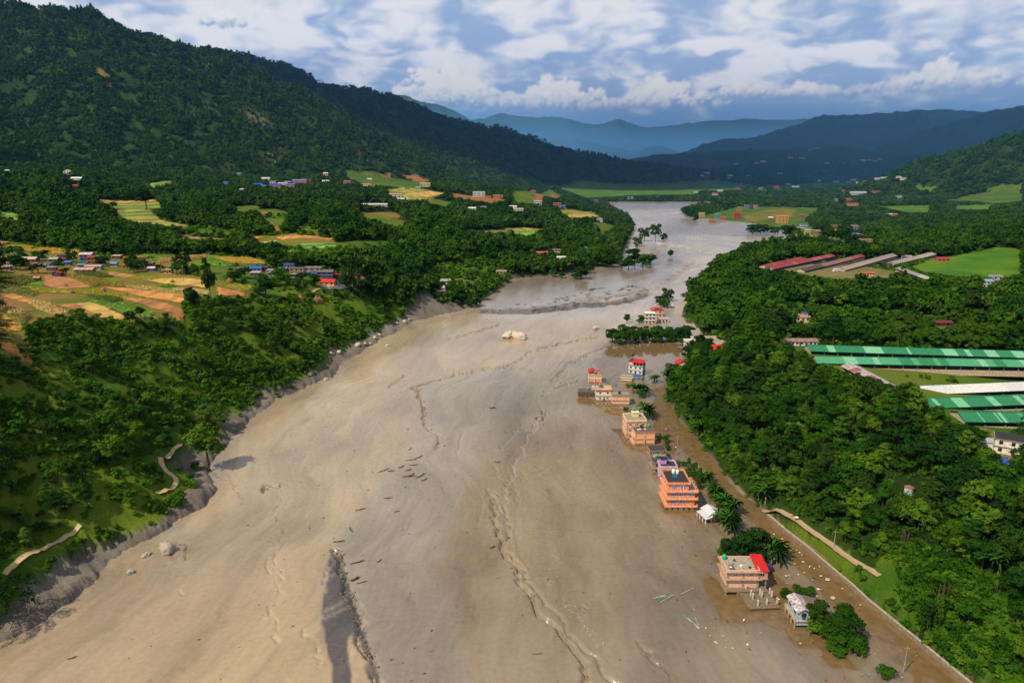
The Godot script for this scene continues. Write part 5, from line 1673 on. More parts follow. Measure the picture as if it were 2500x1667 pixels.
func flooded_houses() -> void:
	var o: Node3D
	# small brick house under an arched red roof
	o = house(Vector2(49.9,-396.8), 7.4, 6.5, 2, BRICK, "deck", GREY, "small pink brick house with arched red roof, alone in the water", {"fh": 2.5, "skin": "brick", "frame_posts": true, "windows": 2, "side": 1, "size": Vector2(0.8, 0.7), "turn": -6.0, "trim": paint(CREAM), "tank": [0.4, 1.2, 0.5]})
	arch_roof(o, paint(RED, 0.5, "tin"), -4.2, 0.2, 0.7, -7.0, 6.4, 0.9)
	box("upper_wall", o, paint(BRICK, 0.85, "brick"), Vector3(-2.0, 5.8, -3.2), Vector3(3.8, 1.4, 6.0))
	box("parapet", o, paint(RED), Vector3(2.1, 5.55, -6.5), Vector3(3.4, 0.8, 0.15))
	box("parapet", o, paint(RED), Vector3(3.7, 5.55, -3.2), Vector3(0.15, 0.8, 6.5))
	# white house with a red roof and a terrace
	o = house(Vector2(77.1,-413.1), 8.8, 7.0, 2, WHITE, "deck", GREY, "white three storey house with red sheet roof and blue upper veranda", {"turn": -25.0, "windows": 3, "side": 0, "frame": M.blue_frame, "tank": [-3.3, 5.5, 4.6, "black"]})
	box("upper_wall", o, paint(BRICK, 0.85, "brick"), Vector3(-3.2, 7.0, -3.5), Vector3(2.6, 2.3, 6.6))
	box("upper_wall", o, paint(Color(0.12, 0.36, 0.52)), Vector3(1.2, 6.9, -4.4), Vector3(5.6, 2.1, 4.6))
	box("roof", o, paint(DARK), Vector3(-3.2, 8.25, -3.5), Vector3(3.0, 0.2, 7.2))
	for k in 4:
		box("column", o, paint(CREAM), Vector3(-1.6 + k * 1.9, 7.0, -0.1), Vector3(0.28, 2.3, 0.28))
	panel("roof_panel", o, paint(RED, 0.5, "tin"), Vector3(-2.0, 8.1, 0.9), Vector3(5.0, 8.1, 0.9), Vector3(5.0, 9.3, -3.6), Vector3(-2.0, 9.3, -3.6))
	panel("roof_panel", o, paint(RED, 0.5, "tin"), Vector3(-2.0, 9.3, -3.6), Vector3(5.0, 9.3, -3.6), Vector3(5.0, 8.1, -7.6), Vector3(-2.0, 8.1, -7.6))
	for k in 3:
		window_at(o, 1, 8.8, 7.0, 1.2 + k * 2.3, 1.6, Vector2(1.4, 1.7), M.brown_frame, true)
		window_at(o, 1, 8.8, 7.0, 1.2 + k * 2.3, 4.5, Vector2(1.4, 1.5), M.brown_frame, true)
	# its walled terrace and awning
	o = house(Vector2(69.2,-399.1), 6.6, 5.5, 1, CREAM, "flat", GREY, "low cream terrace with bare columns beside the white red roofed house", {"called": "terrace", "category": "terrace", "fh": 2.0, "windows": 0, "side": 0, "turn": -14.0, "door": false, "blind": true, "parapet_h": 0.5})
	for k in 4:
		box("column", o, M.concrete, Vector3(-3.0 + k * 2.0, 3.2, -0.4 - (k % 2) * 4.4), Vector3(0.24, 2.2, 0.24))
	o = thing("awning", "blue sheet awning on posts in front of the red roofed white house", "awning", Vector3(Vector2(76.4,-401.9).x, 0.1, Vector2(76.4,-401.9).y), -18.0)
	panel("roof_panel", o, paint(Color(0.10, 0.42, 0.80), 0.5, "tin"), Vector3(-2.7, 2.2, 0), Vector3(2.0, 2.2, 0.6), Vector3(2.9, 2.9, -3.0), Vector3(-1.6, 2.9, -3.4))
	for p in [Vector3(-2.5, 1.0, 0), Vector3(1.9, 1.0, 0.4), Vector3(-1.4, 1.3, -3.2), Vector3(2.6, 1.3, -2.8)]:
		box("post", o, M.concrete, p, Vector3(0.15, 2.4, 0.15))
	# roofless grey shell
	o = house(Vector2(42.5,-370.7), 10.0, 4.4, 1, Color(0.42, 0.36, 0.30), "deck", Color(0.35, 0.31, 0.27), "low grey brown unfinished building in the water, left of the white house", {"fh": 3.4, "windows": 0, "side": 0, "door": false, "tank": [0.6, 2.5, 0.3]})
	for k in 5:
		box("doorway_panel", o, paint(Color(0.34, 0.27, 0.21)), Vector3(-4.0 + k * 2.0, 1.2, 0.04), Vector3(1.5, 1.7, 0.1))  # brown panel painted in place of an open doorway and its dark inside
		box("beam", o, paint(Color(0.50, 0.43, 0.35)), Vector3(-4.2 + k * 2.1, 3.75, -2.0), Vector3(0.22, 0.18, 4.6))
	box("stair_cabin", o, paint(TIN), Vector3(3.9, 4.6, -2.8), Vector3(2.1, 2.0, 2.0))
	# white house with red bands
	o = house(Vector2(51.1,-364.4), 8.4, 7.0, 2, WHITE, "flat", Color(0.72, 0.66, 0.55), "white two storey house with red roof edge between grey shell and brick house", {"fh": 3.0, "windows": 2, "side": 2, "frame": M.brown_frame, "size": Vector2(0.9, 0.9), "parapet": paint(Color(0.88, 0.80, 0.66)), "cabin": [-2.4, 5.0, 2.6, 2.6, Color(0.86, 0.78, 0.62), Color(0.80, 0.16, 0.12)], "tank": [-2.0, 3.8, 1.3]})
	box("red_band", o, paint(RED), Vector3(0, 6.2, 0.42), Vector3(9.2, 0.5, 0.12))
	box("red_band", o, paint(RED), Vector3(4.6, 6.4, -1.0), Vector3(0.12, 0.9, 3.0))
	# brick house with a flat roof
	o = house(Vector2(59.5,-357.6), 9.4, 6.6, 2, BRICK, "flat", GREY, "flat roofed bare brick house with fallen tin sheet at its corner", {"fh": 2.7, "skin": "brick", "windows": 2, "side": 1, "size": Vector2(0.7, 0.8), "blind": true, "parapet_h": 0.5, "parapet": paint(Color(0.52, 0.47, 0.42)), "tank": [-0.6, 2.6, 0.3, "black"], "turn": -2.0})
	o = part("tin_sheet", T.box, paint(TIN, 0.4, "tin"), self, Vector3(Vector2(62.8,-359.4).x, 0.9, Vector2(62.8,-359.4).y))
	o.scale = Vector3(5.2, 0.06, 2.0)
	o.rotation_degrees = Vector3(8, 10, 17)
	tag(o, "fallen sheet of pale tin leaning at the brick house corner", "tin sheet")
	# tall brick house and the one before it
	house(Vector2(59.6,-309.8), 9.2, 9.5, 3, BRICK, "flat", Color(0.60, 0.55, 0.48), "tall three storey brick house with white roof parapet behind lower brick house", {"fh": 3.0, "skin": "brick", "frame_posts": true, "windows": 3, "side": 3, "parapet": paint(Color(0.91, 0.86, 0.74)), "cabin": [0.6, 6.5, 3.0, 2.4, Color(0.93, 0.87, 0.66), Color(0.90, 0.86, 0.74)], "tank": [0.2, 8.0, 2.6], "turn": 3.0, "trim": paint(Color(0.78, 0.66, 0.55))})
	o = house(Vector2(62.5,-303.2), 9.0, 7.5, 2, Color(0.90, 0.66, 0.50), "flat", Color(0.36, 0.33, 0.30), "two storey orange brick house with laundry on its dark roof", {"fh": 3.1, "skin": "brick", "frame_posts": true, "windows": 1, "side": 2, "size": Vector2(0.8, 0.5), "parapet_h": 0.35, "trim": paint(Color(0.82, 0.70, 0.58)), "parapet": paint(Color(0.45, 0.40, 0.35)), "tank": [3.0, 6.0, 0.3], "turn": 2.0})
	water_tank(o, Vector3(-0.6, 6.4, -5.6), "black")
	for k in 4:
		box("laundry", o, [M.white_frame, M.white_frame, paint(RED), M.white_frame][k], Vector3(-2.9 + k * 1.15, 6.75, -2.2 - (k % 2) * 0.7), Vector3(0.95, 0.7, 0.06))
	for y in [0.4, 3.4]:
		box("balcony", o, paint(PINK), Vector3(-5.1, y, -3.4), Vector3(1.1, 0.9, 6.6))
	box("awning", o, paint(RED), Vector3(5.1, 2.9, -1.6), Vector3(1.2, 0.1, 3.0))
	# cream house with red trims at the wood's edge
	o = house(Vector2(106.8,-415.9), 5.6, 6.0, 2, Color(0.93, 0.88, 0.78), "gable_z", RED, "narrow cream house with red roof and red eaves against the wood", {"fh": 3.2, "windows": 2, "side": 2, "turn": 4.0, "pitch": 0.3})
	box("red_band", o, paint(RED), Vector3(0, 3.2, 0.55), Vector3(6.2, 0.35, 0.9))
	# the battered pair behind the lilac house
	o = house(Vector2(63.3,-271.4), 6.4, 6.0, 2, Color(0.62, 0.52, 0.44), "deck", Color(0.28, 0.25, 0.23), "battered grey brick house with blue sheet on its roof", {"fh": 2.7, "skin": "brick", "windows": 2, "side": 2, "size": Vector2(0.9, 1.0), "frame": M.brown_frame, "tank": [-1.0, 4.6, 0.3]})
	panel("blue_sheet", o, paint(BLUE, 0.5), Vector3(1.1, 6.0, -0.2), Vector3(4.4, 5.7, 0.1), Vector3(3.6, 6.6, -3.6), Vector3(0.4, 6.8, -3.6))
	box("upper_wall", o, paint(PINK), Vector3(0.2, 6.2, -4.6), Vector3(5.6, 1.6, 0.2))
	for k in 5:
		box("beam", o, paint(Color(0.36, 0.28, 0.22)), Vector3(-2.4 + k * 1.2, 5.9 + 0.1 * (k % 2), -2.6), Vector3(0.16, 0.16, 5.0), 0.2 - 0.1 * k)
	house(Vector2(64.9,-284.8), 7.0, 5.0, 2, Color(0.50, 0.45, 0.40), "deck", Color(0.22, 0.20, 0.19), "dark flat roofed house behind the one with the blue sheet", {"fh": 2.5, "windows": 2, "side": 1, "parapet_h": 0.4})
	# lilac house
	o = house(Vector2(65.2,-264.4), 6.6, 6.2, 2, Color(0.80, 0.68, 0.88), "flat", Color(0.16, 0.15, 0.15), "lilac painted house wedged behind the tall orange building", {"fh": 3.1, "windows": 2, "side": 2, "parapet": paint(Color(0.86, 0.76, 0.92)), "cabin": [-1.6, 4.6, 2.6, 2.4, Color(0.78, 0.64, 0.86), Color(0.13, 0.13, 0.14)]})
	box("red_band", o, paint(Color(0.70, 0.14, 0.14)), Vector3(1.2, 6.5, -0.1), Vector3(4.0, 0.5, 0.3))
	# the orange building
	orange_building()
	# shed with bright tin roof
	o = house(Vector2(76.2,-231.0), 4.9, 7.4, 1, Color(0.80, 0.74, 0.68), "gable_z", Color(0.86, 0.88, 0.90), "low shed with bright tin roof and red striped gable beside orange building", {"called": "tin_roof_shed", "category": "shed", "turn": 14.0, "fh": 2.4, "windows": 0, "side": 0, "pitch": 0.22, "door": false})
	for k in 5:
		box("plank_strip", o, paint(Color(0.48, 0.14, 0.10)), Vector3(-2.0 + k * 1.0, 1.2, 0.04), Vector3(0.42, 2.3, 0.08))
	panel("roof_panel", o, paint(Color(0.86, 0.88, 0.90), 0.5, "tin"), Vector3(-5.2, 1.9, 0.3), Vector3(-2.6, 2.35, 0.3), Vector3(-2.6, 2.35, -6.4), Vector3(-5.2, 1.9, -6.4))
	for k in 4:
		box("post", o, M.white_frame, Vector3(-5.0, 0.8, 0.1 - k * 2.1), Vector3(0.2, 2.2, 0.2))
	# brick house with red roof on its own platform
	o = house(Vector2(71.6,-188.7), 9.6, 7.6, 2, Color(0.86, 0.70, 0.61), "flat", Color(0.62, 0.59, 0.54), "pink brick house on a platform with cluttered roof and red side roof", {"fh": 2.6, "y": 1.9, "skin": "brick", "frame_posts": true, "windows": 2, "side": 2, "size": Vector2(1.0, 0.7), "blind": true, "parapet_h": 0.45, "tank": [-4.1, 6.6, 0.3], "slab": 0.9, "trim": paint(Color(0.66, 0.58, 0.50))})
	box("upper_room", o, paint(Color(0.86, 0.62, 0.52)), Vector3(5.9, 3.9, -3.6), Vector3(3.4, 2.7, 7.0))
	window_at(o, 0, 9.6, 7.6, 5.9, 4.1, Vector2(1.2, 1.1), M.white_frame, true)
	box("room_floor", o, M.concrete, Vector3(5.9, 2.5, -3.6), Vector3(3.8, 0.2, 7.6))
	for p in [Vector3(4.5, 0.4, -0.4), Vector3(7.3, 0.4, -0.4), Vector3(7.3, 0.4, -6.8)]:
		box("column", o, M.concrete, p, Vector3(0.35, 4.2, 0.35))
	panel("roof_panel", o, paint(RED, 0.5, "tin"), Vector3(4.0, 5.4, 0.4), Vector3(8.0, 5.3, 0.4), Vector3(8.0, 6.5, -7.6), Vector3(4.0, 6.6, -7.6))
	box("platform", o, paint(Color(0.50, 0.44, 0.37)), Vector3(0.3, -0.6, -2.6), Vector3(13.0, 0.3, 9.4))
	for k in 4:
		box("column", o, M.concrete, Vector3(-5.6 + k * 3.8, -1.4, 1.8), Vector3(0.4, 1.6, 0.4))
	for k in 6:
		box("roof_clutter", o, [M.white_frame, M.concrete, M.dark][k % 3], Vector3(-3.6 + k * 1.2, 5.6, -1.5 - (k * 37 % 5)), Vector3(0.7, 0.5, 0.5), k * 0.7)
	box("solar_panel", o, mat(Color(0.30, 0.34, 0.40), 0.2), Vector3(-3.3, 5.7, -1.6), Vector3(1.6, 0.1, 2.4))
	# concrete deck with column stubs
	var pc := Vector2(75.3,-179.2)
	o = thing("column_deck", "unfinished concrete deck with white column stubs beside pink brick house", "deck", Vector3(pc.x, 0, pc.y), 4.0)
	box("slab", o, paint(Color(0.46, 0.40, 0.33)), Vector3(0, 0.75, -5.2), Vector3(9.4, 0.35, 10.4))
	box("edge_beam", o, paint(Color(0.42, 0.36, 0.29)), Vector3(0, 0.35, -5.2), Vector3(9.0, 0.5, 10.0))
	for q in [[Vector2(73.1,-185.1),Vector2(73.2,-183.6),Vector2(76.1,-185.7),Vector2(76.2,-184.4),Vector2(79.3,-186.3),Vector2(79.4,-184.8),Vector2(73.6,-180.3),Vector2(76.5,-181.0),Vector2(79.8,-181.5),Vector2(72.6,-187.9),Vector2(75.7,-188.7)]]:
		for p in q:
			var l: Vector3 = o.to_local(Vector3(p.x, 0, p.y))
			box("column_stub", o, paint(Color(0.80, 0.78, 0.74)), Vector3(l.x, 1.9, l.z), Vector3(0.38, 2.0, 0.38))
	# house on stilts
	o = house(Vector2(83.4,-171.2), 3.6, 7.2, 1, Color(0.62, 0.74, 0.80), "gable_z", Color(0.78, 0.85, 0.92), "small house on stilts with rusty pale blue tin roof beside the dense trees", {"fh": 2.6, "y": 3.0, "windows": 1, "side": 2, "pitch": 0.26, "frame": M.brown_frame, "roof_skin": "rust", "door": false})
	box("floor_slab", o, paint(Color(0.72, 0.66, 0.58)), Vector3(-0.2, -0.5, -3.6), Vector3(4.8, 0.3, 8.0))
	railing(o, paint(Color(0.75, 0.68, 0.58)), Vector3(-2.5, -0.4, 0.3), Vector3(-2.5, -0.4, -7.4), 0.8)
	for k in 4:
		for sx in [-2.3, 1.7]:
			box("stilt", o, paint(Color(0.72, 0.66, 0.58)), Vector3(sx, -2.0, -0.2 - k * 2.3), Vector3(0.3, 3.0, 0.3))
	# up the road
	o = house(Vector2(112.8,-549.6), 8.6, 7.0, 3, WHITE, "deck", Color(0.93, 0.91, 0.88), "white three storey house with white roof sheet beside the red arched roof", {"fh": 3.0, "windows": 3, "side": 2, "frame": M.brown_frame, "slab": 0.6})
	o = house(Vector2(123.8,-574.6), 9.0, 8.0, 2, BRICK, "arch", RED, "brick house with arched red roof and green tank behind white house", {"fh": 3.0, "skin": "brick", "windows": 2, "side": 2, "tank": [-3.4, 0.6, 0.3]})
	house(Vector2(124.9,-555.8), 8.0, 5.0, 1, Color(0.88, 0.85, 0.80), "flat", GREY, "low white walled terrace house by the road bend", {"windows": 3, "side": 1})
	house(Vector2(144.1,-613.1), 4.4, 3.6, 1, GREY, "gable_x", TIN, "small hut with pale roof under a green tank by the road", {"called": "hut", "category": "hut", "fh": 2.4, "windows": 1, "side": 0})
	house(Vector2(126.2,-468.6), 8.6, 6.5, 2, WHITE, "flat", Color(0.80, 0.78, 0.74), "white house with pillared balcony at the pool's right corner", {"fh": 2.9, "windows": 4, "side": 2, "parapet_h": 0.6, "cabin": [1.8, 4.4, 3.0, 2.6, WHITE, Color(0.84, 0.82, 0.78)], "tank": [1.6, 5.6, 2.6]})
	house(Vector2(128.3,-417.0), 7.6, 6.0, 1, Color(0.86, 0.90, 0.95), "gable_x", RED, "white cottage with red roof among trees below the road", {"fh": 3.0, "windows": 3, "side": 1, "pitch": 0.34, "frame": M.blue_frame})

func orange_building() -> void:
	var at := Vector2(64.9,-241.1)
	var w := 10.4
	var d := 11.0
	var t := thing("apartment_building", "tall orange building with balconies and blue windows standing in the mud", "building", Vector3(at.x, 1.3, at.y), 0.0)
	var om := paint(ORANGE)
	var pale := paint(Color(0.95, 0.64, 0.46))
	box("plinth", t, paint(Color(0.48, 0.43, 0.36)), Vector3(0, -0.8, -d / 2 - 0.5), Vector3(w - 1.0, 2.0, d - 1.0))
	for k in 5:
		box("pier", t, paint(Color(0.74, 0.70, 0.60)), Vector3(-w / 2 + 0.9 + k * 2.15, -0.75, 0.1), Vector3(1.35, 1.5, 0.5))
	for k in 3:
		var fw := w if k < 2 else w - 2.6
		var cx := 0.0 if k < 2 else -1.3
		box("wall", t, om, Vector3(cx, k * 3.1 + 1.55, -d / 2), Vector3(fw, 3.1, d))
		# balcony slab with its low wall on the front and the left and right sides
		var y := k * 3.1
		box("balcony_slab", t, pale, Vector3(0, y + 0.02, -d / 2 + 0.1), Vector3(w + 2.2, 0.24, d + 1.6))
		railing(t, pale, Vector3(-w / 2 - 1.04, y + 0.14, 0.86), Vector3(w / 2 + 1.04, y + 0.14, 0.86), 0.62)
		railing(t, pale, Vector3(-w / 2 - 1.04, y + 0.14, 0.8), Vector3(-w / 2 - 1.04, y + 0.14, -d), 0.62)
		railing(t, pale, Vector3(w / 2 + 1.04, y + 0.14, 0.8), Vector3(w / 2 + 1.04, y + 0.14, -d), 0.62)
		for i in 6:
			box("railing_slot", t, M.white_frame, Vector3(-w / 2 + 0.4 + i * 1.95, y + 0.48, 0.94), Vector3(1.3, 0.14, 0.04))
		var n := 3 if k == 1 else 2
		for i in n:
			window_at(t, 0, w, d, -w / 2 + 2.2 + i * 3.2, y + 1.85, Vector2(1.8, 1.5), M.white_frame, true, M.blue_glass)
		for i in 3:
			window_at(t, 2, w, d, 1.8 + i * 3.4, y + 1.8, Vector2(1.5, 1.5), M.white_frame, true, M.blue_glass)
	box("drain_pipe", t, M.white_frame, Vector3(0.6, 5.4, 0.12), Vector3(0.12, 7.6, 0.12))
	# roof terrace over the narrower top storey
	var cx := -1.3
	var fw := w - 2.6
	box("roof", t, mat(Color(0.13, 0.125, 0.12), 0.95), Vector3(cx, 9.4, -d / 2), Vector3(fw + 0.6, 0.16, d + 0.6))
	for s in [[Vector3(cx - fw / 2 - 0.5, 9.3, 0.5), Vector3(cx + fw / 2 + 0.5, 9.3, 0.5)], [Vector3(cx - fw / 2 - 0.5, 9.3, 0.4), Vector3(cx - fw / 2 - 0.5, 9.3, -d - 0.4)], [Vector3(cx + fw / 2 + 0.5, 9.3, 0.4), Vector3(cx + fw / 2 + 0.5, 9.3, -d - 0.4)], [Vector3(cx - fw / 2 - 0.5, 9.3, -d - 0.5), Vector3(cx + fw / 2 + 0.5, 9.3, -d - 0.5)]]:
		railing(t, pale, s[0], s[1], 0.95)
	box("terrace_floor", t, paint(Color(0.66, 0.60, 0.54)), Vector3(w / 2 - 0.6, 6.42, -d / 2), Vector3(3.2, 0.1, d))
	panel("solar_panel", t, mat(Color(0.10, 0.28, 0.45), 0.15), Vector3(-2.6, 9.7, -4.6), Vector3(-0.8, 9.7, -4.6), Vector3(-0.8, 10.7, -6.4), Vector3(-2.6, 10.7, -6.4))
	water_tank(t, Vector3(-1.5, 9.9, -8.6), "white")
	water_tank(t, Vector3(0.1, 9.5, -8.9), "white")
	for k in 4:
		box("flower_box", t, paint(Color(0.85, 0.12, 0.22)), Vector3(w / 2 + 1.0, 6.9 + (k % 2) * 0.1, -1.5 - k * 2.6), Vector3(0.5, 0.5, 0.9))
	keep_clear(at + Vector2(0, -6), 9.0)

# ---------------------------------------------------------------- sheds and the houses further off
func sheds() -> void:
	var g1 := Color(0.10, 0.48, 0.30)
	var g2 := Color(0.44, 0.72, 0.56)
	var g3 := Color(0.26, 0.60, 0.42)
	long_shed(Vector2(165.5,-369.1), Vector2(286.2,-354.6), 11.0, 3.6, stripes(15, 3, g1, g2, g3), g1, "farthest of the long green roofed sheds, behind another green one")
	long_shed(Vector2(159.1,-344.6), Vector2(273.1,-337.0), 11.0, 3.6, stripes(17, 4, g3, g2, g1), g1, "second long green roofed shed with blue posts facing the grass")
	long_shed(Vector2(190.9,-309.3), Vector2(258.3,-317.2), 11.5, 3.4, [[0.3, Color(0.80, 0.82, 0.83)], [0.4, Color(0.84, 0.85, 0.85)], [0.3, Color(0.79, 0.81, 0.82)]], g1, "long shed with white roof between the green roofed sheds", {"curtain": Color(0.10, 0.42, 0.36)})
	long_shed(Vector2(184.2,-289.3), Vector2(241.8,-295.3), 11.5, 3.4, stripes(11, 8, g1, g2, g3), g1, "green roofed shed just in front of the white roofed shed", {"curtain": Color(0.08, 0.36, 0.34)})
	long_shed(Vector2(190.2,-272.0), Vector2(223.0,-270.4), 11.5, 3.4, stripes(9, 12, g1, g2, g3), g1, "nearest green roofed shed above the white house", {"curtain": Color(0.08, 0.36, 0.34)})
	long_shed(Vector2(165.9,-332.5), Vector2(167.9,-300.0), 7.5, 3.0, [[0.22, TIN], [0.14, Color(0.62, 0.46, 0.40)], [0.24, TIN], [0.2, Color(0.60, 0.40, 0.32)], [0.2, TIN]], Color(0.70, 0.76, 0.82), "short shed with rust streaked tin roof set aslant in the wood", {"skin": "rust", "blue": false})
	house(Vector2(168.0,-390.4), 21.0, 5.5, 1, WHITE, "gable_x", Color(0.60, 0.56, 0.52), "long white row house with brown tin roof behind the green sheds", {"fh": 2.7, "windows": 8, "side": 1, "roof_skin": "rust", "frame": M.blue_frame})
	# the older sheds by the river
	var rb := Color(0.62, 0.26, 0.28)
	long_shed(Vector2(273.3,-735.1), Vector2(339.1,-798.3), 10.0, 3.0, stripes(9, 21, rb, Color(0.52, 0.20, 0.24), Color(0.70, 0.40, 0.40)), rb, "leftmost old shed with dark red patched roof", {"skin": "rust", "wall": Color(0.3, 0.36, 0.5)})
	long_shed(Vector2(268.5,-703.7), Vector2(375.7,-801.8), 10.0, 3.0, stripes(13, 22, rb, Color(0.72, 0.42, 0.42), Color(0.50, 0.22, 0.25)), rb, "long old shed with dusty red roof second from the river", {"skin": "rust", "wall": Color(0.3, 0.36, 0.5)})
	long_shed(Vector2(293.6,-688.1), Vector2(408.3,-799.3), 10.0, 3.0, [[0.3, Color(0.34, 0.28, 0.26)], [0.5, Color(0.58, 0.50, 0.44)], [0.2, Color(0.62, 0.30, 0.26)]], Color(0.5, 0.42, 0.38), "old shed with half brown half blackened roof", {"skin": "rust"})
	long_shed(Vector2(339.4,-699.5), Vector2(451.3,-809.7), 11.0, 3.0, [[0.5, Color(0.62, 0.56, 0.51)], [0.5, Color(0.58, 0.53, 0.49)]], Color(0.55, 0.50, 0.46), "old shed with plain grey roof and dark open side")
	long_shed(Vector2(415.4,-745.2), Vector2(506.0,-823.5), 11.0, 3.0, [[0.6, Color(0.60, 0.56, 0.53)], [0.4, Color(0.64, 0.60, 0.57)]], Color(0.55, 0.50, 0.46), "grey roofed old shed farthest from the river beside the paddies")
	long_shed(Vector2(390.9,-700.8), Vector2(383.3,-630.9), 8.0, 3.0, [[0.7, Color(0.56, 0.54, 0.52)], [0.3, Color(0.66, 0.66, 0.66)]], Color(0.5, 0.48, 0.46), "short grey shed turned across the others at the paddy edge")
	house(Vector2(346.0,-666.9), 13.5, 6.0, 1, CREAM, "gable_x", Color(0.74, 0.40, 0.24), "cream house with rusty orange roof on the grass before the old sheds", {"fh": 2.8, "windows": 5, "side": 1, "roof_skin": "rust"})
	house(Vector2(484.2,-773.1), 14.0, 7.0, 1, Color(0.66, 0.40, 0.36), "gable_x", Color(0.66, 0.22, 0.20), "small building with red roof at the edge of the green paddies", {"fh": 3.0, "windows": 3, "side": 1})
	house(Vector2(465.0,-810.2), 10.0, 5.0, 1, WHITE, "gable_x", Color(0.72, 0.60, 0.62), "low white hut with pinkish roof behind the grey shed", {"called": "hut", "category": "hut", "fh": 2.6, "windows": 2, "side": 1})
	house(Vector2(400.0,-731.6), 9.0, 6.0, 1, Color(0.78, 0.56, 0.58), "gable_x", Color(0.22, 0.22, 0.26), "dark roofed pink hut between two grey old sheds", {"called": "hut", "category": "hut", "fh": 2.8, "windows": 2, "side": 1})
	# single houses of the right slope
	house(Vector2(197.9,-458.4), 9.4, 7.0, 1, Color(0.90, 0.76, 0.70), "flat", GREY, "pink flat roofed house with blue topped stair cabin in the wood", {"fh": 3.2, "windows": 3, "side": 2, "parapet_h": 0.5, "cabin": [2.2, 3.2, 3.2, 3.2, Color(0.80, 0.60, 0.50), BLUE]})
	house(Vector2(279.7,-436.5), 12.0, 5.0, 1, Color(0.40, 0.22, 0.20), "gable_x", Color(0.42, 0.16, 0.14), "dark red roofed hut half hidden in the shaded wood", {"called": "hut", "category": "hut", "fh": 2.4, "windows": 2, "side": 1})
	house(Vector2(408.1,-585.4), 9.0, 7.0, 2, Color(0.84, 0.90, 0.94), "gable_x", Color(0.50, 0.68, 0.74), "pale blue two storey house with blue roof below the paddies", {"windows": 3, "side": 2})
	house(Vector2(437.2,-616.0), 9.0, 6.0, 2, Color(0.72, 0.76, 0.80), "flat", DARK, "grey house with dark roof behind the pale blue house", {"windows": 2, "side": 1})
	var o := house(Vector2(188.4,-241.4), 11.5, 8.0, 2, WHITE, "deck", Color(0.13, 0.13, 0.13), "white two storey house with black roof at the right edge above blue tarp", {"fh": 2.9, "windows": 3, "side": 3, "turn": -32.0, "size": Vector2(1.2, 1.4), "frame": M.brown_frame})
	box("annex_wall", o, paint(WHITE), Vector3(-8.2, 1.3, -4.4), Vector3(5.0, 2.8, 5.0))
	panel("annex_roof", o, paint(TIN, 0.5, "tin"), Vector3(-11.0, 2.6, -1.6), Vector3(-5.8, 3.2, -1.6), Vector3(-5.8, 3.2, -7.2), Vector3(-11.0, 2.6, -7.2))
	o = thing("tarp_shelter", "bright blue tarp shelter before the white house at the right edge", "shelter", vec(Vector2(178.9,-229.2)), -20.0)
	panel("tarp", o, paint(Color(0.06, 0.34, 0.82), 0.5), Vector3(-5, 2.1, 1.5), Vector3(5, 2.1, 1.5), Vector3(5, 3.0, -1.5), Vector3(-5, 3.0, -1.5))
	panel("tarp", o, paint(Color(0.06, 0.34, 0.82), 0.5), Vector3(-5, 3.0, -1.5), Vector3(5, 3.0, -1.5), Vector3(5, 2.1, -4.5), Vector3(-5, 2.1, -4.5))
	for p in [Vector3(-4.8, 0.8, 1.3), Vector3(4.8, 0.8, 1.3), Vector3(-4.8, 0.8, -4.3), Vector3(4.8, 0.8, -4.3)]:
		box("post", o, M.brown_frame, p, Vector3(0.14, 2.8, 0.14))
	keep_clear(Vector2(178.9,-229.2), 7.0)
	o = thing("water_tower", "round white water tank with rusty lid alone in the dark wood", "water tank", vec(Vector2(135.4,-215.3)))
	var cyl := CylinderMesh.new()
	cyl.top_radius = 1.4
	cyl.bottom_radius = 1.4
	cyl.height = 2.4
	part("tank", cyl, paint(Color(0.78, 0.90, 0.90)), o, Vector3(0, 1.2, 0))
	var lid := CylinderMesh.new()
	lid.top_radius = 0.3
	lid.bottom_radius = 1.6
	lid.height = 0.7
	part("lid", lid, paint(Color(0.55, 0.36, 0.34)), o, Vector3(0, 2.75, 0))
	keep_clear(Vector2(135.4,-215.3), 4.0)
	keep_clear(Vector2(134.2,-213.6), 4.0)

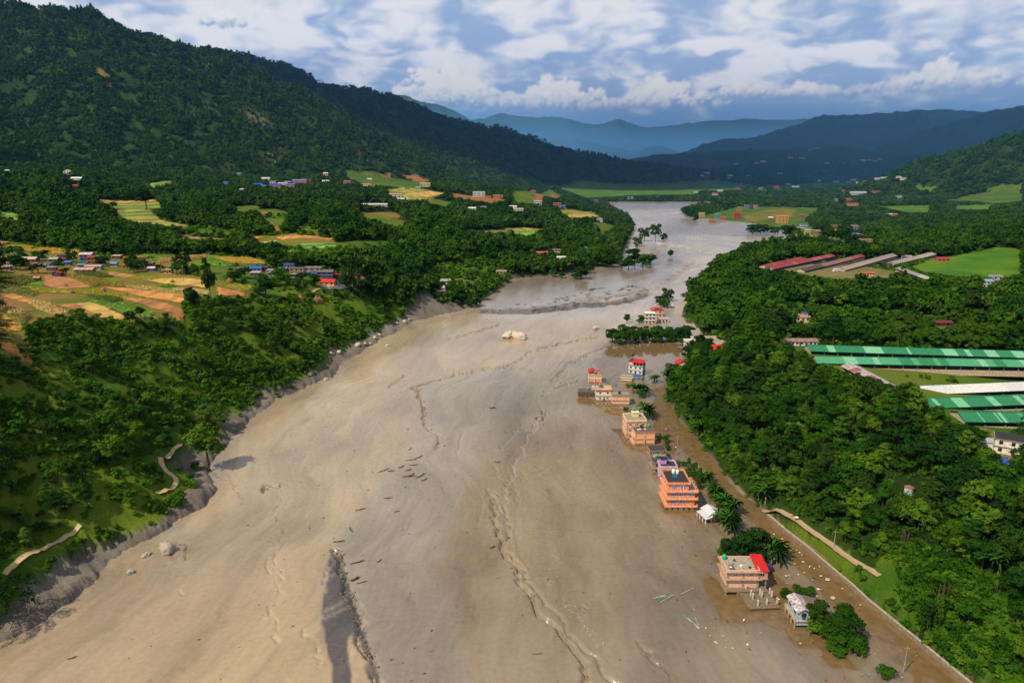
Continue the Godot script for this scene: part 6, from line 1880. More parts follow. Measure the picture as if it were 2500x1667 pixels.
func villages() -> void:
	# across the bend: the half drowned hamlet.  place, width, depth, storeys, wall, roof kind, roof colour, label
	for h in [
		[Vector2(442.8,-1630.8), 12.0, 9.0, 3, Color(0.88, 0.80, 0.52), "flat", GREY, "pale yellow house nearest the two big trees on the far bend"],
		[Vector2(461.6,-1569.5), 9.5, 9.0, 4, Color(0.38, 0.72, 0.66), "flat", GREY, "tall teal four storey house on the far river bend"],
		[Vector2(428.6,-1493.0), 12.5, 9.0, 2, Color(0.85, 0.50, 0.38), "flat", GREY, "salmon house standing lowest in the mud of the far bend"],
		[Vector2(469.8,-1555.3), 11.0, 8.0, 2, Color(0.80, 0.44, 0.36), "flat", Color(0.35, 0.5, 0.7), "small red and blue house right of the teal one"],
		[Vector2(514.9,-1597.7), 14.0, 10.0, 4, Color(0.80, 0.20, 0.20), "flat", Color(0.6, 0.3, 0.3), "bright red four storey house in the far hamlet"],
		[Vector2(593.1,-1826.6), 12.0, 9.0, 3, Color(0.80, 0.62, 0.24), "flat", GREY, "mustard yellow house behind the red house"],
		[Vector2(644.8,-1926.0), 12.0, 9.0, 3, Color(0.42, 0.66, 0.74), "flat", GREY, "light blue house in the far riverside row"],
		[Vector2(650.6,-1906.7), 8.0, 8.0, 3, Color(0.26, 0.30, 0.62), "flat", GREY, "deep blue narrow house in the far riverside row"],
		[Vector2(672.8,-1941.0), 13.0, 9.0, 2, Color(0.72, 0.56, 0.56), "gable_x", Color(0.6, 0.5, 0.5), "dusty pink house at the end of the far riverside row"],
		[Vector2(567.1,-1462.1), 21.0, 14.0, 5, Color(0.92, 0.70, 0.34), "flat", Color(0.72, 0.4, 0.3), "big yellow five storey building with balconies above a red canopy"],
		[Vector2(569.6,-1539.6), 10.0, 8.0, 2, Color(0.76, 0.34, 0.32), "gable_x", WHITE, "red walled house left of the big yellow building"],
		[Vector2(663.1,-1602.5), 12.0, 8.0, 2, Color(0.78, 0.32, 0.30), "gable_x", Color(0.5, 0.4, 0.4), "red house in the field behind the big yellow building"],
		[Vector2(527.2,-1335.8), 13.0, 8.0, 1, WHITE, "gable_x", Color(0.86, 0.88, 0.92), "white roofed house with blue front below the yellow building"],
		[Vector2(521.6,-1291.1), 15.0, 8.0, 1, Color(0.50, 0.44, 0.40), "deck", Color(0.42, 0.38, 0.35), "low grey house at the mud edge below the yellow building"],
		[Vector2(532.8,-1251.6), 9.0, 8.0, 2, Color(0.84, 0.78, 0.60), "flat", GREY, "cream house by the road between trees"],
		[Vector2(548.4,-1250.1), 8.0, 6.0, 2, Color(0.84, 0.50, 0.36), "gable_x", Color(0.7, 0.62, 0.55), "small orange house next to the cream house"],
		[Vector2(586.3,-1398.8), 14.0, 8.0, 1, Color(0.80, 0.84, 0.90), "gable_x", Color(0.30, 0.46, 0.72), "blue roofed house in the field right of the yellow building"],
		[Vector2(568.1,-1224.6), 17.0, 11.0, 3, Color(0.93, 0.84, 0.52), "flat", Color(0.66, 0.6, 0.5), "yellow and white three storey house by the lower road"],
		[Vector2(627.9,-1357.0), 12.0, 9.0, 2, Color(0.66, 0.46, 0.42), "flat", GREY, "brownish house peeping over the yellow and white house"],
		[Vector2(555.3,-1163.3), 9.0, 7.0, 1, Color(0.30, 0.50, 0.72), "gable_x", BLUE, "small house with bright blue roof near the lower road"],
		[Vector2(558.7,-1131.8), 16.0, 9.0, 2, Color(0.84, 0.60, 0.50), "deck", Color(0.72, 0.60, 0.55), "flat roofed pink house at the end of the far mud flat"],
		[Vector2(583.1,-1191.5), 16.0, 8.0, 2, Color(0.80, 0.86, 0.92), "gable_x", Color(0.16, 0.42, 0.78), "white house with blue roof behind the flat pink house"],
		[Vector2(550.9,-1075.9), 18.0, 10.0, 2, Color(0.70, 0.58, 0.54), "flat", Color(0.5, 0.42, 0.4), "mauve two storey house with open front at the wood edge"],
		[Vector2(650.0,-1320.8), 12.0, 9.0, 3, Color(0.66, 0.66, 0.64), "flat", GREY, "grey three storey house against the wood beyond the lower road"],
		[Vector2(1092.2,-2285.6), 22.0, 12.0, 2, Color(0.72, 0.40, 0.36), "gable_x", Color(0.66, 0.36, 0.32), "red school block in the upper right fields"],
		[Vector2(988.0,-2036.4), 32.0, 12.0, 2, Color(0.86, 0.60, 0.52), "gable_x", Color(0.64, 0.30, 0.26), "long pink and red school block below the first one"],
		[Vector2(1263.2,-2569.1), 58.0, 22.0, 2, Color(0.72, 0.74, 0.80), "gable_x", Color(0.70, 0.72, 0.80), "large pale grey hall in the far fields"],
		[Vector2(1290.2,-2748.4), 12.0, 9.0, 2, Color(0.74, 0.44, 0.40), "flat", GREY, "red house left of the pale grey hall"],
		[Vector2(1304.0,-2528.6), 30.0, 9.0, 1, Color(0.74, 0.42, 0.44), "gable_x", Color(0.66, 0.34, 0.34), "long low red building right of the pale grey hall"],
		[Vector2(1052.1,-2290.3), 14.0, 9.0, 2, Color(0.60, 0.72, 0.82), "flat", GREY, "light blue house in the fields left of the red school"],
		[Vector2(1287.0,-2343.9), 16.0, 10.0, 3, Color(0.82, 0.86, 0.92), "flat", Color(0.5, 0.6, 0.8), "white and blue house beyond the bright paddies"],
		[Vector2(874.8,-1621.6), 12.0, 8.0, 1, Color(0.78, 0.80, 0.86), "gable_x", Color(0.72, 0.78, 0.86), "pale hut under the bright paddies"],
		[Vector2(891.7,-1627.8), 9.0, 7.0, 1, Color(0.80, 0.52, 0.30), "gable_x", Color(0.86, 0.46, 0.16), "orange roofed hut beside the pale hut under the paddies"],
		[Vector2(1044.5,-3277.7), 20.0, 10.0, 2, Color(0.78, 0.42, 0.44), "gable_x", Color(0.76, 0.36, 0.38), "pink roofed building beside a slim white tower across the far river"],
		[Vector2(1253.0,-3347.7), 22.0, 12.0, 3, Color(0.76, 0.26, 0.30), "flat", Color(0.6, 0.3, 0.3), "large red building in the far town"],
		[Vector2(876.3,-2973.2), 22.0, 12.0, 2, WHITE, "flat", GREY, "white building in the far fields across the river"],
		[Vector2(740.8,-2838.7), 18.0, 12.0, 2, Color(0.80, 0.84, 0.90), "flat", GREY, "pale blue house beside the dark trees across the river"],
		[Vector2(765.7,-2660.2), 20.0, 10.0, 2, Color(0.82, 0.80, 0.84), "gable_x", Color(0.72, 0.3, 0.36), "pale house with red end on the far river bank"],
		[Vector2(1106.1,-3145.9), 22.0, 12.0, 2, Color(0.62, 0.66, 0.78), "gable_x", Color(0.56, 0.62, 0.76), "grey blue shed in the far town"],
	]:
		house(h[0], h[1], h[2], h[3], h[4], h[5], h[6], h[7], {"windows": 3, "side": 2, "size": Vector2(1.9, 1.4), "slab": 0.7 if h[3] > 2 else 0.4})
	# terrace village on the left
	for h in [
		[Vector2(-377.3,-515.5), 6.0, 5.0, 2, Color(0.84, 0.84, 0.82), "gable_x", RED, "white house with red roof at the left edge of the village"],
		[Vector2(-396.7,-537.0), 5.0, 4.0, 1, Color(0.70, 0.52, 0.44), "gable_x", Color(0.66, 0.34, 0.26), "small brown roofed hut behind the red roofed white house"],
		[Vector2(-366.7,-522.0), 11.0, 6.0, 2, Color(0.40, 0.34, 0.32), "gable_x", Color(0.82, 0.84, 0.86), "long dark house with rust edged silver tin roof in the left village"],
		[Vector2(-361.2,-515.4), 8.0, 4.0, 1, Color(0.66, 0.20, 0.18), "shed", Color(0.76, 0.14, 0.14), "low red fronted lean-to before the long silver roofed house"],
		[Vector2(-363.0,-544.7), 6.6, 5.5, 1, Color(0.40, 0.34, 0.30), "gable_x", Color(0.62, 0.74, 0.74), "house with grey green tin roof beside a banana clump"],
		[Vector2(-359.3,-550.3), 6.5, 5.5, 2, Color(0.58, 0.38, 0.28), "gable_x", Color(0.26, 0.24, 0.24), "brown brick house with dark grey roof left of a large dark tree"],
		[Vector2(-346.7,-560.9), 9.6, 6.0, 2, Color(0.10, 0.28, 0.66), "gable_x", Color(0.84, 0.84, 0.88), "blue walled house with silver roof at the back of the left village"],
		[Vector2(-332.8,-546.7), 8.4, 6.0, 2, Color(0.52, 0.30, 0.22), "gable_x", Color(0.46, 0.22, 0.15), "rusty double roofed brown house in the left village"],
		[Vector2(-314.5,-503.5), 13.5, 5.0, 1, Color(0.50, 0.44, 0.40), "gable_x", Color(0.78, 0.74, 0.74), "long low house with red rusted tin roof at the field edge"],
		[Vector2(-317.3,-519.7), 12.0, 5.0, 1, Color(0.66, 0.64, 0.62), "gable_x", Color(0.72, 0.70, 0.72), "grey tin roofed house behind the long low rusted one"],
		[Vector2(-320.2,-481.5), 5.4, 5.0, 1, Color(0.42, 0.34, 0.52), "gable_z", Color(0.86, 0.20, 0.12), "small hut with bright red roof at the front of the left village"],
		[Vector2(-330.1,-574.8), 6.8, 4.6, 1, Color(0.48, 0.42, 0.40), "shed", Color(0.78, 0.76, 0.76), "lone hut with pale tin roof behind the left village"],
		[Vector2(-311.9,-538.2), 4.6, 4.0, 1, Color(0.70, 0.74, 0.78), "gable_x", Color(0.36, 0.60, 0.86), "tiny hut with pale blue roof above the corn"],
		[Vector2(-297.0,-530.5), 7.0, 5.0, 1, Color(0.72, 0.48, 0.36), "gable_x", Color(0.62, 0.28, 0.16), "brick hut with rusty red roof at the corn field"],
		[Vector2(-296.2,-537.1), 3.4, 3.0, 1, Color(0.4, 0.5, 0.6), "shed", Color(0.16, 0.46, 0.84), "tiny blue roofed lean-to right of the rusty red roof"],
		[Vector2(-271.8,-517.4), 6.0, 4.5, 1, Color(0.24, 0.40, 0.74), "gable_x", Color(0.88, 0.90, 0.92), "blue hut with white roof beside bananas at the field edge"],
		[Vector2(-254.0,-505.9), 5.4, 4.5, 1, Color(0.86, 0.68, 0.58), "deck", Color(0.62, 0.55, 0.48), "small pink flat roofed house right of the blue hut"],
		[Vector2(-285.4,-540.2), 6.4, 4.6, 1, Color(0.32, 0.30, 0.30), "gable_x", Color(0.36, 0.36, 0.36), "dark hut behind the blue hut with white roof"],
		[Vector2(-353.4,-519.6), 6.0, 5.0, 1, Color(0.84, 0.82, 0.78), "gable_z", Color(0.46, 0.44, 0.42), "white gabled house with grey roof in the middle of the left village"],
		[Vector2(-355.9,-514.4), 5.4, 4.0, 1, Color(0.66, 0.62, 0.58), "gable_x", Color(0.44, 0.42, 0.40), "grey roofed house right of the red lean-to"],
		[Vector2(-345.0,-533.0), 5.2, 4.0, 1, Color(0.5, 0.5, 0.5), "shed", Color(0.24, 0.52, 0.82), "blue roofed shed under the large dark village tree"],
		[Vector2(-328.9,-525.0), 5.0, 4.0, 1, Color(0.42, 0.52, 0.60), "gable_x", Color(0.30, 0.50, 0.68), "small slate blue hut before the blue walled house"],
		[Vector2(-337.4,-502.4), 6.0, 4.0, 1, Color(0.50, 0.46, 0.42), "shed", Color(0.52, 0.50, 0.48), "grey shed just behind the bright red hut"],
		[Vector2(-363.9,-494.8), 4.0, 3.4, 1, Color(0.70, 0.66, 0.62), "shed", Color(0.74, 0.72, 0.70), "pale lean-to lowest at the left edge of the village"],
		[Vector2(-315.8,-454.3), 3.6, 3.0, 1, Color(0.62, 0.48, 0.34), "gable_x", Color(0.70, 0.62, 0.56), "tiny field hut in green plot left of the brown field"],
		# the right half
		[Vector2(-201.7,-539.0), 9.0, 6.0, 1, Color(0.50, 0.42, 0.38), "gable_x", Color(0.10, 0.36, 0.80), "house with strong blue roof at the left of the right village"],
		[Vector2(-197.3,-544.8), 7.0, 6.0, 1, Color(0.40, 0.36, 0.34), "gable_x", Color(0.20, 0.20, 0.20), "black roofed house beside the strong blue roof"],
		[Vector2(-195.4,-520.9), 7.0, 5.0, 1, Color(0.44, 0.40, 0.34), "shed", Color(0.72, 0.78, 0.80), "pale roofed shed in front of the strong blue roof"],
		[Vector2(-187.5,-537.3), 10.5, 7.0, 1, Color(0.66, 0.54, 0.44), "deck", Color(0.62, 0.56, 0.48), "flat sandy roofed house in the right village"],
		[Vector2(-182.9,-544.0), 7.0, 5.0, 1, Color(0.5, 0.46, 0.42), "shed", Color(0.42, 0.68, 0.76), "low house with sea blue roof beside the flat sandy roof"],
		[Vector2(-178.4,-548.3), 7.4, 5.0, 2, Color(0.56, 0.52, 0.50), "shed", Color(0.16, 0.28, 0.56), "open two storey frame house with dark blue roof"],
		[Vector2(-168.8,-537.7), 11.0, 6.0, 2, Color(0.62, 0.52, 0.46), "deck", Color(0.34, 0.31, 0.30), "dark flat roofed house in the middle of the right village"],
		[Vector2(-159.9,-549.2), 13.5, 7.0, 2, Color(0.58, 0.50, 0.46), "deck", Color(0.46, 0.44, 0.42), "grey flat roofed house with yellow tank on top"],
		[Vector2(-149.5,-547.3), 12.5, 7.0, 2, Color(0.20, 0.28, 0.46), "gable_x", Color(0.40, 0.40, 0.40), "long blue veranda house with grey roof before the yellow tank"],
		[Vector2(-163.0,-539.6), 5.0, 4.0, 1, Color(0.6, 0.6, 0.6), "shed", Color(0.46, 0.72, 0.80), "pale blue lean-to left of the blue veranda house"],
		[Vector2(-158.7,-541.6), 4.4, 4.0, 1, Color(0.6, 0.5, 0.4), "shed", Color(0.10, 0.42, 0.72), "blue and red canopy against the blue veranda house"],
		[Vector2(-142.5,-555.1), 5.0, 4.5, 1, Color(0.52, 0.20, 0.16), "gable_x", Color(0.58, 0.20, 0.16), "dark red hut right of the blue veranda house"],
		[Vector2(-144.8,-533.0), 12.0, 7.5, 1, Color(0.88, 0.66, 0.20), "gable_x", Color(0.88, 0.12, 0.12), "yellow pillared hall with bright red roof above a white wall"],
		[Vector2(-137.5,-542.9), 5.0, 4.4, 1, Color(0.66, 0.82, 0.92), "gable_z", Color(0.36, 0.58, 0.82), "small pale blue and white shrine beside the yellow hall"],
		[Vector2(-130.9,-572.3), 15.0, 6.0, 2, Color(0.78, 0.42, 0.46), "deck", Color(0.36, 0.32, 0.30), "pink two storey veranda house with dark roof among dark trees"],
		[Vector2(-166.5,-522.0), 4.0, 4.0, 2, Color(0.72, 0.56, 0.48), "deck", Color(0.6, 0.55, 0.5), "narrow brick house below the middle of the right village"],
		[Vector2(-185.8,-529.0), 4.4, 3.6, 1, Color(0.6, 0.6, 0.6), "shed", Color(0.34, 0.64, 0.84), "little sky blue roof below the flat sandy roof"],
		[Vector2(-209.9,-532.1), 9.0, 5.0, 1, Color(0.44, 0.36, 0.32), "gable_x", Color(0.40, 0.30, 0.28), "brown roofed house at the far left of the right village"],
	]:
		house(h[0], h[1], h[2], h[3], h[4], h[5], h[6], h[7], {"windows": 3, "side": 1, "fh": 2.6, "roof_skin": "rust" if h[6].r > 0.5 and h[6].b > 0.5 else "tin"})
	# the stepped white house by the river and its neighbours on the spur
	house(Vector2(-64.7,-663.0), 9.0, 7.0, 2, WHITE, "flat", GREY, "top block of the stepped white house above the flooded trees", {"windows": 3, "side": 1, "tank": [2.6, 4.0, 0.4], "slab": 0.7})
	house(Vector2(-67.6,-641.3), 8.4, 5.0, 1, Color(0.84, 0.86, 0.90), "deck", Color(0.8, 0.8, 0.82), "middle step of the white house above the flooded trees", {"windows": 3, "side": 0, "slab": 0.7})
	house(Vector2(-64.8,-627.3), 6.4, 5.0, 1, Color(0.84, 0.62, 0.48), "deck", GREY, "brick lowest step of the white house above the flooded trees", {"fh": 3.4, "windows": 1, "side": 0})
	for h in [
		[Vector2(38.6,-892.5), 15.0, 8.0, 1, Color(0.66, 0.36, 0.32), "gable_x", Color(0.70, 0.34, 0.32), "red roofed house in the wood above the mud flat"],
		[Vector2(59.0,-924.5), 12.0, 7.0, 1, Color(0.80, 0.76, 0.60), "gable_x", Color(0.45, 0.40, 0.36), "pale thatched house in the wood right of the red roof"],
		[Vector2(101.6,-956.9), 7.0, 6.0, 2, WHITE, "gable_z", Color(0.80, 0.84, 0.90), "small white house above the drowned trees"],
		[Vector2(62.7,-873.7), 12.0, 6.0, 1, WHITE, "gable_x", Color(0.86, 0.86, 0.86), "low white house among trees at the mud flat's rear"],
		[Vector2(-11.9,-764.1), 11.0, 6.0, 1, Color(0.72, 0.48, 0.36), "gable_x", Color(0.60, 0.54, 0.48), "brick house with sandy roof on the green slope by the mud"],
		[Vector2(171.5,-1363.8), 11.0, 7.0, 2, Color(0.86, 0.84, 0.86), "gable_z", Color(0.66, 0.22, 0.20), "white and red hut on the tip of the wooded spur"],
		[Vector2(86.0,-1337.3), 14.0, 8.0, 2, Color(0.78, 0.48, 0.52), "flat", GREY, "pink house in the trees near the spur's end"],
		[Vector2(98.2,-1362.1), 12.0, 7.0, 1, Color(0.4, 0.5, 0.7), "gable_x", Color(0.20, 0.42, 0.74), "blue roofed hut beside the pink house near the spur's end"],
		[Vector2(10.6,-1221.8), 18.0, 10.0, 2, WHITE, "flat", GREY, "white house with verandas in the dark trees of the spur"],
		[Vector2(1.1,-1249.4), 14.0, 8.0, 1, Color(0.84, 0.82, 0.78), "gable_x", WHITE, "small white roofed house left of the one with verandas"],
		[Vector2(48.1,-1304.5), 14.0, 9.0, 2, Color(0.86, 0.90, 0.94), "flat", GREY, "white two storey house below the red earth mound"],
		[Vector2(77.0,-2637.3), 24.0, 9.0, 1, Color(0.76, 0.72, 0.70), "gable_x", Color(0.84, 0.20, 0.24), "long bright red roof on the hilltop above the red earth"],
		[Vector2(-65.4,-1396.9), 24.0, 11.0, 3, Color(0.88, 0.90, 0.94), "flat", GREY, "large white three storey house on the terraced hill"],
		[Vector2(-27.2,-1359.5), 18.0, 9.0, 2, Color(0.84, 0.56, 0.42), "flat", WHITE, "orange and white house right of the large white one"],
		[Vector2(-45.8,-1366.3), 10.0, 6.0, 1, Color(0.80, 0.46, 0.46), "gable_x", Color(0.76, 0.40, 0.40), "small pink hut between the large white and the orange house"],
		[Vector2(-190.7,-1550.5), 22.0, 12.0, 3, Color(0.94, 0.88, 0.62), "flat", Color(0.8, 0.75, 0.6), "cream yellow house under the red earth scar"],
		[Vector2(-195.5,-1469.7), 10.0, 6.0, 1, Color(0.7, 0.72, 0.76), "gable_x", Color(0.62, 0.66, 0.72), "grey hut left of the cream yellow house"],
		[Vector2(-212.1,-1428.2), 8.0, 6.0, 2, Color(0.80, 0.60, 0.46), "deck", GREY, "small sandy tower house left of the grey hut"],
		[Vector2(-209.2,-1266.2), 22.0, 10.0, 2, WHITE, "flat", Color(0.7, 0.72, 0.74), "white farm house on the terraced fields"],
		[Vector2(-191.1,-1226.5), 18.0, 8.0, 1, Color(0.72, 0.66, 0.60), "gable_x", Color(0.80, 0.80, 0.82), "grey roofed barn just below the white farm house"],
		[Vector2(-219.8,-1115.5), 44.0, 8.0, 1, Color(0.70, 0.66, 0.62), "gable_x", Color(0.78, 0.78, 0.80), "very long grey roof among trees of the left hill"],
		[Vector2(-295.2,-1441.3), 15.0, 8.0, 2, WHITE, "gable_x", Color(0.72, 0.5, 0.5), "white house on the slope under the red scars"],
		[Vector2(-376.5,-1873.7), 12.0, 7.0, 1, Color(0.84, 0.84, 0.84), "gable_x", WHITE, "white roofed hut close under the red scars"],
		[Vector2(-346.2,-1484.9), 15.0, 9.0, 2, Color(0.80, 0.48, 0.48), "flat", GREY, "pink house on the forest edge left of the red scars"],
		[Vector2(-70.6,-1212.5), 16.0, 8.0, 1, Color(0.8, 0.8, 0.8), "gable_x", Color(0.86, 0.88, 0.92), "white roofed house in the dark trees under the large white house"],
		[Vector2(-51.0,-1230.0), 12.0, 7.0, 1, Color(0.66, 0.46, 0.40), "gable_x", Color(0.5, 0.5, 0.55), "dark brick house in the trees right of the white roofed one"],
		[Vector2(261.0,-2199.8), 18.0, 10.0, 2, Color(0.56, 0.44, 0.64), "flat", GREY, "purple house on the far river bank"],
		[Vector2(405.0,-2403.3), 20.0, 12.0, 2, Color(0.70, 0.76, 0.86), "flat", GREY, "pale blue house by the dark bank across the river"],
	]:
		house(h[0], h[1], h[2], h[3], h[4], h[5], h[6], h[7], {"windows": 3, "side": 1, "size": Vector2(1.8, 1.4), "slab": 0.8})
	# the blue roofed hamlet under the mountain
	for h in [
		[Vector2(-553.0,-1589.2), 20.0, 9.0, 1, WHITE, "gable_x", Color(0.86, 0.86, 0.88), "white roofed house above the blue roofed mountain hamlet"],
		[Vector2(-505.4,-1404.9), 20.0, 9.0, 1, Color(0.6, 0.6, 0.62), "gable_x", Color(0.12, 0.40, 0.80), "blue roof at the left end of the mountain hamlet"],
		[Vector2(-475.9,-1359.3), 12.0, 8.0, 1, Color(0.6, 0.6, 0.62), "gable_x", Color(0.20, 0.48, 0.84), "small blue roof second from left in the mountain hamlet"],
		[Vector2(-450.2,-1344.9), 20.0, 10.0, 2, Color(0.76, 0.48, 0.42), "gable_x", Color(0.06, 0.30, 0.84), "brick house with deep blue roof in the mountain hamlet"],
		[Vector2(-485.4,-1439.8), 14.0, 8.0, 2, Color(0.82, 0.80, 0.78), "flat", GREY, "pale house behind the deep blue roof of the mountain hamlet"],
		[Vector2(-455.8,-1406.5), 18.0, 9.0, 2, Color(0.84, 0.80, 0.76), "gable_x", Color(0.74, 0.66, 0.62), "cream house in the middle of the mountain hamlet"],
		[Vector2(-476.3,-1500.4), 16.0, 8.0, 1, Color(0.56, 0.56, 0.60), "gable_x", Color(0.50, 0.54, 0.62), "slate roofed house at the back of the mountain hamlet"],
		[Vector2(-433.3,-1383.7), 16.0, 9.0, 2, Color(0.74, 0.54, 0.50), "gable_x", Color(0.22, 0.42, 0.76), "pink house with blue roof right of the cream one"],
		[Vector2(-444.3,-1481.7), 30.0, 10.0, 2, Color(0.72, 0.46, 0.46), "gable_x", Color(0.44, 0.48, 0.72), "long pink house at the right end of the mountain hamlet"],
		[Vector2(-446.5,-1525.8), 12.0, 8.0, 2, Color(0.3, 0.4, 0.7), "gable_x", Color(0.18, 0.34, 0.72), "blue house touching the long pink house"],
		[Vector2(-433.7,-1523.4), 6.0, 6.0, 3, Color(0.66, 0.28, 0.22), "deck", GREY, "slim red brick tower right of the mountain hamlet"],
		[Vector2(-476.2,-1814.7), 12.0, 8.0, 2, Color(0.84, 0.72, 0.70), "gable_x", WHITE, "small white house high on the forest edge"],
		[Vector2(-406.4,-1544.3), 15.0, 8.0, 1, WHITE, "gable_x", Color(0.8, 0.8, 0.84), "white hut alone right of the red tower"],
		[Vector2(-349.4,-1499.7), 15.0, 9.0, 2, Color(0.84, 0.54, 0.50), "gable_x", Color(0.84, 0.72, 0.70), "salmon house at the forest edge"],
		[Vector2(-547.1,-1355.0), 9.0, 7.0, 2, Color(0.5, 0.56, 0.66), "gable_x", Color(0.14, 0.44, 0.86), "blue roofed hut apart on the left of the hamlet"],
		[Vector2(-626.2,-1632.6), 10.0, 6.0, 1, Color(0.5, 0.6, 0.7), "gable_x", Color(0.30, 0.60, 0.80), "tiny pale blue roof up in the forest"],
		[Vector2(-480.5,-1262.4), 12.0, 7.0, 1, Color(0.7, 0.62, 0.58), "gable_x", Color(0.80, 0.72, 0.70), "pale hut below the blue roofed hamlet"],
		[Vector2(-721.9,-1175.1), 18.0, 9.0, 2, Color(0.84, 0.88, 0.90), "gable_x", WHITE, "white house at the dark mountain foot"],
		[Vector2(-778.1,-1241.6), 10.0, 7.0, 2, Color(0.86, 0.92, 0.94), "gable_z", WHITE, "small white house above the one at the dark mountain foot"],
		[Vector2(-778.5,-1183.8), 12.0, 7.0, 1, Color(0.74, 0.78, 0.80), "gable_x", Color(0.80, 0.84, 0.86), "pale hut in the dark trees at the mountain foot"],
		[Vector2(-856.0,-1209.7), 16.0, 7.0, 1, Color(0.70, 0.74, 0.76), "gable_x", Color(0.74, 0.78, 0.80), "grey hut at the left edge of the mountain foot"],
		[Vector2(-680.5,-1103.2), 10.0, 7.0, 1, Color(0.66, 0.3, 0.3), "gable_x", Color(0.84, 0.16, 0.22), "lone red roof in the dark trees below the white house"],
	]:
		house(h[0], h[1], h[2], h[3], h[4], h[5], h[6], h[7], {"windows": 2, "side": 1, "size": Vector2(2.0, 1.4), "slab": 0.6})
	# the far town: pale specks
	var r := RandomNumberGenerator.new()
	r.seed = 88
	for q in [[Vector2(1604.8,-4562.5),Vector2(1802.5,-4626.8),Vector2(1927.5,-3993.5),Vector2(1784.7,-3754.9),Vector2(1792.4,-3668.3),Vector2(1865.8,-3752.0),Vector2(1924.2,-3802.9),Vector2(1999.5,-3902.0),Vector2(1399.4,-2706.5),Vector2(1407.2,-2677.3),Vector2(1407.6,-2580.0),Vector2(1406.5,-2546.1),Vector2(1765.5,-3858.4),Vector2(1734.8,-4004.6),Vector2(1206.5,-3927.1),Vector2(1331.7,-3992.3),Vector2(1633.5,-4328.3),Vector2(1187.9,-3891.9),Vector2(1078.5,-3938.1),Vector2(1036.7,-3874.5),Vector2(1384.4,-3492.0),Vector2(1366.9,-3409.0),Vector2(1429.4,-3669.1),Vector2(2013.3,-4819.0),Vector2(2056.2,-4821.3),Vector2(2231.8,-4539.0),Vector2(2267.5,-4531.3),Vector2(2289.4,-4494.6),Vector2(2323.6,-4505.4),Vector2(1990.8,-4506.1),Vector2(1873.8,-4614.6),Vector2(1435.0,-4561.0),Vector2(2084.6,-4495.2),Vector2(1557.9,-4540.2)]]:
		for p in q:
			var w := 16.0 + r.randf() * 20.0
			var c := Color(0.74, 0.78, 0.84).lerp(Color(0.92, 0.90, 0.86), r.randf())
			house(p, w, 12.0, 1 + r.randi() % 3, c, "flat" if r.randf() < 0.5 else "gable_x", c.lerp(Color(0.4, 0.5, 0.7), r.randf() * 0.5), "tiny pale house in the far town across the shaded valley", {"windows": 2, "side": 0, "size": Vector2(2.4, 1.6), "group": "houses of the far town"})

# ---------------------------------------------------------------- fields
func field(pts: Array, c: Color, crop: String) -> void:
	var poly := PackedVector2Array(pts)
	var lo := poly[0]
	var hi := poly[0]
	for p in poly:
		lo = lo.min(p)
		hi = hi.max(p)
	var s := 1.1 if -hi.y < 620.0 else 2.6
	var st := SurfaceTool.new()
	st.begin(Mesh.PRIMITIVE_TRIANGLES)
	var x := lo.x
	var spots := []
	while x < hi.x:
		var z := lo.y
		while z < hi.y:
			var jit := Vector2(n_fine.get_noise_2d(x, z), n_fine.get_noise_2d(z, x)) * 1.2
			if Geometry2D.is_point_in_polygon(Vector2(x + s / 2, z + s / 2) + jit, poly):
				var q := []
				for k in [[0, 0], [1, 0], [1, 1], [0, 1]]:
					var px: float = x + k[0] * s
					var pz: float = z + k[1] * s
					q.append(Vector3(px, ground(px, -pz) + 0.30, pz))
				var t := 0.86 + 0.5 * n_small.get_noise_2d(x * 2.0, z * 0.5) + 0.25 * n_fine.get_noise_2d(x, z)
				st.set_color(Color(c.r * t, c.g * t, c.b * t))
				for i in [0, 1, 2, 0, 2, 3]:
					st.add_vertex(q[i])
				spots.append(q[0])
			z += s
		x += s
	st.generate_normals()
	var m := st.commit()
	if m.get_surface_count() == 0:
		return
	tag(part("field", m, M.soil, self), "", "", "", "structure")
	if crop != "":
		for p in spots:
			if rng.randf() < (0.8 if crop == "corn" else 0.5):
				var k := 0.75 + rng.randf() * 0.5
				var cc := c * (0.8 + rng.randf() * 0.5)
				plant("crop", T.corn if crop == "corn" else T.tuft, p.x + rng.randf() * 0.8, -p.z + rng.randf() * 0.8, p.y - 0.05, Vector3(k, k * (0.9 if crop == "corn" else 0.7), k), cc)

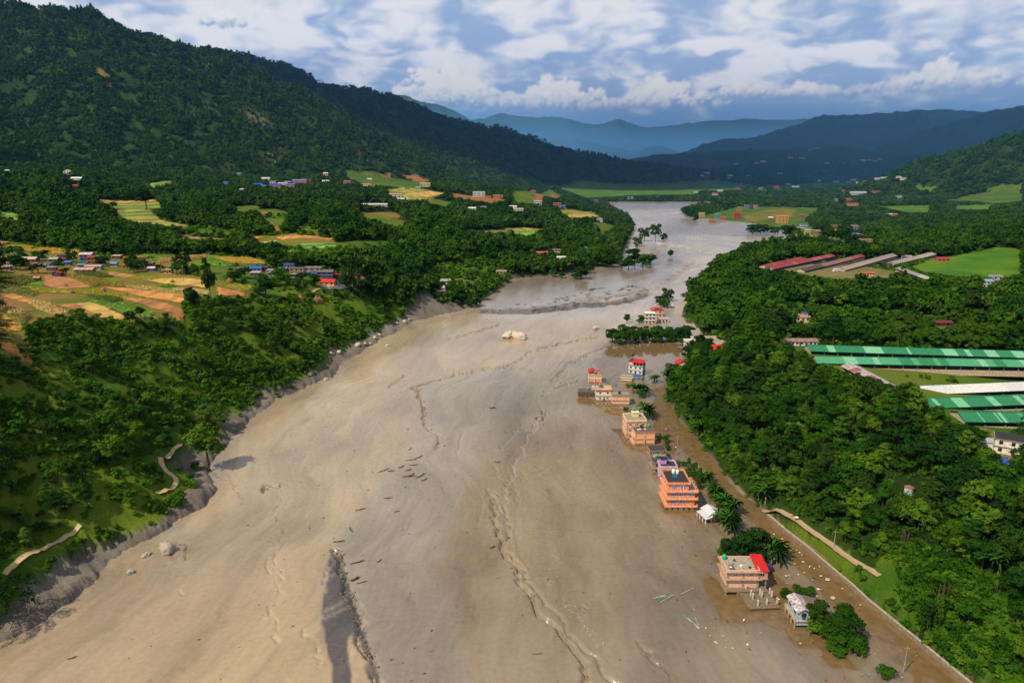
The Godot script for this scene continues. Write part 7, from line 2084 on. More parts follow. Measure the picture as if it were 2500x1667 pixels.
func fields() -> void:
	M.soil = StandardMaterial3D.new()
	M.soil.vertex_color_use_as_albedo = true
	M.soil.roughness = 0.95
	M.soil.albedo_texture = noise_tex(81, 0.05, Color(0.78, 0.76, 0.74), Color.WHITE, 256, 4)
	world_mapped(M.soil, 8.0)
	M.crop = M.white_leaf
	var brown := Color(0.400, 0.170, 0.045)
	var rust := Color(0.520, 0.235, 0.045)
	var tan := Color(0.520, 0.340, 0.060)
	var olive := Color(0.270, 0.270, 0.020)
	var green := Color(0.120, 0.250, 0.022)
	var lime := Color(0.130, 0.360, 0.025)
	var pale := Color(0.500, 0.380, 0.160)
	var corn := Color(0.095, 0.135, 0.030)
	field([Vector2(-327.1,-480.2),Vector2(-305.6,-475.8),Vector2(-273.5,-443.3),Vector2(-286.1,-427.6),Vector2(-306.2,-444.8)], brown, "")
	field([Vector2(-316.1,-485.6),Vector2(-290.7,-480.4),Vector2(-269.5,-466.0),Vector2(-236.0,-451.0),Vector2(-272.3,-452.0),Vector2(-274.1,-444.3)], Color(0.26, 0.22, 0.05), "corn")
	field([Vector2(-292.9,-480.4),Vector2(-285.5,-486.9),Vector2(-267.3,-469.8),Vector2(-271.7,-466.1)], lime, "tuft")
	field([Vector2(-316.9,-498.1),Vector2(-304.2,-503.9),Vector2(-284.7,-489.5),Vector2(-293.6,-481.5)], corn, "corn")
	field([Vector2(-303.5,-515.2),Vector2(-278.4,-503.5),Vector2(-268.5,-493.4),Vector2(-290.1,-495.2)], brown, "")
	field([Vector2(-283.8,-492.1),Vector2(-240.7,-497.7),Vector2(-235.3,-488.4),Vector2(-257.3,-480.3)], olive, "tuft")
	field([Vector2(-257.3,-480.3),Vector2(-233.9,-485.5),Vector2(-213.8,-477.6),Vector2(-203.2,-455.1),Vector2(-228.2,-456.7)], tan, "")
	field([Vector2(-199.4,-461.1),Vector2(-182.7,-466.8),Vector2(-180.9,-458.9),Vector2(-190.0,-440.0)], rust, "")
	field([Vector2(-206.6,-478.8),Vector2(-185.6,-489.8),Vector2(-183.4,-468.5),Vector2(-199.4,-463.5)], olive, "tuft")
	field([Vector2(-237.4,-445.4),Vector2(-229.4,-457.0),Vector2(-223.4,-453.3),Vector2(-221.5,-444.6),Vector2(-231.2,-443.4)], green, "corn")
	field([Vector2(-224.9,-447.5),Vector2(-199.1,-447.5),Vector2(-196.1,-438.0),Vector2(-217.1,-439.8)], pale, "tuft")
	field([Vector2(-236.9,-442.4),Vector2(-220.0,-441.5),Vector2(-204.6,-434.4),Vector2(-204.5,-425.3)], green, "tuft")
	field([Vector2(-271.4,-450.4),Vector2(-242.9,-443.8),Vector2(-201.6,-418.8),Vector2(-196.0,-406.2),Vector2(-221.7,-414.1),Vector2(-264.2,-445.2)], rust, "")
	field([Vector2(-266.7,-457.0),Vector2(-239.9,-450.3),Vector2(-206.4,-427.2),Vector2(-203.5,-420.8),Vector2(-244.2,-446.4)], pale, "corn")
	field([Vector2(-309.0,-430.6),Vector2(-284.6,-425.2),Vector2(-269.1,-439.3),Vector2(-237.7,-420.7),Vector2(-214.6,-407.7),Vector2(-237.4,-411.1),Vector2(-255.0,-411.7),Vector2(-262.3,-417.7),Vector2(-285.9,-412.1)], olive, "tuft")
	field([Vector2(-257.8,-410.0),Vector2(-237.7,-408.2),Vector2(-228.7,-398.6),Vector2(-232.4,-391.9)], corn, "corn")
	field([Vector2(-235.9,-410.2),Vector2(-220.7,-412.1),Vector2(-189.7,-392.2),Vector2(-187.4,-379.0),Vector2(-204.6,-387.3)], brown, "")
	field([Vector2(-257.9,-402.3),Vector2(-232.0,-391.2),Vector2(-227.9,-397.1),Vector2(-199.4,-378.5),Vector2(-198.8,-368.4),Vector2(-214.2,-371.6),Vector2(-240.9,-387.8)], green, "tuft")
	field([Vector2(-255.6,-373.9),Vector2(-245.4,-380.2),Vector2(-209.8,-346.9),Vector2(-236.5,-365.6)], brown, "")
	field([Vector2(-246.0,-381.3),Vector2(-239.8,-389.0),Vector2(-207.1,-361.5),Vector2(-204.2,-354.4),Vector2(-210.0,-347.5)], tan, "")
	field([Vector2(-304.1,-400.1),Vector2(-295.2,-402.1),Vector2(-265.7,-379.9),Vector2(-268.5,-374.9),Vector2(-290.1,-388.1)], rust, "")
	field([Vector2(-287.6,-377.1),Vector2(-284.8,-380.6),Vector2(-248.6,-352.7),Vector2(-251.8,-350.1),Vector2(-275.2,-363.3)], Color(0.22, 0.10, 0.04), "")
	field([Vector2(-270.2,-377.4),Vector2(-255.6,-373.9),Vector2(-228.8,-347.5),Vector2(-230.1,-341.8),Vector2(-251.1,-359.0)], pale, "corn")
	field([Vector2(-277.7,-363.3),Vector2(-259.9,-353.5),Vector2(-247.8,-344.0),Vector2(-255.1,-342.8),Vector2(-270.8,-353.6)], pale, "corn")
	field([Vector2(-263.8,-343.7),Vector2(-255.2,-338.4),Vector2(-227.9,-313.3),Vector2(-221.7,-303.0),Vector2(-229.7,-296.2)], tan, "tuft")
	field([Vector2(-252.8,-338.4),Vector2(-240.4,-337.8),Vector2(-229.7,-315.9)], Color(0.2, 0.2, 0.06), "corn")
	field([Vector2(-226.0,-291.0),Vector2(-219.9,-295.2),Vector2(-213.2,-286.5),Vector2(-219.7,-282.2)], olive, "tuft")
	field([Vector2(-217.8,-279.6),Vector2(-208.2,-285.3),Vector2(-198.1,-278.1),Vector2(-208.0,-275.2),Vector2(-215.0,-275.7)], rust, "")
	field([Vector2(-347.2,-460.3),Vector2(-335.1,-470.7),Vector2(-313.8,-454.9),Vector2(-310.6,-431.6),Vector2(-316.3,-417.2)], Color(0.12, 0.14, 0.035), "corn")
	field([Vector2(-319.9,-449.0),Vector2(-312.8,-454.8),Vector2(-302.0,-439.8),Vector2(-310.7,-437.7)], lime, "tuft")
	field([Vector2(-315.7,-416.3),Vector2(-306.3,-426.0),Vector2(-285.0,-410.8),Vector2(-278.7,-395.6),Vector2(-301.4,-404.2)], Color(0.14, 0.17, 0.03), "tuft")
	field([Vector2(-458.1,-616.5),Vector2(-430.6,-617.2),Vector2(-372.6,-604.5),Vector2(-354.4,-591.9),Vector2(-363.7,-584.9),Vector2(-431.3,-597.7),Vector2(-446.4,-599.9)], tan, "corn")
	field([Vector2(-476.8,-642.9),Vector2(-465.8,-639.7),Vector2(-453.9,-624.5),Vector2(-460.7,-620.2)], rust, "")
	field([Vector2(-321.1,-603.5),Vector2(-295.3,-607.2),Vector2(-296.4,-573.1),Vector2(-303.6,-574.3)], green, "tuft")
	field([Vector2(-295.4,-576.4),Vector2(-270.5,-613.9),Vector2(-265.4,-598.6),Vector2(-285.6,-556.3)], Color(0.40, 0.26, 0.13), "corn")
	field([Vector2(-267.9,-607.6),Vector2(-250.0,-615.0),Vector2(-244.8,-601.7),Vector2(-260.9,-594.4)], lime, "tuft")
	field([Vector2(-256.5,-596.8),Vector2(-231.7,-610.6),Vector2(-206.3,-577.3),Vector2(-231.9,-575.4)], tan, "corn")
	field([Vector2(-262.1,-569.6),Vector2(-243.4,-578.0),Vector2(-230.1,-554.4),Vector2(-252.0,-549.7)], lime, "tuft")
	for f in [[[Vector2(-607.7,-1032.7),Vector2(-573.6,-1129.4),Vector2(-560.8,-1110.9),Vector2(-596.5,-1018.5)], tan], [[Vector2(-592.4,-1019.1),Vector2(-553.4,-1100.5),Vector2(-539.3,-1078.9),Vector2(-578.0,-1009.0)], olive], [[Vector2(-574.9,-1003.3),Vector2(-535.1,-1072.5),Vector2(-514.3,-1039.1),Vector2(-557.8,-987.9)], green], [[Vector2(-554.1,-983.0),Vector2(-528.1,-1024.7),Vector2(-513.2,-999.3),Vector2(-534.8,-949.5)], olive], [[Vector2(-531.3,-943.1),Vector2(-505.9,-986.9),Vector2(-485.5,-950.0),Vector2(-513.0,-913.1)], green], [[Vector2(-509.5,-906.8),Vector2(-476.4,-938.1),Vector2(-449.0,-890.7),Vector2(-489.6,-873.7)], olive], [[Vector2(-486.3,-867.7),Vector2(-441.0,-878.5),Vector2(-374.8,-806.5),Vector2(-400.5,-807.0),Vector2(-448.0,-838.6)], Color(0.28, 0.25, 0.05)], [[Vector2(-666.8,-1297.9),Vector2(-661.0,-1392.5),Vector2(-650.3,-1357.6),Vector2(-653.8,-1280.3)], lime], [[Vector2(-650.0,-1272.6),Vector2(-643.4,-1342.7),Vector2(-633.2,-1313.4),Vector2(-634.6,-1243.9)], olive], [[Vector2(-611.2,-834.7),Vector2(-577.3,-822.1),Vector2(-573.2,-805.8),Vector2(-596.3,-813.1)], lime], [[Vector2(-594.4,-810.4),Vector2(-569.7,-803.3),Vector2(-549.2,-783.3),Vector2(-545.0,-771.9),Vector2(-579.9,-789.7)], olive], [[Vector2(-247.1,-731.5),Vector2(-188.4,-737.9),Vector2(-186.6,-727.0),Vector2(-237.7,-717.4)], rust], [[Vector2(-281.9,-740.6),Vector2(-264.2,-738.0),Vector2(-266.4,-729.8),Vector2(-277.6,-733.3)], rust], [[Vector2(-343.5,-718.1),Vector2(-325.3,-724.9),Vector2(-315.4,-705.6),Vector2(-335.2,-703.3)], Color(0.36, 0.24, 0.13)], [[Vector2(-260.4,-707.8),Vector2(-243.9,-716.2),Vector2(-234.7,-697.8),Vector2(-250.1,-696.3)], pale], [[Vector2(-217.5,-682.9),Vector2(-203.1,-701.0),Vector2(-180.9,-713.4),Vector2(-195.3,-681.0)], green], [[Vector2(-196.3,-679.0),Vector2(-178.6,-703.9),Vector2(-172.5,-676.0),Vector2(-207.0,-668.4)], lime]]:
		field(f[0], f[1], "")
	for f in [[[Vector2(-244.4,-1377.8),Vector2(-225.9,-1467.1),Vector2(-173.5,-1461.4),Vector2(-194.9,-1339.4)], olive], [[Vector2(-203.3,-1317.0),Vector2(-168.8,-1448.9),Vector2(-135.2,-1448.7),Vector2(-157.0,-1319.2)], tan], [[Vector2(-221.9,-1297.3),Vector2(-193.0,-1326.4),Vector2(-155.3,-1304.5),Vector2(-169.1,-1234.1)], olive], [[Vector2(-65.3,-998.2),Vector2(-18.3,-1067.9),Vector2(-6.2,-1049.4),Vector2(-39.9,-1007.4)], Color(0.16, 0.2, 0.03)], [[Vector2(-15.9,-1072.7),Vector2(18.4,-1112.5),Vector2(52.3,-1115.5),Vector2(-3.8,-1054.4)], olive], [[Vector2(-3.8,-1048.9),Vector2(50.7,-1107.8),Vector2(29.2,-1045.8)], lime], [[Vector2(86.0,-1290.6),Vector2(188.4,-1627.8),Vector2(147.7,-1426.3),Vector2(92.7,-1282.5)], olive], [[Vector2(98.5,-1282.4),Vector2(175.0,-1525.3),Vector2(183.1,-1466.2),Vector2(107.4,-1250.5)], tan]]:
		field(f[0], f[1], "")

# ---------------------------------------------------------------- single trees and plants
func single_tree(p: Vector2, tall: float, wide: float, label: String, leaf := 0, group := "", called := "tree") -> void:
	var k := (int(absf(p.x * 7.0)) + leaf) % 6
	var hi: float = [8.5, 9.5, 7.5, 10.5, 8.0, 9.0][k]
	var wd: float = [3.6, 3.2, 3.9, 3.4, 3.0, 4.2][k]
	var o := thing(called, label, "tree", Vector3(p.x, base_y(p) - tall * (0.16 if bank(p.x, -p.y) < 0.5 and tall < 19.0 else 0.03), p.y), rng.randf() * 360.0, group)
	var grown := 1.35 if -p.y > 400.0 else 1.0
	var sx := wide * grown / (wd * 2.0)
	var sy := tall * grown * 1.15 / (hi * 1.05)
	var c := part("crown", T.near[k], M.leaf[leaf], o)
	c.scale = Vector3(sx, sy, sx)
	if tall < 16.5:
		c.position.y = -0.2 * tall * grown
	var t := part("trunk", T.trunk[k], M.bark, o)
	t.scale = Vector3(sx * 1.1, sy, sx * 1.1)
	keep_clear(p, 2.0 if tall < 19.0 or -p.y > 300.0 else 9.0)

func banana(p: Vector2, kind: int, s: float, label: String) -> void:
	var o := thing("banana_plant", label, "banana plant", Vector3(p.x, base_y(p) - 0.1, p.y), rng.randf() * 360.0)
	part("fronds", T.banana[kind], M.banana, o)
	part("stem", T.banana_stems[kind], M.stem, o)
	o.scale = Vector3.ONE * s

func flood_plants() -> void:
	var g := "flooded garden trees"
	for t in [
		[Vector2(78.3,-205.4), 15.0, 11.5, "big dark tree in the mud behind the pink brick house", 2],
		[Vector2(83.1,-208.5), 12.0, 8.5, "dark tree leaning against the right of the big dark tree", 0],
		[Vector2(74.3,-206.8), 10.5, 8.0, "dark round tree on the left of the big dark tree", 2],
		[Vector2(82.1,-204.1), 5.0, 4.4, "small light green tree beside the red side roof", 1],
		[Vector2(71.3,-208.5), 5.5, 3.6, "ragged small tree left of the big dark tree", 3],
		[Vector2(84.2,-185.8), 4.0, 4.0, "round dark bush tree just above the stilt house", 0],
		[Vector2(88.5,-188.1), 3.6, 3.2, "bushy little tree behind the stilt house", 1],
		[Vector2(90.3,-187.0), 3.2, 2.8, "smallest bush tree of the row behind the stilt house", 1],
		[Vector2(92.1,-186.9), 3.8, 3.4, "right end bush tree of the row behind the stilt house", 1],
		[Vector2(88.4,-173.1), 9.0, 8.2, "olive dark tree touching the stilt house roof", 4],
		[Vector2(90.7,-166.2), 9.0, 9.0, "broad dark tree in the middle of the drowned grove", 0],
		[Vector2(94.2,-164.7), 9.5, 8.5, "right hand dark tree of the drowned grove", 2],
		[Vector2(96.5,-173.5), 8.5, 6.5, "rear tree of the drowned grove by the channel", 0],
		[Vector2(93.7,-160.9), 6.5, 6.0, "lowest green tree of the drowned grove", 1],
		[Vector2(88.4,-161.6), 6.0, 6.5, "front green tree of the drowned grove", 1],
		[Vector2(85.8,-169.4), 5.2, 4.6, "yellow green tree at the foot of the drowned grove", 5],
		[Vector2(97.2,-151.8), 4.5, 4.5, "lone bush tree in the mud at the bottom right corner", 1],
		[Vector2(68.0,-386.7), 4.0, 2.4, "lone slim young tree in the water beside the cream terrace", 1],
		[Vector2(73.2,-370.7), 6.5, 6.0, "round leafy tree left of the channel behind the brick houses", 1],
		[Vector2(60.8,-348.4), 3.2, 3.0, "bush tree in front of the flat roofed brick house", 0],
		[Vector2(70.9,-358.0), 2.6, 2.0, "tiny tree on the mud bar between the brick houses", 1],
		[Vector2(73.3,-306.2), 5.2, 3.4, "upright tree on the mud bar beside the orange brick house", 1],
		[Vector2(71.3,-311.0), 3.0, 2.6, "low bush tree right of the orange brick house", 3],
		[Vector2(71.7,-297.0), 3.4, 3.2, "bush tree on the mud bar nearest the two walkers", 3],
		[Vector2(72.0,-298.1), 3.4, 3.0, "bushy tree behind the dark flat roofed house", 1],
		[Vector2(72.8,-279.5), 4.0, 2.2, "thin papaya like tree casting a round shadow on the mud", 5],
		[Vector2(75.4,-279.9), 3.0, 3.0, "round clipped bush tree behind the cypresses", 1],
		[Vector2(-130.7,-274.4), 19.5, 14.5, "tall spreading tree alone on the mud below the bend of the track", 5],
		[Vector2(-134.9,-271.1), 5.0, 3.6, "small dark tree left of the tall lone tree", 0],
		[Vector2(-184.0,-415.6), 17.0, 6.0, "tall slender tree at the corner of the brown fields", 4],
		[Vector2(-191.1,-405.7), 9.0, 7.0, "dark round tree at the field corner by the slope", 2],
		[Vector2(-200.8,-354.2), 9.0, 6.5, "dark tree at the lower edge of the fields", 2],
		[Vector2(-201.6,-366.3), 7.0, 4.6, "upright dark tree at the lower edge of the fields", 2],
		[Vector2(-188.3,-364.1), 10.0, 7.0, "large dark tree below the brown strip field", 0],
		[Vector2(-211.5,-330.0), 8.0, 8.0, "autumn tinged tree at the lower left of the fields", 3],
		[Vector2(-290.4,-524.1), 10.0, 8.0, "big dark tree inside the left village", 2],
		[Vector2(-248.2,-516.6), 11.0, 10.0, "wide dark tree between the left and right villages", 2],
		[Vector2(-226.0,-506.4), 10.0, 4.6, "slim tree right of the wide dark village tree", 0],
		[Vector2(-359.3,-498.2), 10.0, 8.0, "dark village tree beside the red roofed white house", 2],
		[Vector2(-524.1,-1007.5), 20.0, 18.0, "big dark tree at the right of the upper terraces", 2],
		[Vector2(-553.4,-976.6), 9.0, 8.0, "lone round tree in the middle of the upper terraces", 0],
		[Vector2(-315.4,-579.3), 11.0, 10.0, "broad tree at the back of the left village", 0],
		[Vector2(-153.2,-585.9), 14.0, 12.0, "bright yellow green tree behind the right village", 5],
		[Vector2(-128.8,-539.9), 16.0, 12.0, "grey green tree below the right village wall", 4],
		[Vector2(-124.7,-556.2), 18.0, 12.0, "very dark tall tree right of the grey green one", 2],
		[Vector2(-172.6,-476.9), 11.0, 10.0, "dark tree at the slope edge below the right village", 2],
	]:
		single_tree(t[0], t[1], t[2], t[3], t[4], g if t[3].contains("grove") else "")
	for p in [Vector2(-373.2,-517.1),Vector2(-357.2,-504.2),Vector2(-375.9,-547.6),Vector2(-349.4,-547.4),Vector2(-321.1,-536.9),Vector2(-322.7,-547.0),Vector2(-282.8,-513.4),Vector2(-245.9,-503.8),Vector2(-228.3,-493.2),Vector2(-279.2,-518.0),Vector2(-372.4,-501.0),Vector2(-390.9,-551.1),Vector2(-337.4,-510.4),Vector2(-402.8,-540.3)]:
		single_tree(p, 5.5 + rng.randf() * 3.0, 5.5 + rng.randf() * 2.0, "dark leafy tree between the houses of the terrace villages", [0, 2, 1][rng.randi() % 3], "trees of the terrace villages")
	for p in [Vector2(-199.0,-509.2),Vector2(-177.4,-521.2),Vector2(-168.6,-513.1),Vector2(-160.5,-523.3),Vector2(-150.6,-521.8),Vector2(-133.2,-553.1),Vector2(-121.9,-563.1),Vector2(-116.3,-582.8),Vector2(-182.5,-501.2),Vector2(-175.1,-506.4),Vector2(-198.7,-490.4),Vector2(-160.5,-506.4)]:
		single_tree(p, 6.0 + rng.randf() * 3.0, 6.0 + rng.randf() * 2.0, "dark leafy tree between the houses of the terrace villages", [0, 2, 1][rng.randi() % 3], "trees of the terrace villages")
	# the spit of trees above the pool
	var n := 0
	for p in [Vector2(73.5,-491.2),Vector2(77.9,-486.7),Vector2(83.2,-491.2),Vector2(87.8,-488.5),Vector2(93.3,-491.2),Vector2(99.1,-493.0),Vector2(105.0,-494.8),Vector2(110.2,-493.0),Vector2(116.2,-494.8),Vector2(121.7,-494.8),Vector2(127.3,-496.7),Vector2(77.4,-506.0),Vector2(85.0,-511.8),Vector2(91.8,-509.8),Vector2(101.1,-513.7),Vector2(109.9,-509.8),Vector2(118.5,-509.8),Vector2(126.6,-509.8),Vector2(133.7,-509.8),Vector2(135.6,-506.0)]:
		n += 1
		single_tree(p, (8.0 if n < 12 else 6.5) + (n * 5 % 3), 7.5 + (n * 3 % 3), "dark green tree in the row standing along the flood pool", [0, 2, 1, 0, 4][n % 5], "trees along the flood pool")
	for t in [
		[Vector2(94.3,-553.6), 7.5, 4.0, "lone crooked tree in the mud left of the white three storey house", 0],
		[Vector2(147.3,-644.6), 12.0, 9.0, "tall tree behind the arched red roof", 0],
		[Vector2(137.1,-627.0), 8.0, 9.0, "low spreading tree left behind the arched red roof", 2],
		[Vector2(138.7,-615.8), 8.0, 7.0, "leafy tree right behind the arched red roof", 1],
		[Vector2(106.8,-555.8), 6.0, 6.0, "tree at the left foot of the white three storey house", 1],
		[Vector2(117.7,-445.5), 10.0, 6.5, "cone shaped dark tree at the pool's lower right corner", 2],
		[Vector2(125.9,-446.0), 8.0, 6.0, "dark tree right of the white pillared house", 2],
		[Vector2(126.7,-428.2), 7.0, 5.0, "conical tree before the red roofed cottage", 0],
	]:
		single_tree(t[0], t[1], t[2], t[3], t[4])
	# trees left standing in the mud upstream
	n = 0
	for t in [
		[Vector2(-69.4,-617.9), 13.0, 12.0, "leafy tree in the mud left below the stepped white house"],
		[Vector2(-55.7,-624.9), 13.0, 8.0, "dark tree in the mud below the stepped white house"],
		[Vector2(-47.4,-620.0), 12.0, 11.0, "bright leafy tree in the mud right of the stepped white house"],
		[Vector2(-36.6,-617.9), 13.0, 11.0, "outermost tree standing in the mud below the stepped white house"],
		[Vector2(77.5,-772.1), 13.0, 14.0, "round tree standing by itself at the edge of the mud flat"],
		[Vector2(47.4,-786.1), 9.0, 8.0, "small round tree left of the one by itself at the mud flat"],
		[Vector2(56.7,-777.4), 7.0, 6.0, "thin tree between the two round trees at the mud flat"],
		[Vector2(93.5,-813.3), 9.0, 7.0, "tree behind the round one at the edge of the mud flat"],
		[Vector2(120.2,-860.2), 14.0, 14.0, "leafy tree at the left of the upstream grove"],
		[Vector2(136.6,-884.3), 14.0, 9.0, "pale trunked tree left of the upstream grove"],
		[Vector2(135.9,-847.4), 7.0, 6.0, "yellowish bush tree before the upstream grove"],
		[Vector2(142.6,-841.1), 15.0, 13.0, "front tree of the dark grove standing in the upstream mud"],
		[Vector2(154.7,-866.8), 17.0, 14.0, "tallest tree of the dark grove standing in the upstream mud"],
		[Vector2(163.3,-860.2), 15.0, 13.0, "middle tree of the dark grove standing in the upstream mud"],
		[Vector2(177.0,-880.2), 14.0, 11.0, "right tree of the dark grove standing in the upstream mud"],
		[Vector2(161.2,-961.8), 10.0, 6.0, "small tree behind the upstream mud grove"],
		[Vector2(218.7,-953.8), 10.0, 6.0, "solitary upright tree far out on the upstream mud"],
		[Vector2(190.1,-1059.4), 6.0, 4.0, "tiny tree on the bare upstream mud"],
		[Vector2(234.8,-1136.6), 20.0, 14.0, "tall tree at the tip of the spur by the river"],
		[Vector2(217.6,-1143.4), 17.0, 15.0, "broad tree left of the tall one at the spur tip"],
		[Vector2(251.6,-1150.2), 12.0, 9.0, "rounded tree right of the tall one at the spur tip"],
		[Vector2(196.0,-1079.3), 14.0, 12.0, "lower tree at the foot of the spur tip"],
		[Vector2(416.1,-1680.8), 17.0, 20.0, "big lone tree at the left of the far hamlet"],
		[Vector2(403.6,-1575.8), 17.0, 13.0, "tree between the big lone tree and the pale yellow house"],
		[Vector2(402.4,-1534.7), 10.0, 10.0, "dark bush tree at the mud below the pale yellow house"],
		[Vector2(600.2,-1959.3), 16.0, 18.0, "big tree by the river behind the far hamlet"],
		[Vector2(620.0,-1981.1), 15.0, 16.0, "second big tree by the river behind the far hamlet"],
		[Vector2(438.7,-1268.3), 16.0, 21.0, "huge spreading tree in the far mud flat"],
		[Vector2(453.0,-1268.3), 16.0, 20.0, "right half of the huge spreading trees in the far mud flat"],
		[Vector2(471.4,-1287.0), 11.0, 9.0, "small round tree right of the huge spreading tree"],
		[Vector2(470.5,-1250.1), 14.0, 14.0, "round tree at the far mud edge below the yellow building"],
		[Vector2(480.1,-1215.3), 13.0, 14.0, "light green tree in the far mud below the white roofed house"],
		[Vector2(450.7,-1121.2), 20.0, 24.0, "pale crowned tree beside the old shed roofs"],
		[Vector2(380.3,-926.5), 20.0, 20.0, "dark tree before the pale crowned one"],
		[Vector2(433.3,-954.8), 24.0, 14.0, "tall leaning tree behind the old sheds"],
		[Vector2(450.9,-951.0), 22.0, 18.0, "umbrella shaped tree behind the old sheds"],
		[Vector2(437.5,-889.2), 18.0, 18.0, "round tree behind the plain grey old shed"],
	]:
		n += 1
		single_tree(t[0], t[1], t[2], t[3], [0, 2, 1, 0][n % 4])
	# clipped cypresses and bananas of the drowned gardens
	for t in [[Vector2(74.6,-269.2), 1.15, "tallest clipped cypress in the garden behind the orange building"], [Vector2(75.7,-267.0), 0.95, "cypress right of the tallest one behind the orange building"], [Vector2(76.8,-266.5), 1.05, "pointed cypress third in the garden row"], [Vector2(77.8,-262.8), 0.95, "cypress fourth in the garden row"], [Vector2(75.7,-257.6), 0.9, "broad dark cypress in the middle of the garden row"], [Vector2(79.0,-249.7), 1.1, "cypress beside the bananas nearest the tin roofed shed"]]:
		var o := thing("cypress", t[2], "cypress", Vector3(t[0].x, base_y(t[0]), t[0].y))
		part("crown", T.cypress, M.cypress, o)
		part("trunk", T.banana_stems[2], M.bark, o)
		o.scale = Vector3(1.35, t[1], 1.35)
	for b in [
		[Vector2(86.4,-398.0), 1, 1.2, "banana clump in the water left of the larger garden island"],
		[Vector2(93.8,-398.7), 1, 1.35, "banana clump on the garden island near the cream house"],
		[Vector2(97.1,-399.3), 0, 1.2, "right hand banana clump of the garden island"],
		[Vector2(97.0,-405.8), 0, 1.2, "rear banana clump of the garden island"],
		[Vector2(72.1,-376.4), 1, 1.5, "large banana clump behind the round leafy tree"],
		[Vector2(75.5,-376.4), 0, 1.4, "banana clump against the round leafy tree"],
		[Vector2(70.0,-338.0), 1, 1.7, "big banana clump beside the tall three storey brick house"],
		[Vector2(80.6,-263.8), 1, 1.15, "banana clump at the head of the cypress garden"],
		[Vector2(78.6,-253.6), 0, 1.1, "banana clump between the cypresses"],
		[Vector2(81.2,-248.2), 1, 1.3, "banana clump behind the tin roofed shed"],
		[Vector2(82.1,-242.2), 1, 1.45, "large banana clump right of the tin roofed shed"],
		[Vector2(83.5,-238.1), 1, 1.4, "rightmost banana clump by the tin roofed shed"],
		[Vector2(79.4,-228.7), 1, 1.5, "banana clump in front of the tin roofed shed"],
		[Vector2(78.6,-224.1), 1, 1.4, "banana clump left behind the big dark tree"],
		[Vector2(87.9,-205.1), 1, 1.6, "banana clump beside the blue covered truck"],
		[Vector2(123.4,-482.4), 1, 1.3, "banana clump left of the white pillared house"],
		[Vector2(129.2,-491.2), 0, 1.3, "banana clump behind the white pillared house"],
		[Vector2(140.7,-488.5), 1, 1.5, "banana clump on the slope above the road"],
		[Vector2(91.2,-309.5), 1, 1.5, "banana clump at the foot of the wood by the channel"],
		[Vector2(97.0,-244.1), 1, 1.5, "banana clump at the foot of the wood near the path's end"],
		[Vector2(137.5,-173.4), 1, 1.6, "banana clump low in the wood at the right edge"],
		[Vector2(145.3,-180.7), 1, 1.6, "banana clump upper in the wood at the right edge"],
		[Vector2(-340.4,-488.4), 1, 1.7, "banana clump at the front of the left village"],
		[Vector2(-380.9,-561.8), 1, 1.7, "banana clump behind the grey green tin roof"],
		[Vector2(-408.0,-561.7), 1, 1.7, "banana clump at the rear left of the village"],
		[Vector2(-318.5,-488.3), 1, 1.4, "dark banana clump right of the bright red hut"],
		[Vector2(-288.8,-535.4), 0, 1.5, "banana clump left of the blue hut with white roof"],
		[Vector2(-264.1,-513.0), 0, 1.5, "banana clump between the blue hut and the pink house"],
		[Vector2(-238.5,-501.6), 1, 1.6, "banana clump by the fields right of the small pink house"],
	]:
		banana(b[0], b[1], b[2], b[3])
	# bare, mud killed shrubs at the foot of the grove
	for p in [Vector2(83.2,-167.0),Vector2(82.7,-163.9),Vector2(86.3,-162.7),Vector2(87.0,-160.9),Vector2(89.3,-161.2),Vector2(91.4,-159.8),Vector2(94.2,-159.8)]:
		var o := part("dead_shrub", T.bare, paint(Color(0.62, 0.58, 0.52)), self, Vector3(p.x, 0.1, p.y), rng.randf() * 6.0)
		o.scale = Vector3.ONE * (0.5 + rng.randf() * 0.3)
		tag(o, "bare mud coated shrub at the foot of the drowned grove", "shrub", "dead shrubs at the drowned grove")

# ---------------------------------------------------------------- stones, wood and litter
func rock_mesh(seed_: int) -> ArrayMesh:
	var s := SphereMesh.new()
	s.radial_segments = 18
	s.rings = 10
	s.radius = 0.5
	s.height = 1.0
	var a := s.get_mesh_arrays()
	var v: PackedVector3Array = a[Mesh.ARRAY_VERTEX]
	for i in v.size():
		var d := v[i].normalized()
		var q := d * 30.0 + Vector3(seed_ * 41.0, 0, 0)
		var m := 0.5 + n_small.get_noise_3dv(q) * 0.28 + n_small.get_noise_3dv(q * 2.6) * 0.12
		var cut := maxf(absf(d.x), maxf(absf(d.y), absf(d.z)))
		v[i] = d * m * lerpf(1.0, 0.75 / cut, 0.4)
	return grid_mesh(v, PackedColorArray(), a[Mesh.ARRAY_INDEX])

func boulder(p: Vector2, size: Vector3, kind: int, m: Material, label: String, group := "") -> void:
	var y := base_y(p)
	var o := part("boulder", T.rock[kind % 4], m, self, Vector3(p.x, y + size.y * 0.22, p.y), kind * 1.3)
	o.scale = size
	tag(o, label, "boulder", group)

func log_at(p: Vector2, length: float, r: float, turn: float, label: String, group := "") -> void:
	var o := part("driftwood_log", T.log, M.log, self, Vector3(p.x, 0.30 + r * 0.5, p.y), turn)
	o.scale = Vector3(length * 0.8, r * 0.9, r * 0.9)
	tag(o, label, "log", group)

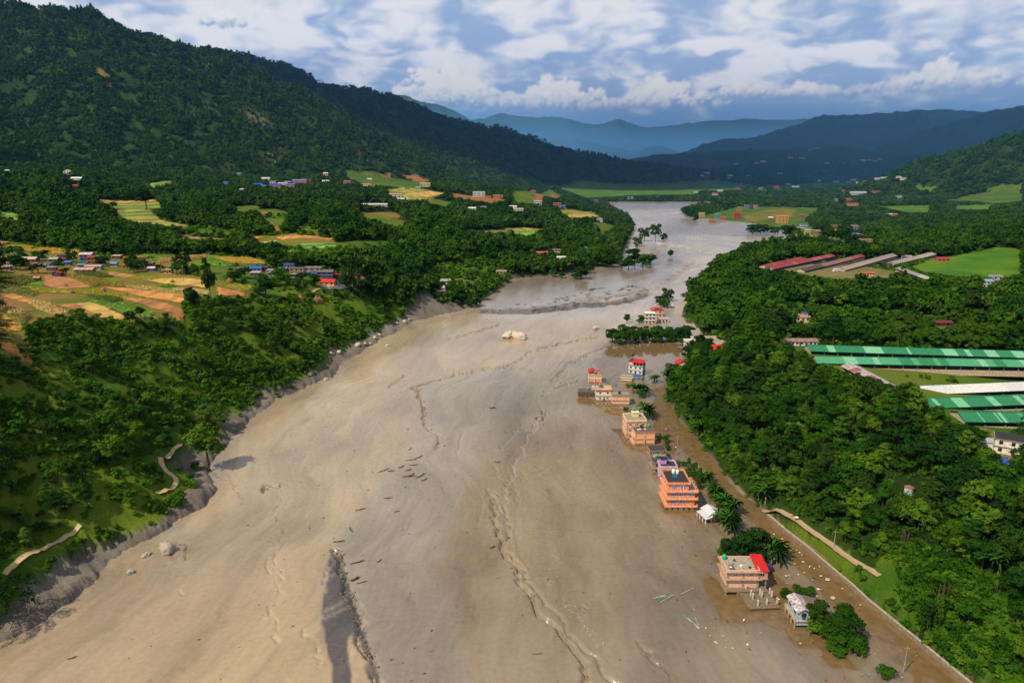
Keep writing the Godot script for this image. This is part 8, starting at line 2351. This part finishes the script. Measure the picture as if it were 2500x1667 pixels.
func rubble() -> void:
	M.clod = leaf_mat(Color.WHITE)
	M.clod.backlight = Color.BLACK
	T.rock = [rock_mesh(1), rock_mesh(2), rock_mesh(3), rock_mesh(4)]
	var st := SurfaceTool.new()
	st.begin(Mesh.PRIMITIVE_TRIANGLES)
	limb(st, Vector3(-0.5, 0, 0), Vector3(0.1, 0.05, 0.03), 0.5, 0.42, 7)
	limb(st, Vector3(0.08, 0.05, 0.03), Vector3(0.5, 0.0, -0.03), 0.42, 0.2, 7)
	limb(st, Vector3(-0.2, 0.1, 0), Vector3(-0.05, 1.1, 0.9), 0.22, 0.08, 5)
	limb(st, Vector3(0.15, 0.1, 0), Vector3(0.28, 0.6, -1.1), 0.18, 0.06, 5)
	limb(st, Vector3(-0.5, 0, 0), Vector3(-0.58, 0.5, -0.6), 0.3, 0.1, 5)
	st.generate_normals()
	T.log = st.commit()
	M.log = paint(Color(0.37, 0.30, 0.22), 0.9)
	M.stone = paint(Color(0.72, 0.69, 0.64), 0.9, "brick")
	M.grey_stone = paint(Color(0.62, 0.60, 0.56), 0.85, "brick")
	boulder(Vector2(-2.1,-507.0), Vector3(13.0, 7.0, 9.0), 1, M.stone, "left half of the huge pale boulder in mid river")
	boulder(Vector2(4.5,-504.1), Vector3(14.0, 7.5, 9.0), 2, M.stone, "right half of the huge pale boulder in mid river")
	boulder(Vector2(66.3,-533.0), Vector3(7.0, 3.2, 4.0), 3, M.stone, "smaller pale boulder right of the huge ones in the river")
	boulder(Vector2(-118.4,-211.0), Vector3(5.6, 5.0, 4.4), 2, M.grey_stone, "grey white boulder in the mud near the left bank")
	boulder(Vector2(-124.0,-208.5), Vector3(3.6, 1.6, 2.2), 1, M.grey_stone, "flat grey rock left of the grey white boulder")
	boulder(Vector2(-123.9,-198.2), Vector3(2.4, 1.8, 2.0), 3, M.grey_stone, "small round grey rock in the water below the boulder")
	var n := 0
	for p in [Vector2(-113.3,-401.8),Vector2(-123.1,-401.0),Vector2(-120.3,-446.5),Vector2(-117.5,-454.1),Vector2(-109.0,-471.3),Vector2(-105.1,-478.7)]:
		n += 1
		boulder(p, Vector3(3.0, 2.2, 2.4) * (0.8 + 0.25 * (n % 3)), n, M.stone, "pale rock lying along the grey left bank", "rocks of the left bank")
	for p in [Vector2(-101.7,-496.5),Vector2(-109.3,-473.1),Vector2(-102.6,-483.4),Vector2(-89.8,-481.1),Vector2(-117.6,-452.6),Vector2(-121.0,-445.4),Vector2(-92.8,-542.4),Vector2(-87.6,-550.0),Vector2(-85.1,-558.8),Vector2(-99.9,-505.6)]:
		n += 1
		boulder(p, Vector3(3.2, 2.4, 2.6) * (0.7 + 0.25 * (n % 3)), n, M.stone, "pale rock lying along the grey left bank", "rocks of the left bank")
	for c in clods:
		plant("mud_clods", T.rock[rng.randi() % 4], c[0].x, -c[0].y, 0.3, Vector3(c[1] * 1.6, c[1] * 0.7, c[1]), Color(0.10, 0.085, 0.066) * (0.7 + rng.randf() * 0.9))
	for line in [[Vector2(9.5,-304.9),Vector2(3.0,-278.1),Vector2(1.0,-263.6),Vector2(3.5,-247.3),Vector2(6.2,-235.5),Vector2(8.6,-224.6),Vector2(12.8,-213.4)], [Vector2(11.2,-278.1),Vector2(12.7,-256.9),Vector2(14.5,-232.7),Vector2(15.4,-213.4),Vector2(14.0,-200.9),Vector2(12.2,-190.7)], [Vector2(14.7,-184.0),Vector2(18.1,-177.7),Vector2(23.0,-166.9),Vector2(25.0,-162.3)]]:
		for k in 60:
			var s: int = rng.randi() % (line.size() - 1)
			var p: Vector2 = line[s].lerp(line[s + 1], rng.randf()) + Vector2(rng.randfn(), rng.randfn()) * 0.7
			plant("flood_debris", T.rock[k % 4], p.x, -p.y, 0.36, Vector3.ONE * (0.08 + 0.16 * rng.randf()), Color(0.5, 0.48, 0.44))
	for k in 700:
		var f := 140.0 + 300.0 * pow(rng.randf(), 1.5)
		var u := pow(rng.randf(), 0.6)
		plant("flood_debris", T.rock[k % 4] if k % 3 else T.log, lerpf(edge_l[int(f)] + 3.0, edge_r[int(f)] - 2.0, u), f, 0.34, Vector3(0.5, 0.18, 0.16) * (0.5 + 1.2 * rng.randf()), [Color(0.07, 0.055, 0.04), Color(0.3, 0.26, 0.2), Color(0.12, 0.1, 0.07)][k % 3])
	# driftwood in the mud
	for l in [
		[Vector2(-51.0,-204.4), 5.2, 0.45, 0.5, "long dark log lying upper of the pair beside the black scar"],
		[Vector2(-49.9,-194.7), 3.6, 0.7, 0.8, "thick dark stump lying below the long log"],
		[Vector2(-47.3,-193.0), 3.6, 0.3, 0.4, "thin forked branch right of the thick stump"],
		[Vector2(-60.4,-217.3), 4.2, 0.4, 0.3, "dark log lying at the head of the black scar"],
		[Vector2(-58.3,-224.9), 4.0, 0.4, -1.1, "pale split log above the head of the black scar"],
		[Vector2(-57.7,-240.5), 4.4, 0.35, 0.5, "dark log on the boundary of tan and grey mud"],
		[Vector2(-48.8,-249.5), 3.6, 0.35, 0.1, "forked log on the grey mud right of the boundary"],
		[Vector2(-44.2,-205.3), 2.4, 0.3, 1.0, "short dark stick out on the smooth grey mud"],
		[Vector2(-43.6,-238.9), 2.6, 0.25, 0.4, "thin stick on the grey mud below the forked log"],
		[Vector2(-6.5,-213.6), 2.6, 0.5, 0.6, "chunk of wood beside the torn mid river channel"],
		[Vector2(7.2,-160.1), 3.0, 0.25, 0.1, "single stick on the ribbed mud in the foreground"],
		[Vector2(-10.1,-352.4), 4.0, 0.6, 0.2, "brown stump in the middle of the grey mud"],
		[Vector2(-5.9,-283.1), 3.4, 0.4, 0.0, "dark log at the top of the torn mid river channel"],
		[Vector2(-118.2,-158.6), 2.4, 0.3, 0.6, "lone stick on the tan mud at bottom left"],
	]:
		log_at(l[0], l[1], l[2], l[3], l[4])
	for k in 12:
		var p: Vector2 = Vector2(-45.7,-276.2) + Vector2(rng.randfn() * 5.0, rng.randfn() * 7.0)
		log_at(p, 3.0 + rng.randf() * 4.0, 0.25 + rng.randf() * 0.2, rng.randf() * 1.2, "dark log of the jam on the grey mud spit", "log jam on the mud spit")
	var span := [Vector2(-24.4,-597.8),Vector2(17.2,-601.1),Vector2(61.5,-628.5),Vector2(109.8,-658.4),Vector2(140.5,-699.8),Vector2(129.0,-727.1),Vector2(85.2,-708.7),Vector2(49.1,-658.4)]
	for k in 90:
		var a: Vector2 = span[rng.randi() % span.size()]
		var b: Vector2 = span[rng.randi() % span.size()]
		var p := a.lerp(b, rng.randf())
		log_at(p, 2.5 + rng.randf() * 5.0, 0.3 + rng.randf() * 0.35, rng.randfn() * 0.5, "dark driftwood strewn over the shiny upstream mud", "driftwood on the upstream mud")
	# pale litter round the flooded yard
	var litter := [M.white_frame, paint(Color(0.82, 0.74, 0.62)), paint(Color(0.72, 0.70, 0.68)), paint(Color(0.80, 0.56, 0.30))]
	n = 0
	for p in [Vector2(94.7,-212.9),Vector2(96.4,-212.0),Vector2(97.9,-211.7),Vector2(98.3,-210.2),Vector2(97.1,-204.5),Vector2(90.8,-201.5),Vector2(93.9,-203.4),Vector2(98.2,-201.8),Vector2(99.3,-200.7),Vector2(101.4,-201.8),Vector2(94.9,-198.3),Vector2(92.6,-197.2),Vector2(88.4,-196.5),Vector2(89.5,-196.7),Vector2(84.1,-194.7),Vector2(81.7,-195.4),Vector2(99.6,-196.5),Vector2(95.9,-194.2),Vector2(96.6,-189.2),Vector2(95.7,-189.4),Vector2(103.4,-189.7),Vector2(105.0,-181.4),Vector2(93.8,-185.8),Vector2(81.5,-184.2),Vector2(60.6,-162.4),Vector2(59.5,-167.4),Vector2(55.8,-167.4),Vector2(65.2,-163.9),Vector2(56.7,-164.7),Vector2(58.8,-162.6),Vector2(80.0,-164.3),Vector2(67.6,-174.4),Vector2(55.5,-170.8),Vector2(98.5,-208.8),Vector2(95.7,-219.0),Vector2(93.9,-222.2)]:
		n += 1
		var o := part("litter", T.rock[n % 4], litter[n % 4], self, Vector3(p.x, 0.42, p.y), n * 1.7)
		o.scale = Vector3(0.5 + 0.5 * (n % 3) * 0.6, 0.3, 0.4 + 0.3 * (n % 2))
		tag(o, "bit of pale flood litter on the mud near the pink brick house", "litter", "flood litter")
	for t in [[Vector2(100.8,-194.3), "pale tyre lying in the mud close to the retaining wall"], [Vector2(98.2,-184.8), "pale tyre lying in the mud above the drowned grove"]]:
		var o := thing("tyre", t[1], "tyre", Vector3(t[0].x, 0.5, t[0].y))
		var ring := TorusMesh.new()
		ring.inner_radius = 0.32
		ring.outer_radius = 0.70
		ring.rings = 20
		ring.ring_segments = 8
		part("tread", ring, paint(Color(0.80, 0.77, 0.72)), o)
		var rim := CylinderMesh.new()
		rim.top_radius = 0.34
		rim.bottom_radius = 0.34
		rim.height = 0.12
		part("rim", rim, M.dark, o, Vector3(0, -0.12, 0))
	for t in [[Vector2(46.9,-185.4), 0.5, "bundle of green and white bamboo poles on the foreground mud"], [Vector2(52.5,-173.4), -1.2, "crossed white poles on the foreground mud at right"], [Vector2(54.7,-188.7), 0.1, "single white pole on the mud below the orange building"]]:
		var o := thing("pole_bundle", t[2], "poles", Vector3(t[0].x, 0.42, t[0].y), rad_to_deg(t[1]))
		for k in (1 if t[2].begins_with("single") else 6):
			var c := CylinderMesh.new()
			c.top_radius = 0.07
			c.bottom_radius = 0.09
			c.height = 5.5
			var q := part("pole", c, [paint(Color(0.78, 0.76, 0.68)), paint(Color(0.40, 0.60, 0.44))][k % 2], o, Vector3(rng.randfn() * 0.8, 0.05 * k, rng.randfn() * 0.5))
			q.rotation = Vector3(0, 0.35 * rng.randfn(), PI / 2 + 0.02 * k)
	# hay stacks on the fields
	for t in [[Vector2(-257.7,-430.0), 1.6, "conical haystack on the olive field below the brown strip"], [Vector2(-269.3,-416.9), 1.2, "low haystack on the olive field left of the conical one"], [Vector2(-288.6,-441.9), 1.0, "dark heap on the large brown field"], [Vector2(-231.9,-467.1), 1.3, "heap of straw on the orange field at right"], [Vector2(-221.5,-373.9), 1.0, "small heap on the tan field"], [Vector2(-152.4,-489.6), 2.2, "tall haystack on the green shoulder below the right village"], [Vector2(-143.3,-497.8), 2.2, "left of the two haystacks under the white wall"], [Vector2(-141.9,-501.1), 2.2, "right of the two haystacks under the white wall"], [Vector2(-279.9,-371.7), 1.5, "dark heap at the left edge of the brown fields"], [Vector2(-198.9,-481.3), 2.0, "straw rick at the edge of the orange field"]]:
		var o := part("haystack", T.stack, paint(Color(0.50, 0.38, 0.24), 0.95, "brick"), self, vec(t[0]) + Vector3(0, 0.2, 0))
		o.scale = Vector3.ONE * t[1]
		tag(o, t[2], "haystack")

func stack_mesh() -> ArrayMesh:
	var prof := [[-0.4, 1.0], [0.3, 1.15], [0.9, 0.95], [1.5, 0.5], [1.9, 0.12], [2.0, 0.0]]
	var st := SurfaceTool.new()
	st.begin(Mesh.PRIMITIVE_TRIANGLES)
	for k in prof.size() - 1:
		for i in 10:
			var q := []
			for m in [[k, i], [k + 1, i], [k + 1, i + 1], [k, i + 1]]:
				var a: float = TAU * m[1] / 10
				var r: float = prof[m[0]][1] * (1.0 + 0.12 * sin(a * 3.0 + m[0]))
				q.append(Vector3(cos(a) * r, prof[m[0]][0], sin(a) * r))
			for i2 in [0, 1, 2, 0, 2, 3]:
				st.add_vertex(q[i2])
	st.generate_normals()
	return st.commit()

# ---------------------------------------------------------------- roads, walls, poles, people
func ribbon(called: String, pts: Array, wide: float, m: Material, lift: float) -> void:
	var c := Curve2D.new()
	for i in pts.size():
		var t: Vector2 = (pts[mini(i + 1, pts.size() - 1)] - pts[maxi(i - 1, 0)]) * 0.2
		c.add_point(pts[i], -t, t)
	var ln := c.get_baked_length()
	var n := int(ln / 1.6)
	var v := PackedVector3Array()
	var idx := PackedInt32Array()
	for k in n + 1:
		var p := c.sample_baked(ln * k / n)
		var q := c.sample_baked(minf(ln, ln * k / n + 0.5)) - c.sample_baked(maxf(0.0, ln * k / n - 0.5))
		var side := q.normalized().orthogonal()
		var y := 0.0
		for s in [-1.0, 0.0, 1.0]:
			var e: Vector2 = p + side * s * wide * 0.5
			y = maxf(y, base_y(e))
		for s in [-1.0, -0.5, 0.0, 0.5, 1.0]:
			var e: Vector2 = p + side * s * wide * 0.5 * (1.0 + 0.25 * n_fine.get_noise_2d(p.x * 2.0, p.y * 2.0))
			v.append(Vector3(e.x, maxf(base_y(e), y - 0.5) + lift - absf(s) * 0.1, e.y))
		if called != "footpath":
			mark_sight(p, wide * 0.5)
		keep_clear(p, wide * 0.5 + (0.2 if called == "footpath" else 1.0))
		if k < n:
			for i in 4:
				var a := k * 5 + i
				idx.append_array([a, a + 1, a + 5, a + 1, a + 6, a + 5])
	tag(part(called, grid_mesh(v, PackedColorArray(), idx), m, self), "", "", "", "structure")

func roads() -> void:
	var dirt := paint(Color(0.60, 0.53, 0.42), 0.95, "brick")
	var tarmac := paint(Color(0.56, 0.54, 0.51), 0.9, "brick")
	ribbon("footpath", [Vector2(96.0,-239.8),Vector2(98.7,-235.6),Vector2(101.1,-229.1),Vector2(102.9,-223.5),Vector2(105.5,-215.3),Vector2(107.6,-209.4),Vector2(108.2,-205.7),Vector2(109.4,-199.2),Vector2(111.9,-192.1),Vector2(113.0,-187.5)], 2.0, dirt, 0.3)
	ribbon("road", [Vector2(160.2,-625.4),Vector2(153.9,-615.2),Vector2(144.8,-589.4),Vector2(140.2,-562.7),Vector2(139.8,-542.5),Vector2(140.4,-528.8),Vector2(136.1,-492.7),Vector2(135.5,-466.0),Vector2(134.6,-441.0),Vector2(134.5,-427.1)], 7.5, tarmac, 0.3)
	for pts in [[Vector2(-146.5,-296.1),Vector2(-145.5,-279.7),Vector2(-143.4,-260.8),Vector2(-139.2,-256.5),Vector2(-135.7,-255.5),Vector2(-133.4,-251.8),Vector2(-133.1,-245.1),Vector2(-134.5,-239.1)], [Vector2(-146.9,-211.7),Vector2(-149.6,-205.8),Vector2(-149.6,-198.5),Vector2(-149.2,-192.7),Vector2(-150.0,-186.1),Vector2(-150.3,-180.7)]]:
		ribbon("dirt_track", pts, 1.9, paint(Color(0.70, 0.62, 0.46), 0.95, "brick"), 0.4)
	ribbon("road", [Vector2(558.9,-1404.6),Vector2(567.0,-1367.7),Vector2(568.5,-1322.4),Vector2(577.6,-1289.0),Vector2(601.3,-1281.9),Vector2(617.8,-1260.2),Vector2(616.9,-1220.5)], 8.0, tarmac, 0.4)
	ribbon("footpath", [Vector2(-149.1,-510.0),Vector2(-148.4,-516.2),Vector2(-146.2,-522.6),Vector2(-141.1,-527.1)], 2.0, dirt, 0.3)
	# the retaining wall along the channel
	var o := thing("retaining_wall", "long low concrete retaining wall between the mud and the right path", "wall", Vector3.ZERO)
	var line := [Vector2(96.0,-234.6),Vector2(98.5,-223.6),Vector2(101.8,-211.9),Vector2(104.3,-200.1),Vector2(106.6,-190.8),Vector2(107.9,-182.7),Vector2(110.7,-171.8),Vector2(112.8,-164.4),Vector2(114.5,-157.2),Vector2(116.8,-148.0),Vector2(118.7,-139.4)]
	for k in line.size() - 1:
		var a: Vector2 = line[k]
		var b: Vector2 = line[k + 1]
		var mid := (a + b) / 2
		var ang := -(b - a).angle()
		box("wall_section", o, paint(Color(0.52, 0.47, 0.40), 0.9), Vector3(mid.x, 0.3, mid.y), Vector3(a.distance_to(b) + 0.15, 2.4, 0.6), ang)
		box("coping", o, paint(Color(0.66, 0.62, 0.55), 0.9), Vector3(mid.x, 1.55, mid.y), Vector3(a.distance_to(b) + 0.1, 0.1, 0.75), ang)
	# white compound wall below the yellow hall
	o = thing("compound_wall", "white compound wall curving below the yellow hall", "wall", Vector3.ZERO)
	var cw := [Vector2(-147.3,-527.2),Vector2(-141.4,-528.6),Vector2(-136.8,-535.9),Vector2(-132.5,-542.3),Vector2(-128.0,-548.1)]
	for k in cw.size() - 1:
		var mid: Vector2 = (cw[k] + cw[k + 1]) / 2
		box("wall_section", o, paint(WHITE), Vector3(mid.x, ground(mid.x, -mid.y) + 0.8, mid.y), Vector3(cw[k].distance_to(cw[k + 1]) + 0.2, 3.0, 0.35), -(cw[k + 1] - cw[k]).angle())
	# poles
	for t in [[Vector2(75.4,-292.9), 9.0, "slim pole standing in the channel beside the walkers"], [Vector2(107.8,-206.7), 7.0, "wooden pole on the path above the retaining wall"], [Vector2(-284.8,-494.8), 10.0, "white pole at the corner of the brown plot"], [Vector2(-225.4,-469.8), 11.0, "pale pole at the right of the fields"], [Vector2(102.6,-153.4), 8.0, "dark pole leaning in the bottom right mud"], [Vector2(1095.3,-3383.6), 26.0, "slim white tower across the far river"], [Vector2(159.5,-627.6), 9.0, "pole at the top of the road bend"]]:
		o = thing("utility_pole", t[2], "pole", Vector3(t[0].x, base_y(t[0]), t[0].y))
		var c := CylinderMesh.new()
		c.top_radius = 0.09 if t[1] < 20 else 1.2
		c.bottom_radius = 0.15 if t[1] < 20 else 1.8
		c.height = t[1] + 1.0
		part("shaft", c, paint(Color(0.62, 0.60, 0.58)), o, Vector3(0, t[1] / 2 - 0.5, 0))
		box("cross_arm", o, M.concrete, Vector3(0, t[1] - 0.6, 0), Vector3(1.5, 0.12, 0.12))
	# tank by the road
	o = thing("water_tank_stand", "green water tank on a tall stand by the road bend", "water tank", vec(Vector2(147.5,-620.0)))
	for p in [Vector3(-0.6, 1.6, -0.6), Vector3(0.6, 1.6, -0.6), Vector3(-0.6, 1.6, 0.6), Vector3(0.6, 1.6, 0.6)]:
		box("leg", o, M.concrete, p, Vector3(0.15, 3.4, 0.15))
	box("shelf", o, M.concrete, Vector3(0, 3.3, 0), Vector3(1.7, 0.12, 1.7))
	water_tank(o, Vector3(0, 3.4, 0), "green")
	truck()
	van()
	people()

func truck() -> void:
	var p := Vector2(81.8,-198.5)
	var o := thing("covered_truck", "truck under a dark blue tarpaulin behind the pink brick house", "truck", Vector3(p.x, 0.2, p.y), 0.0)
	var tarp := paint(Color(0.06, 0.13, 0.34), 0.6)
	var st := SurfaceTool.new()
	st.begin(Mesh.PRIMITIVE_TRIANGLES)
	var prof := [[-1.2, 0.9], [-1.2, 2.2], [-0.8, 2.6], [0.0, 2.75], [0.8, 2.6], [1.2, 2.2], [1.2, 0.9]]
	for k in prof.size() - 1:
		var z0: float = prof[k][0] - 1.2
		var z1: float = prof[k + 1][0] - 1.2
		for q in [Vector3(-2.6, prof[k][1], z0), Vector3(1.6, prof[k][1], z0), Vector3(1.6, prof[k + 1][1], z1), Vector3(-2.6, prof[k][1], z0), Vector3(1.6, prof[k + 1][1], z1), Vector3(-2.6, prof[k + 1][1], z1)]:
			st.add_vertex(q)
	for x in [-2.6, 1.6]:
		for k in prof.size() - 2:
			for q in [Vector3(x, 0.9, -2.4), Vector3(x, prof[k][1], prof[k][0] - 1.2), Vector3(x, prof[k + 1][1], prof[k + 1][0] - 1.2)]:
				st.add_vertex(q)
			for q in [Vector3(x, 0.9, 0.0), Vector3(x, prof[k + 1][1], prof[k + 1][0] - 1.2), Vector3(x, 0.9, -2.4)]:
				st.add_vertex(q)
	st.generate_normals()
	part("tarpaulin", st.commit(), tarp, o)
	box("cargo_bed", o, paint(Color(0.35, 0.28, 0.22)), Vector3(-0.5, 0.8, -1.2), Vector3(4.3, 0.3, 2.3))
	box("cab", o, paint(Color(0.10, 0.20, 0.46)), Vector3(2.35, 1.3, -1.2), Vector3(1.3, 1.5, 2.2))
	box("windscreen", o, M.glass, Vector3(2.99, 1.7, -1.2), Vector3(0.06, 0.6, 1.9))
	for x in [-1.8, 2.2]:
		for z in [-0.15, -2.25]:
			var w := CylinderMesh.new()
			w.top_radius = 0.48
			w.bottom_radius = 0.48
			w.height = 0.32
			var q := part("wheel", w, M.dark, o, Vector3(x, 0.42, z))
			q.rotation.x = PI / 2

func van() -> void:
	var p := Vector2(330.8,-697.9)
	var o := thing("white_bus", "white minibus parked between the old sheds", "bus", vec(p), 18.0)
	keep_clear(p, 6.0)
	box("body", o, M.white_frame, Vector3(0, 1.2, -1.0), Vector3(8.5, 1.5, 2.3))
	box("roof", o, M.white_frame, Vector3(0, 2.7, -1.0), Vector3(8.3, 0.3, 2.2))
	box("window_band", o, M.glass, Vector3(0, 2.2, -1.0), Vector3(8.2, 0.75, 2.24))
	for x in [-2.8, 2.8]:
		for z in [0.1, -2.1]:
			var w := CylinderMesh.new()
			w.top_radius = 0.5
			w.bottom_radius = 0.5
			w.height = 0.3
			var q := part("wheel", w, M.dark, o, Vector3(x, 0.5, z))
			q.rotation.x = PI / 2

# A standing figure from tapered limbs joined by a smooth minimum and meshed as surface nets
func person_mesh(shirt: Color, legs: Color, step: float) -> ArrayMesh:
	var skin := Color(0.20, 0.10, 0.06)
	var hair := Color(0.012, 0.01, 0.01)
	var bones := [
		[Vector3(-0.09, 0.05, step), Vector3(-0.09, 0.48, step * 0.3), 0.055, 0.07, legs], [Vector3(-0.09, 0.48, step * 0.3), Vector3(-0.08, 0.92, 0), 0.07, 0.095, legs],
		[Vector3(0.09, 0.05, -step), Vector3(0.09, 0.48, -step * 0.1), 0.055, 0.07, legs], [Vector3(0.09, 0.48, -step * 0.1), Vector3(0.08, 0.92, 0), 0.07, 0.095, legs],
		[Vector3(-0.09, 0.04, step), Vector3(-0.09, 0.03, step + 0.14), 0.045, 0.035, skin], [Vector3(0.09, 0.04, -step), Vector3(0.09, 0.03, 0.14 - step), 0.045, 0.035, skin],
		[Vector3(0, 0.95, 0), Vector3(0, 1.32, 0), 0.14, 0.155, shirt], [Vector3(-0.13, 1.38, 0), Vector3(0.13, 1.38, 0), 0.085, 0.085, shirt],
		[Vector3(-0.19, 1.38, 0), Vector3(-0.25, 1.10, -0.03), 0.06, 0.048, shirt], [Vector3(-0.25, 1.10, -0.03), Vector3(-0.23, 0.84, 0.06), 0.045, 0.035, skin],
		[Vector3(0.19, 1.38, 0), Vector3(0.25, 1.10, -0.03), 0.06, 0.048, shirt], [Vector3(0.25, 1.10, -0.03), Vector3(0.23, 0.84, 0.06), 0.045, 0.035, skin],
		[Vector3(0, 1.42, 0), Vector3(0, 1.52, 0.01), 0.05, 0.05, skin], [Vector3(0, 1.58, 0.02), Vector3(0, 1.65, 0.01), 0.085, 0.09, skin], [Vector3(0, 1.66, -0.03), Vector3(0, 1.69, -0.02), 0.095, 0.085, hair],
	]
	var cell := 0.035
	var nx := 20
	var ny := 54
	var nz := 20
	var org := Vector3(-0.35, -0.05, -0.35)
	var val := PackedFloat32Array()
	val.resize(nx * ny * nz)
	for y in ny:
		for z in nz:
			for x in nx:
				val[(y * nz + z) * nx + x] = body_distance(org + Vector3(x, y, z) * cell, bones)
	var v := PackedVector3Array()
	var c := PackedColorArray()
	var at := {}
	for y in ny - 1:
		for z in nz - 1:
			for x in nx - 1:
				var sum := Vector3.ZERO
				var n := 0
				for e in 12:
					var a := Vector3i([0, 0, 0, 0, 0, 1, 0, 1, 0, 0, 1, 1][e], [0, 1, 0, 1, 0, 0, 0, 0, 0, 1, 0, 1][e], [0, 0, 1, 1, 0, 0, 1, 1, 0, 0, 0, 0][e])
					var d := Vector3i(1, 0, 0) if e < 4 else (Vector3i(0, 1, 0) if e < 8 else Vector3i(0, 0, 1))
					var b := a + d
					var fa := val[((y + a.y) * nz + z + a.z) * nx + x + a.x]
					var fb := val[((y + b.y) * nz + z + b.z) * nx + x + b.x] if b.x < 2 and b.y < 2 and b.z < 2 else fa
					if (fa < 0.0) != (fb < 0.0):
						sum += Vector3(a) + Vector3(d) * (fa / (fa - fb))
						n += 1
				if n:
					var p := org + (Vector3(x, y, z) + sum / n) * cell
					at[Vector3i(x, y, z)] = v.size()
					v.append(p)
					var best := 1e9
					var col := shirt
					for bn in bones:
						var dd := bone_distance(p, bn)
						if dd < best:
							best = dd
							col = bn[4]
					c.append(col)
	var idx := PackedInt32Array()
	for y in range(1, ny - 1):
		for z in range(1, nz - 1):
			for x in range(1, nx - 1):
				var f0 := val[(y * nz + z) * nx + x]
				for ax in 3:
					var d := Vector3i(int(ax == 0), int(ax == 1), int(ax == 2))
					var f1 := val[((y + d.y) * nz + z + d.z) * nx + x + d.x]
					if (f0 < 0.0) == (f1 < 0.0):
						continue
					var u := Vector3i(d.z, d.x, d.y)
					var w := Vector3i(d.y, d.z, d.x)
					var p := Vector3i(x, y, z)
					var q := [p, p - u, p - u - w, p - w]
					if not (at.has(q[0]) and at.has(q[1]) and at.has(q[2]) and at.has(q[3])):
						continue
					if f0 < 0.0:
						idx.append_array([at[q[0]], at[q[2]], at[q[1]], at[q[0]], at[q[3]], at[q[2]]])
					else:
						idx.append_array([at[q[0]], at[q[1]], at[q[2]], at[q[0]], at[q[2]], at[q[3]]])
	return grid_mesh(v, c, idx)

func bone_distance(p: Vector3, b: Array) -> float:
	var d: Vector3 = b[1] - b[0]
	var t := clampf((p - b[0]).dot(d) / d.length_squared(), 0.0, 1.0)
	return p.distance_to(b[0] + d * t) - lerpf(b[2], b[3], t)

func body_distance(p: Vector3, bones: Array) -> float:
	var s := 1e9
	for b in bones:
		var d := bone_distance(p, b)
		var h := maxf(0.03 - absf(s - d), 0.0) / 0.03
		s = minf(s, d) - h * h * 0.0075
	return s

func people() -> void:
	var m := StandardMaterial3D.new()
	m.vertex_color_use_as_albedo = true
	m.roughness = 0.9
	for t in [
		[Vector2(75.4,-298.0), Color(0.62, 0.03, 0.09), Color(0.04, 0.04, 0.07), 25.0, "person in a red shirt wading in the channel by the slim pole"],
		[Vector2(75.8,-297.3), Color(0.7, 0.68, 0.66), Color(0.05, 0.05, 0.06), -20.0, "person in a white shirt beside the one in red"],
		[Vector2(74.8,-319.9), Color(0.10, 0.06, 0.14), Color(0.03, 0.03, 0.04), 70.0, "person in dark clothes, left of three on the mud bar"],
		[Vector2(76.0,-319.7), Color(0.55, 0.42, 0.45), Color(0.08, 0.03, 0.12), -40.0, "person in a pale top, middle of three on the mud bar"],
		[Vector2(77.3,-319.4), Color(0.12, 0.10, 0.30), Color(0.06, 0.05, 0.10), 200.0, "person in blue, right of three on the mud bar"],
		[Vector2(102.3,-224.8), Color(0.05, 0.04, 0.06), Color(0.03, 0.03, 0.05), 140.0, "person in dark clothes walking with a white umbrella on the path"],
		[Vector2(101.9,-227.5), Color(0.75, 0.22, 0.03), Color(0.3, 0.08, 0.02), 150.0, "person in orange walking ahead on the path"],
		[Vector2(137.5,-479.0), Color(0.10, 0.05, 0.05), Color(0.03, 0.03, 0.04), 30.0, "person in dark clothes standing on the road"],
		[Vector2(100.4,-167.6), Color(0.30, 0.05, 0.28), Color(0.08, 0.03, 0.10), 60.0, "person in purple on the mud right of the drowned grove"],
	]:
		var o := part("person", person_mesh(t[1], t[2], 0.10), m, self, Vector3(t[0].x, base_y(t[0]) + 0.1, t[0].y), deg_to_rad(t[3]))
		tag(o, t[4], "person")
	var u := Vector2(102.3,-224.8)
	var o := thing("umbrella", "white umbrella held over the person walking on the path", "umbrella", Vector3(u.x + 0.3, base_y(u) + 0.9, u.y))
	var st := SurfaceTool.new()
	st.begin(Mesh.PRIMITIVE_TRIANGLES)
	for k in 8:
		var a := TAU * k / 8
		var b := TAU * (k + 1) / 8
		for p in [Vector3(0, 1.35, 0), Vector3(cos(a) * 0.4, 1.22, sin(a) * 0.4), Vector3(cos(b) * 0.4, 1.22, sin(b) * 0.4), Vector3(cos(a) * 0.4, 1.22, sin(a) * 0.4), Vector3(cos(a) * 0.65, 1.0, sin(a) * 0.65), Vector3(cos(b) * 0.65, 1.0, sin(b) * 0.65), Vector3(cos(a) * 0.4, 1.22, sin(a) * 0.4), Vector3(cos(b) * 0.65, 1.0, sin(b) * 0.65), Vector3(cos(b) * 0.4, 1.22, sin(b) * 0.4)]:
			st.add_vertex(p)
	st.generate_normals()
	part("canopy", st.commit(), M.white_frame, o)
	box("shaft", o, M.dark, Vector3(0, 0.66, 0), Vector3(0.03, 1.35, 0.03))

func _ready() -> void:
	rng.seed = 7
	set_up_view()
	make_heights()
	make_cover()
	make_terrain()
	make_mud()
	make_clouds()
	make_plant_kinds()
	make_building_kit()
	T.stack = stack_mesh()
	print("kit ", Time.get_ticks_msec())
	flooded_houses()
	sheds()
	villages()
	fields()
	roads()
	print("built ", Time.get_ticks_msec())
	rubble()
	flood_plants()
	make_limits()
	make_forest()
	for k in forests: print(k, " ", forests[k].size())
	print("forest ", Time.get_ticks_msec())
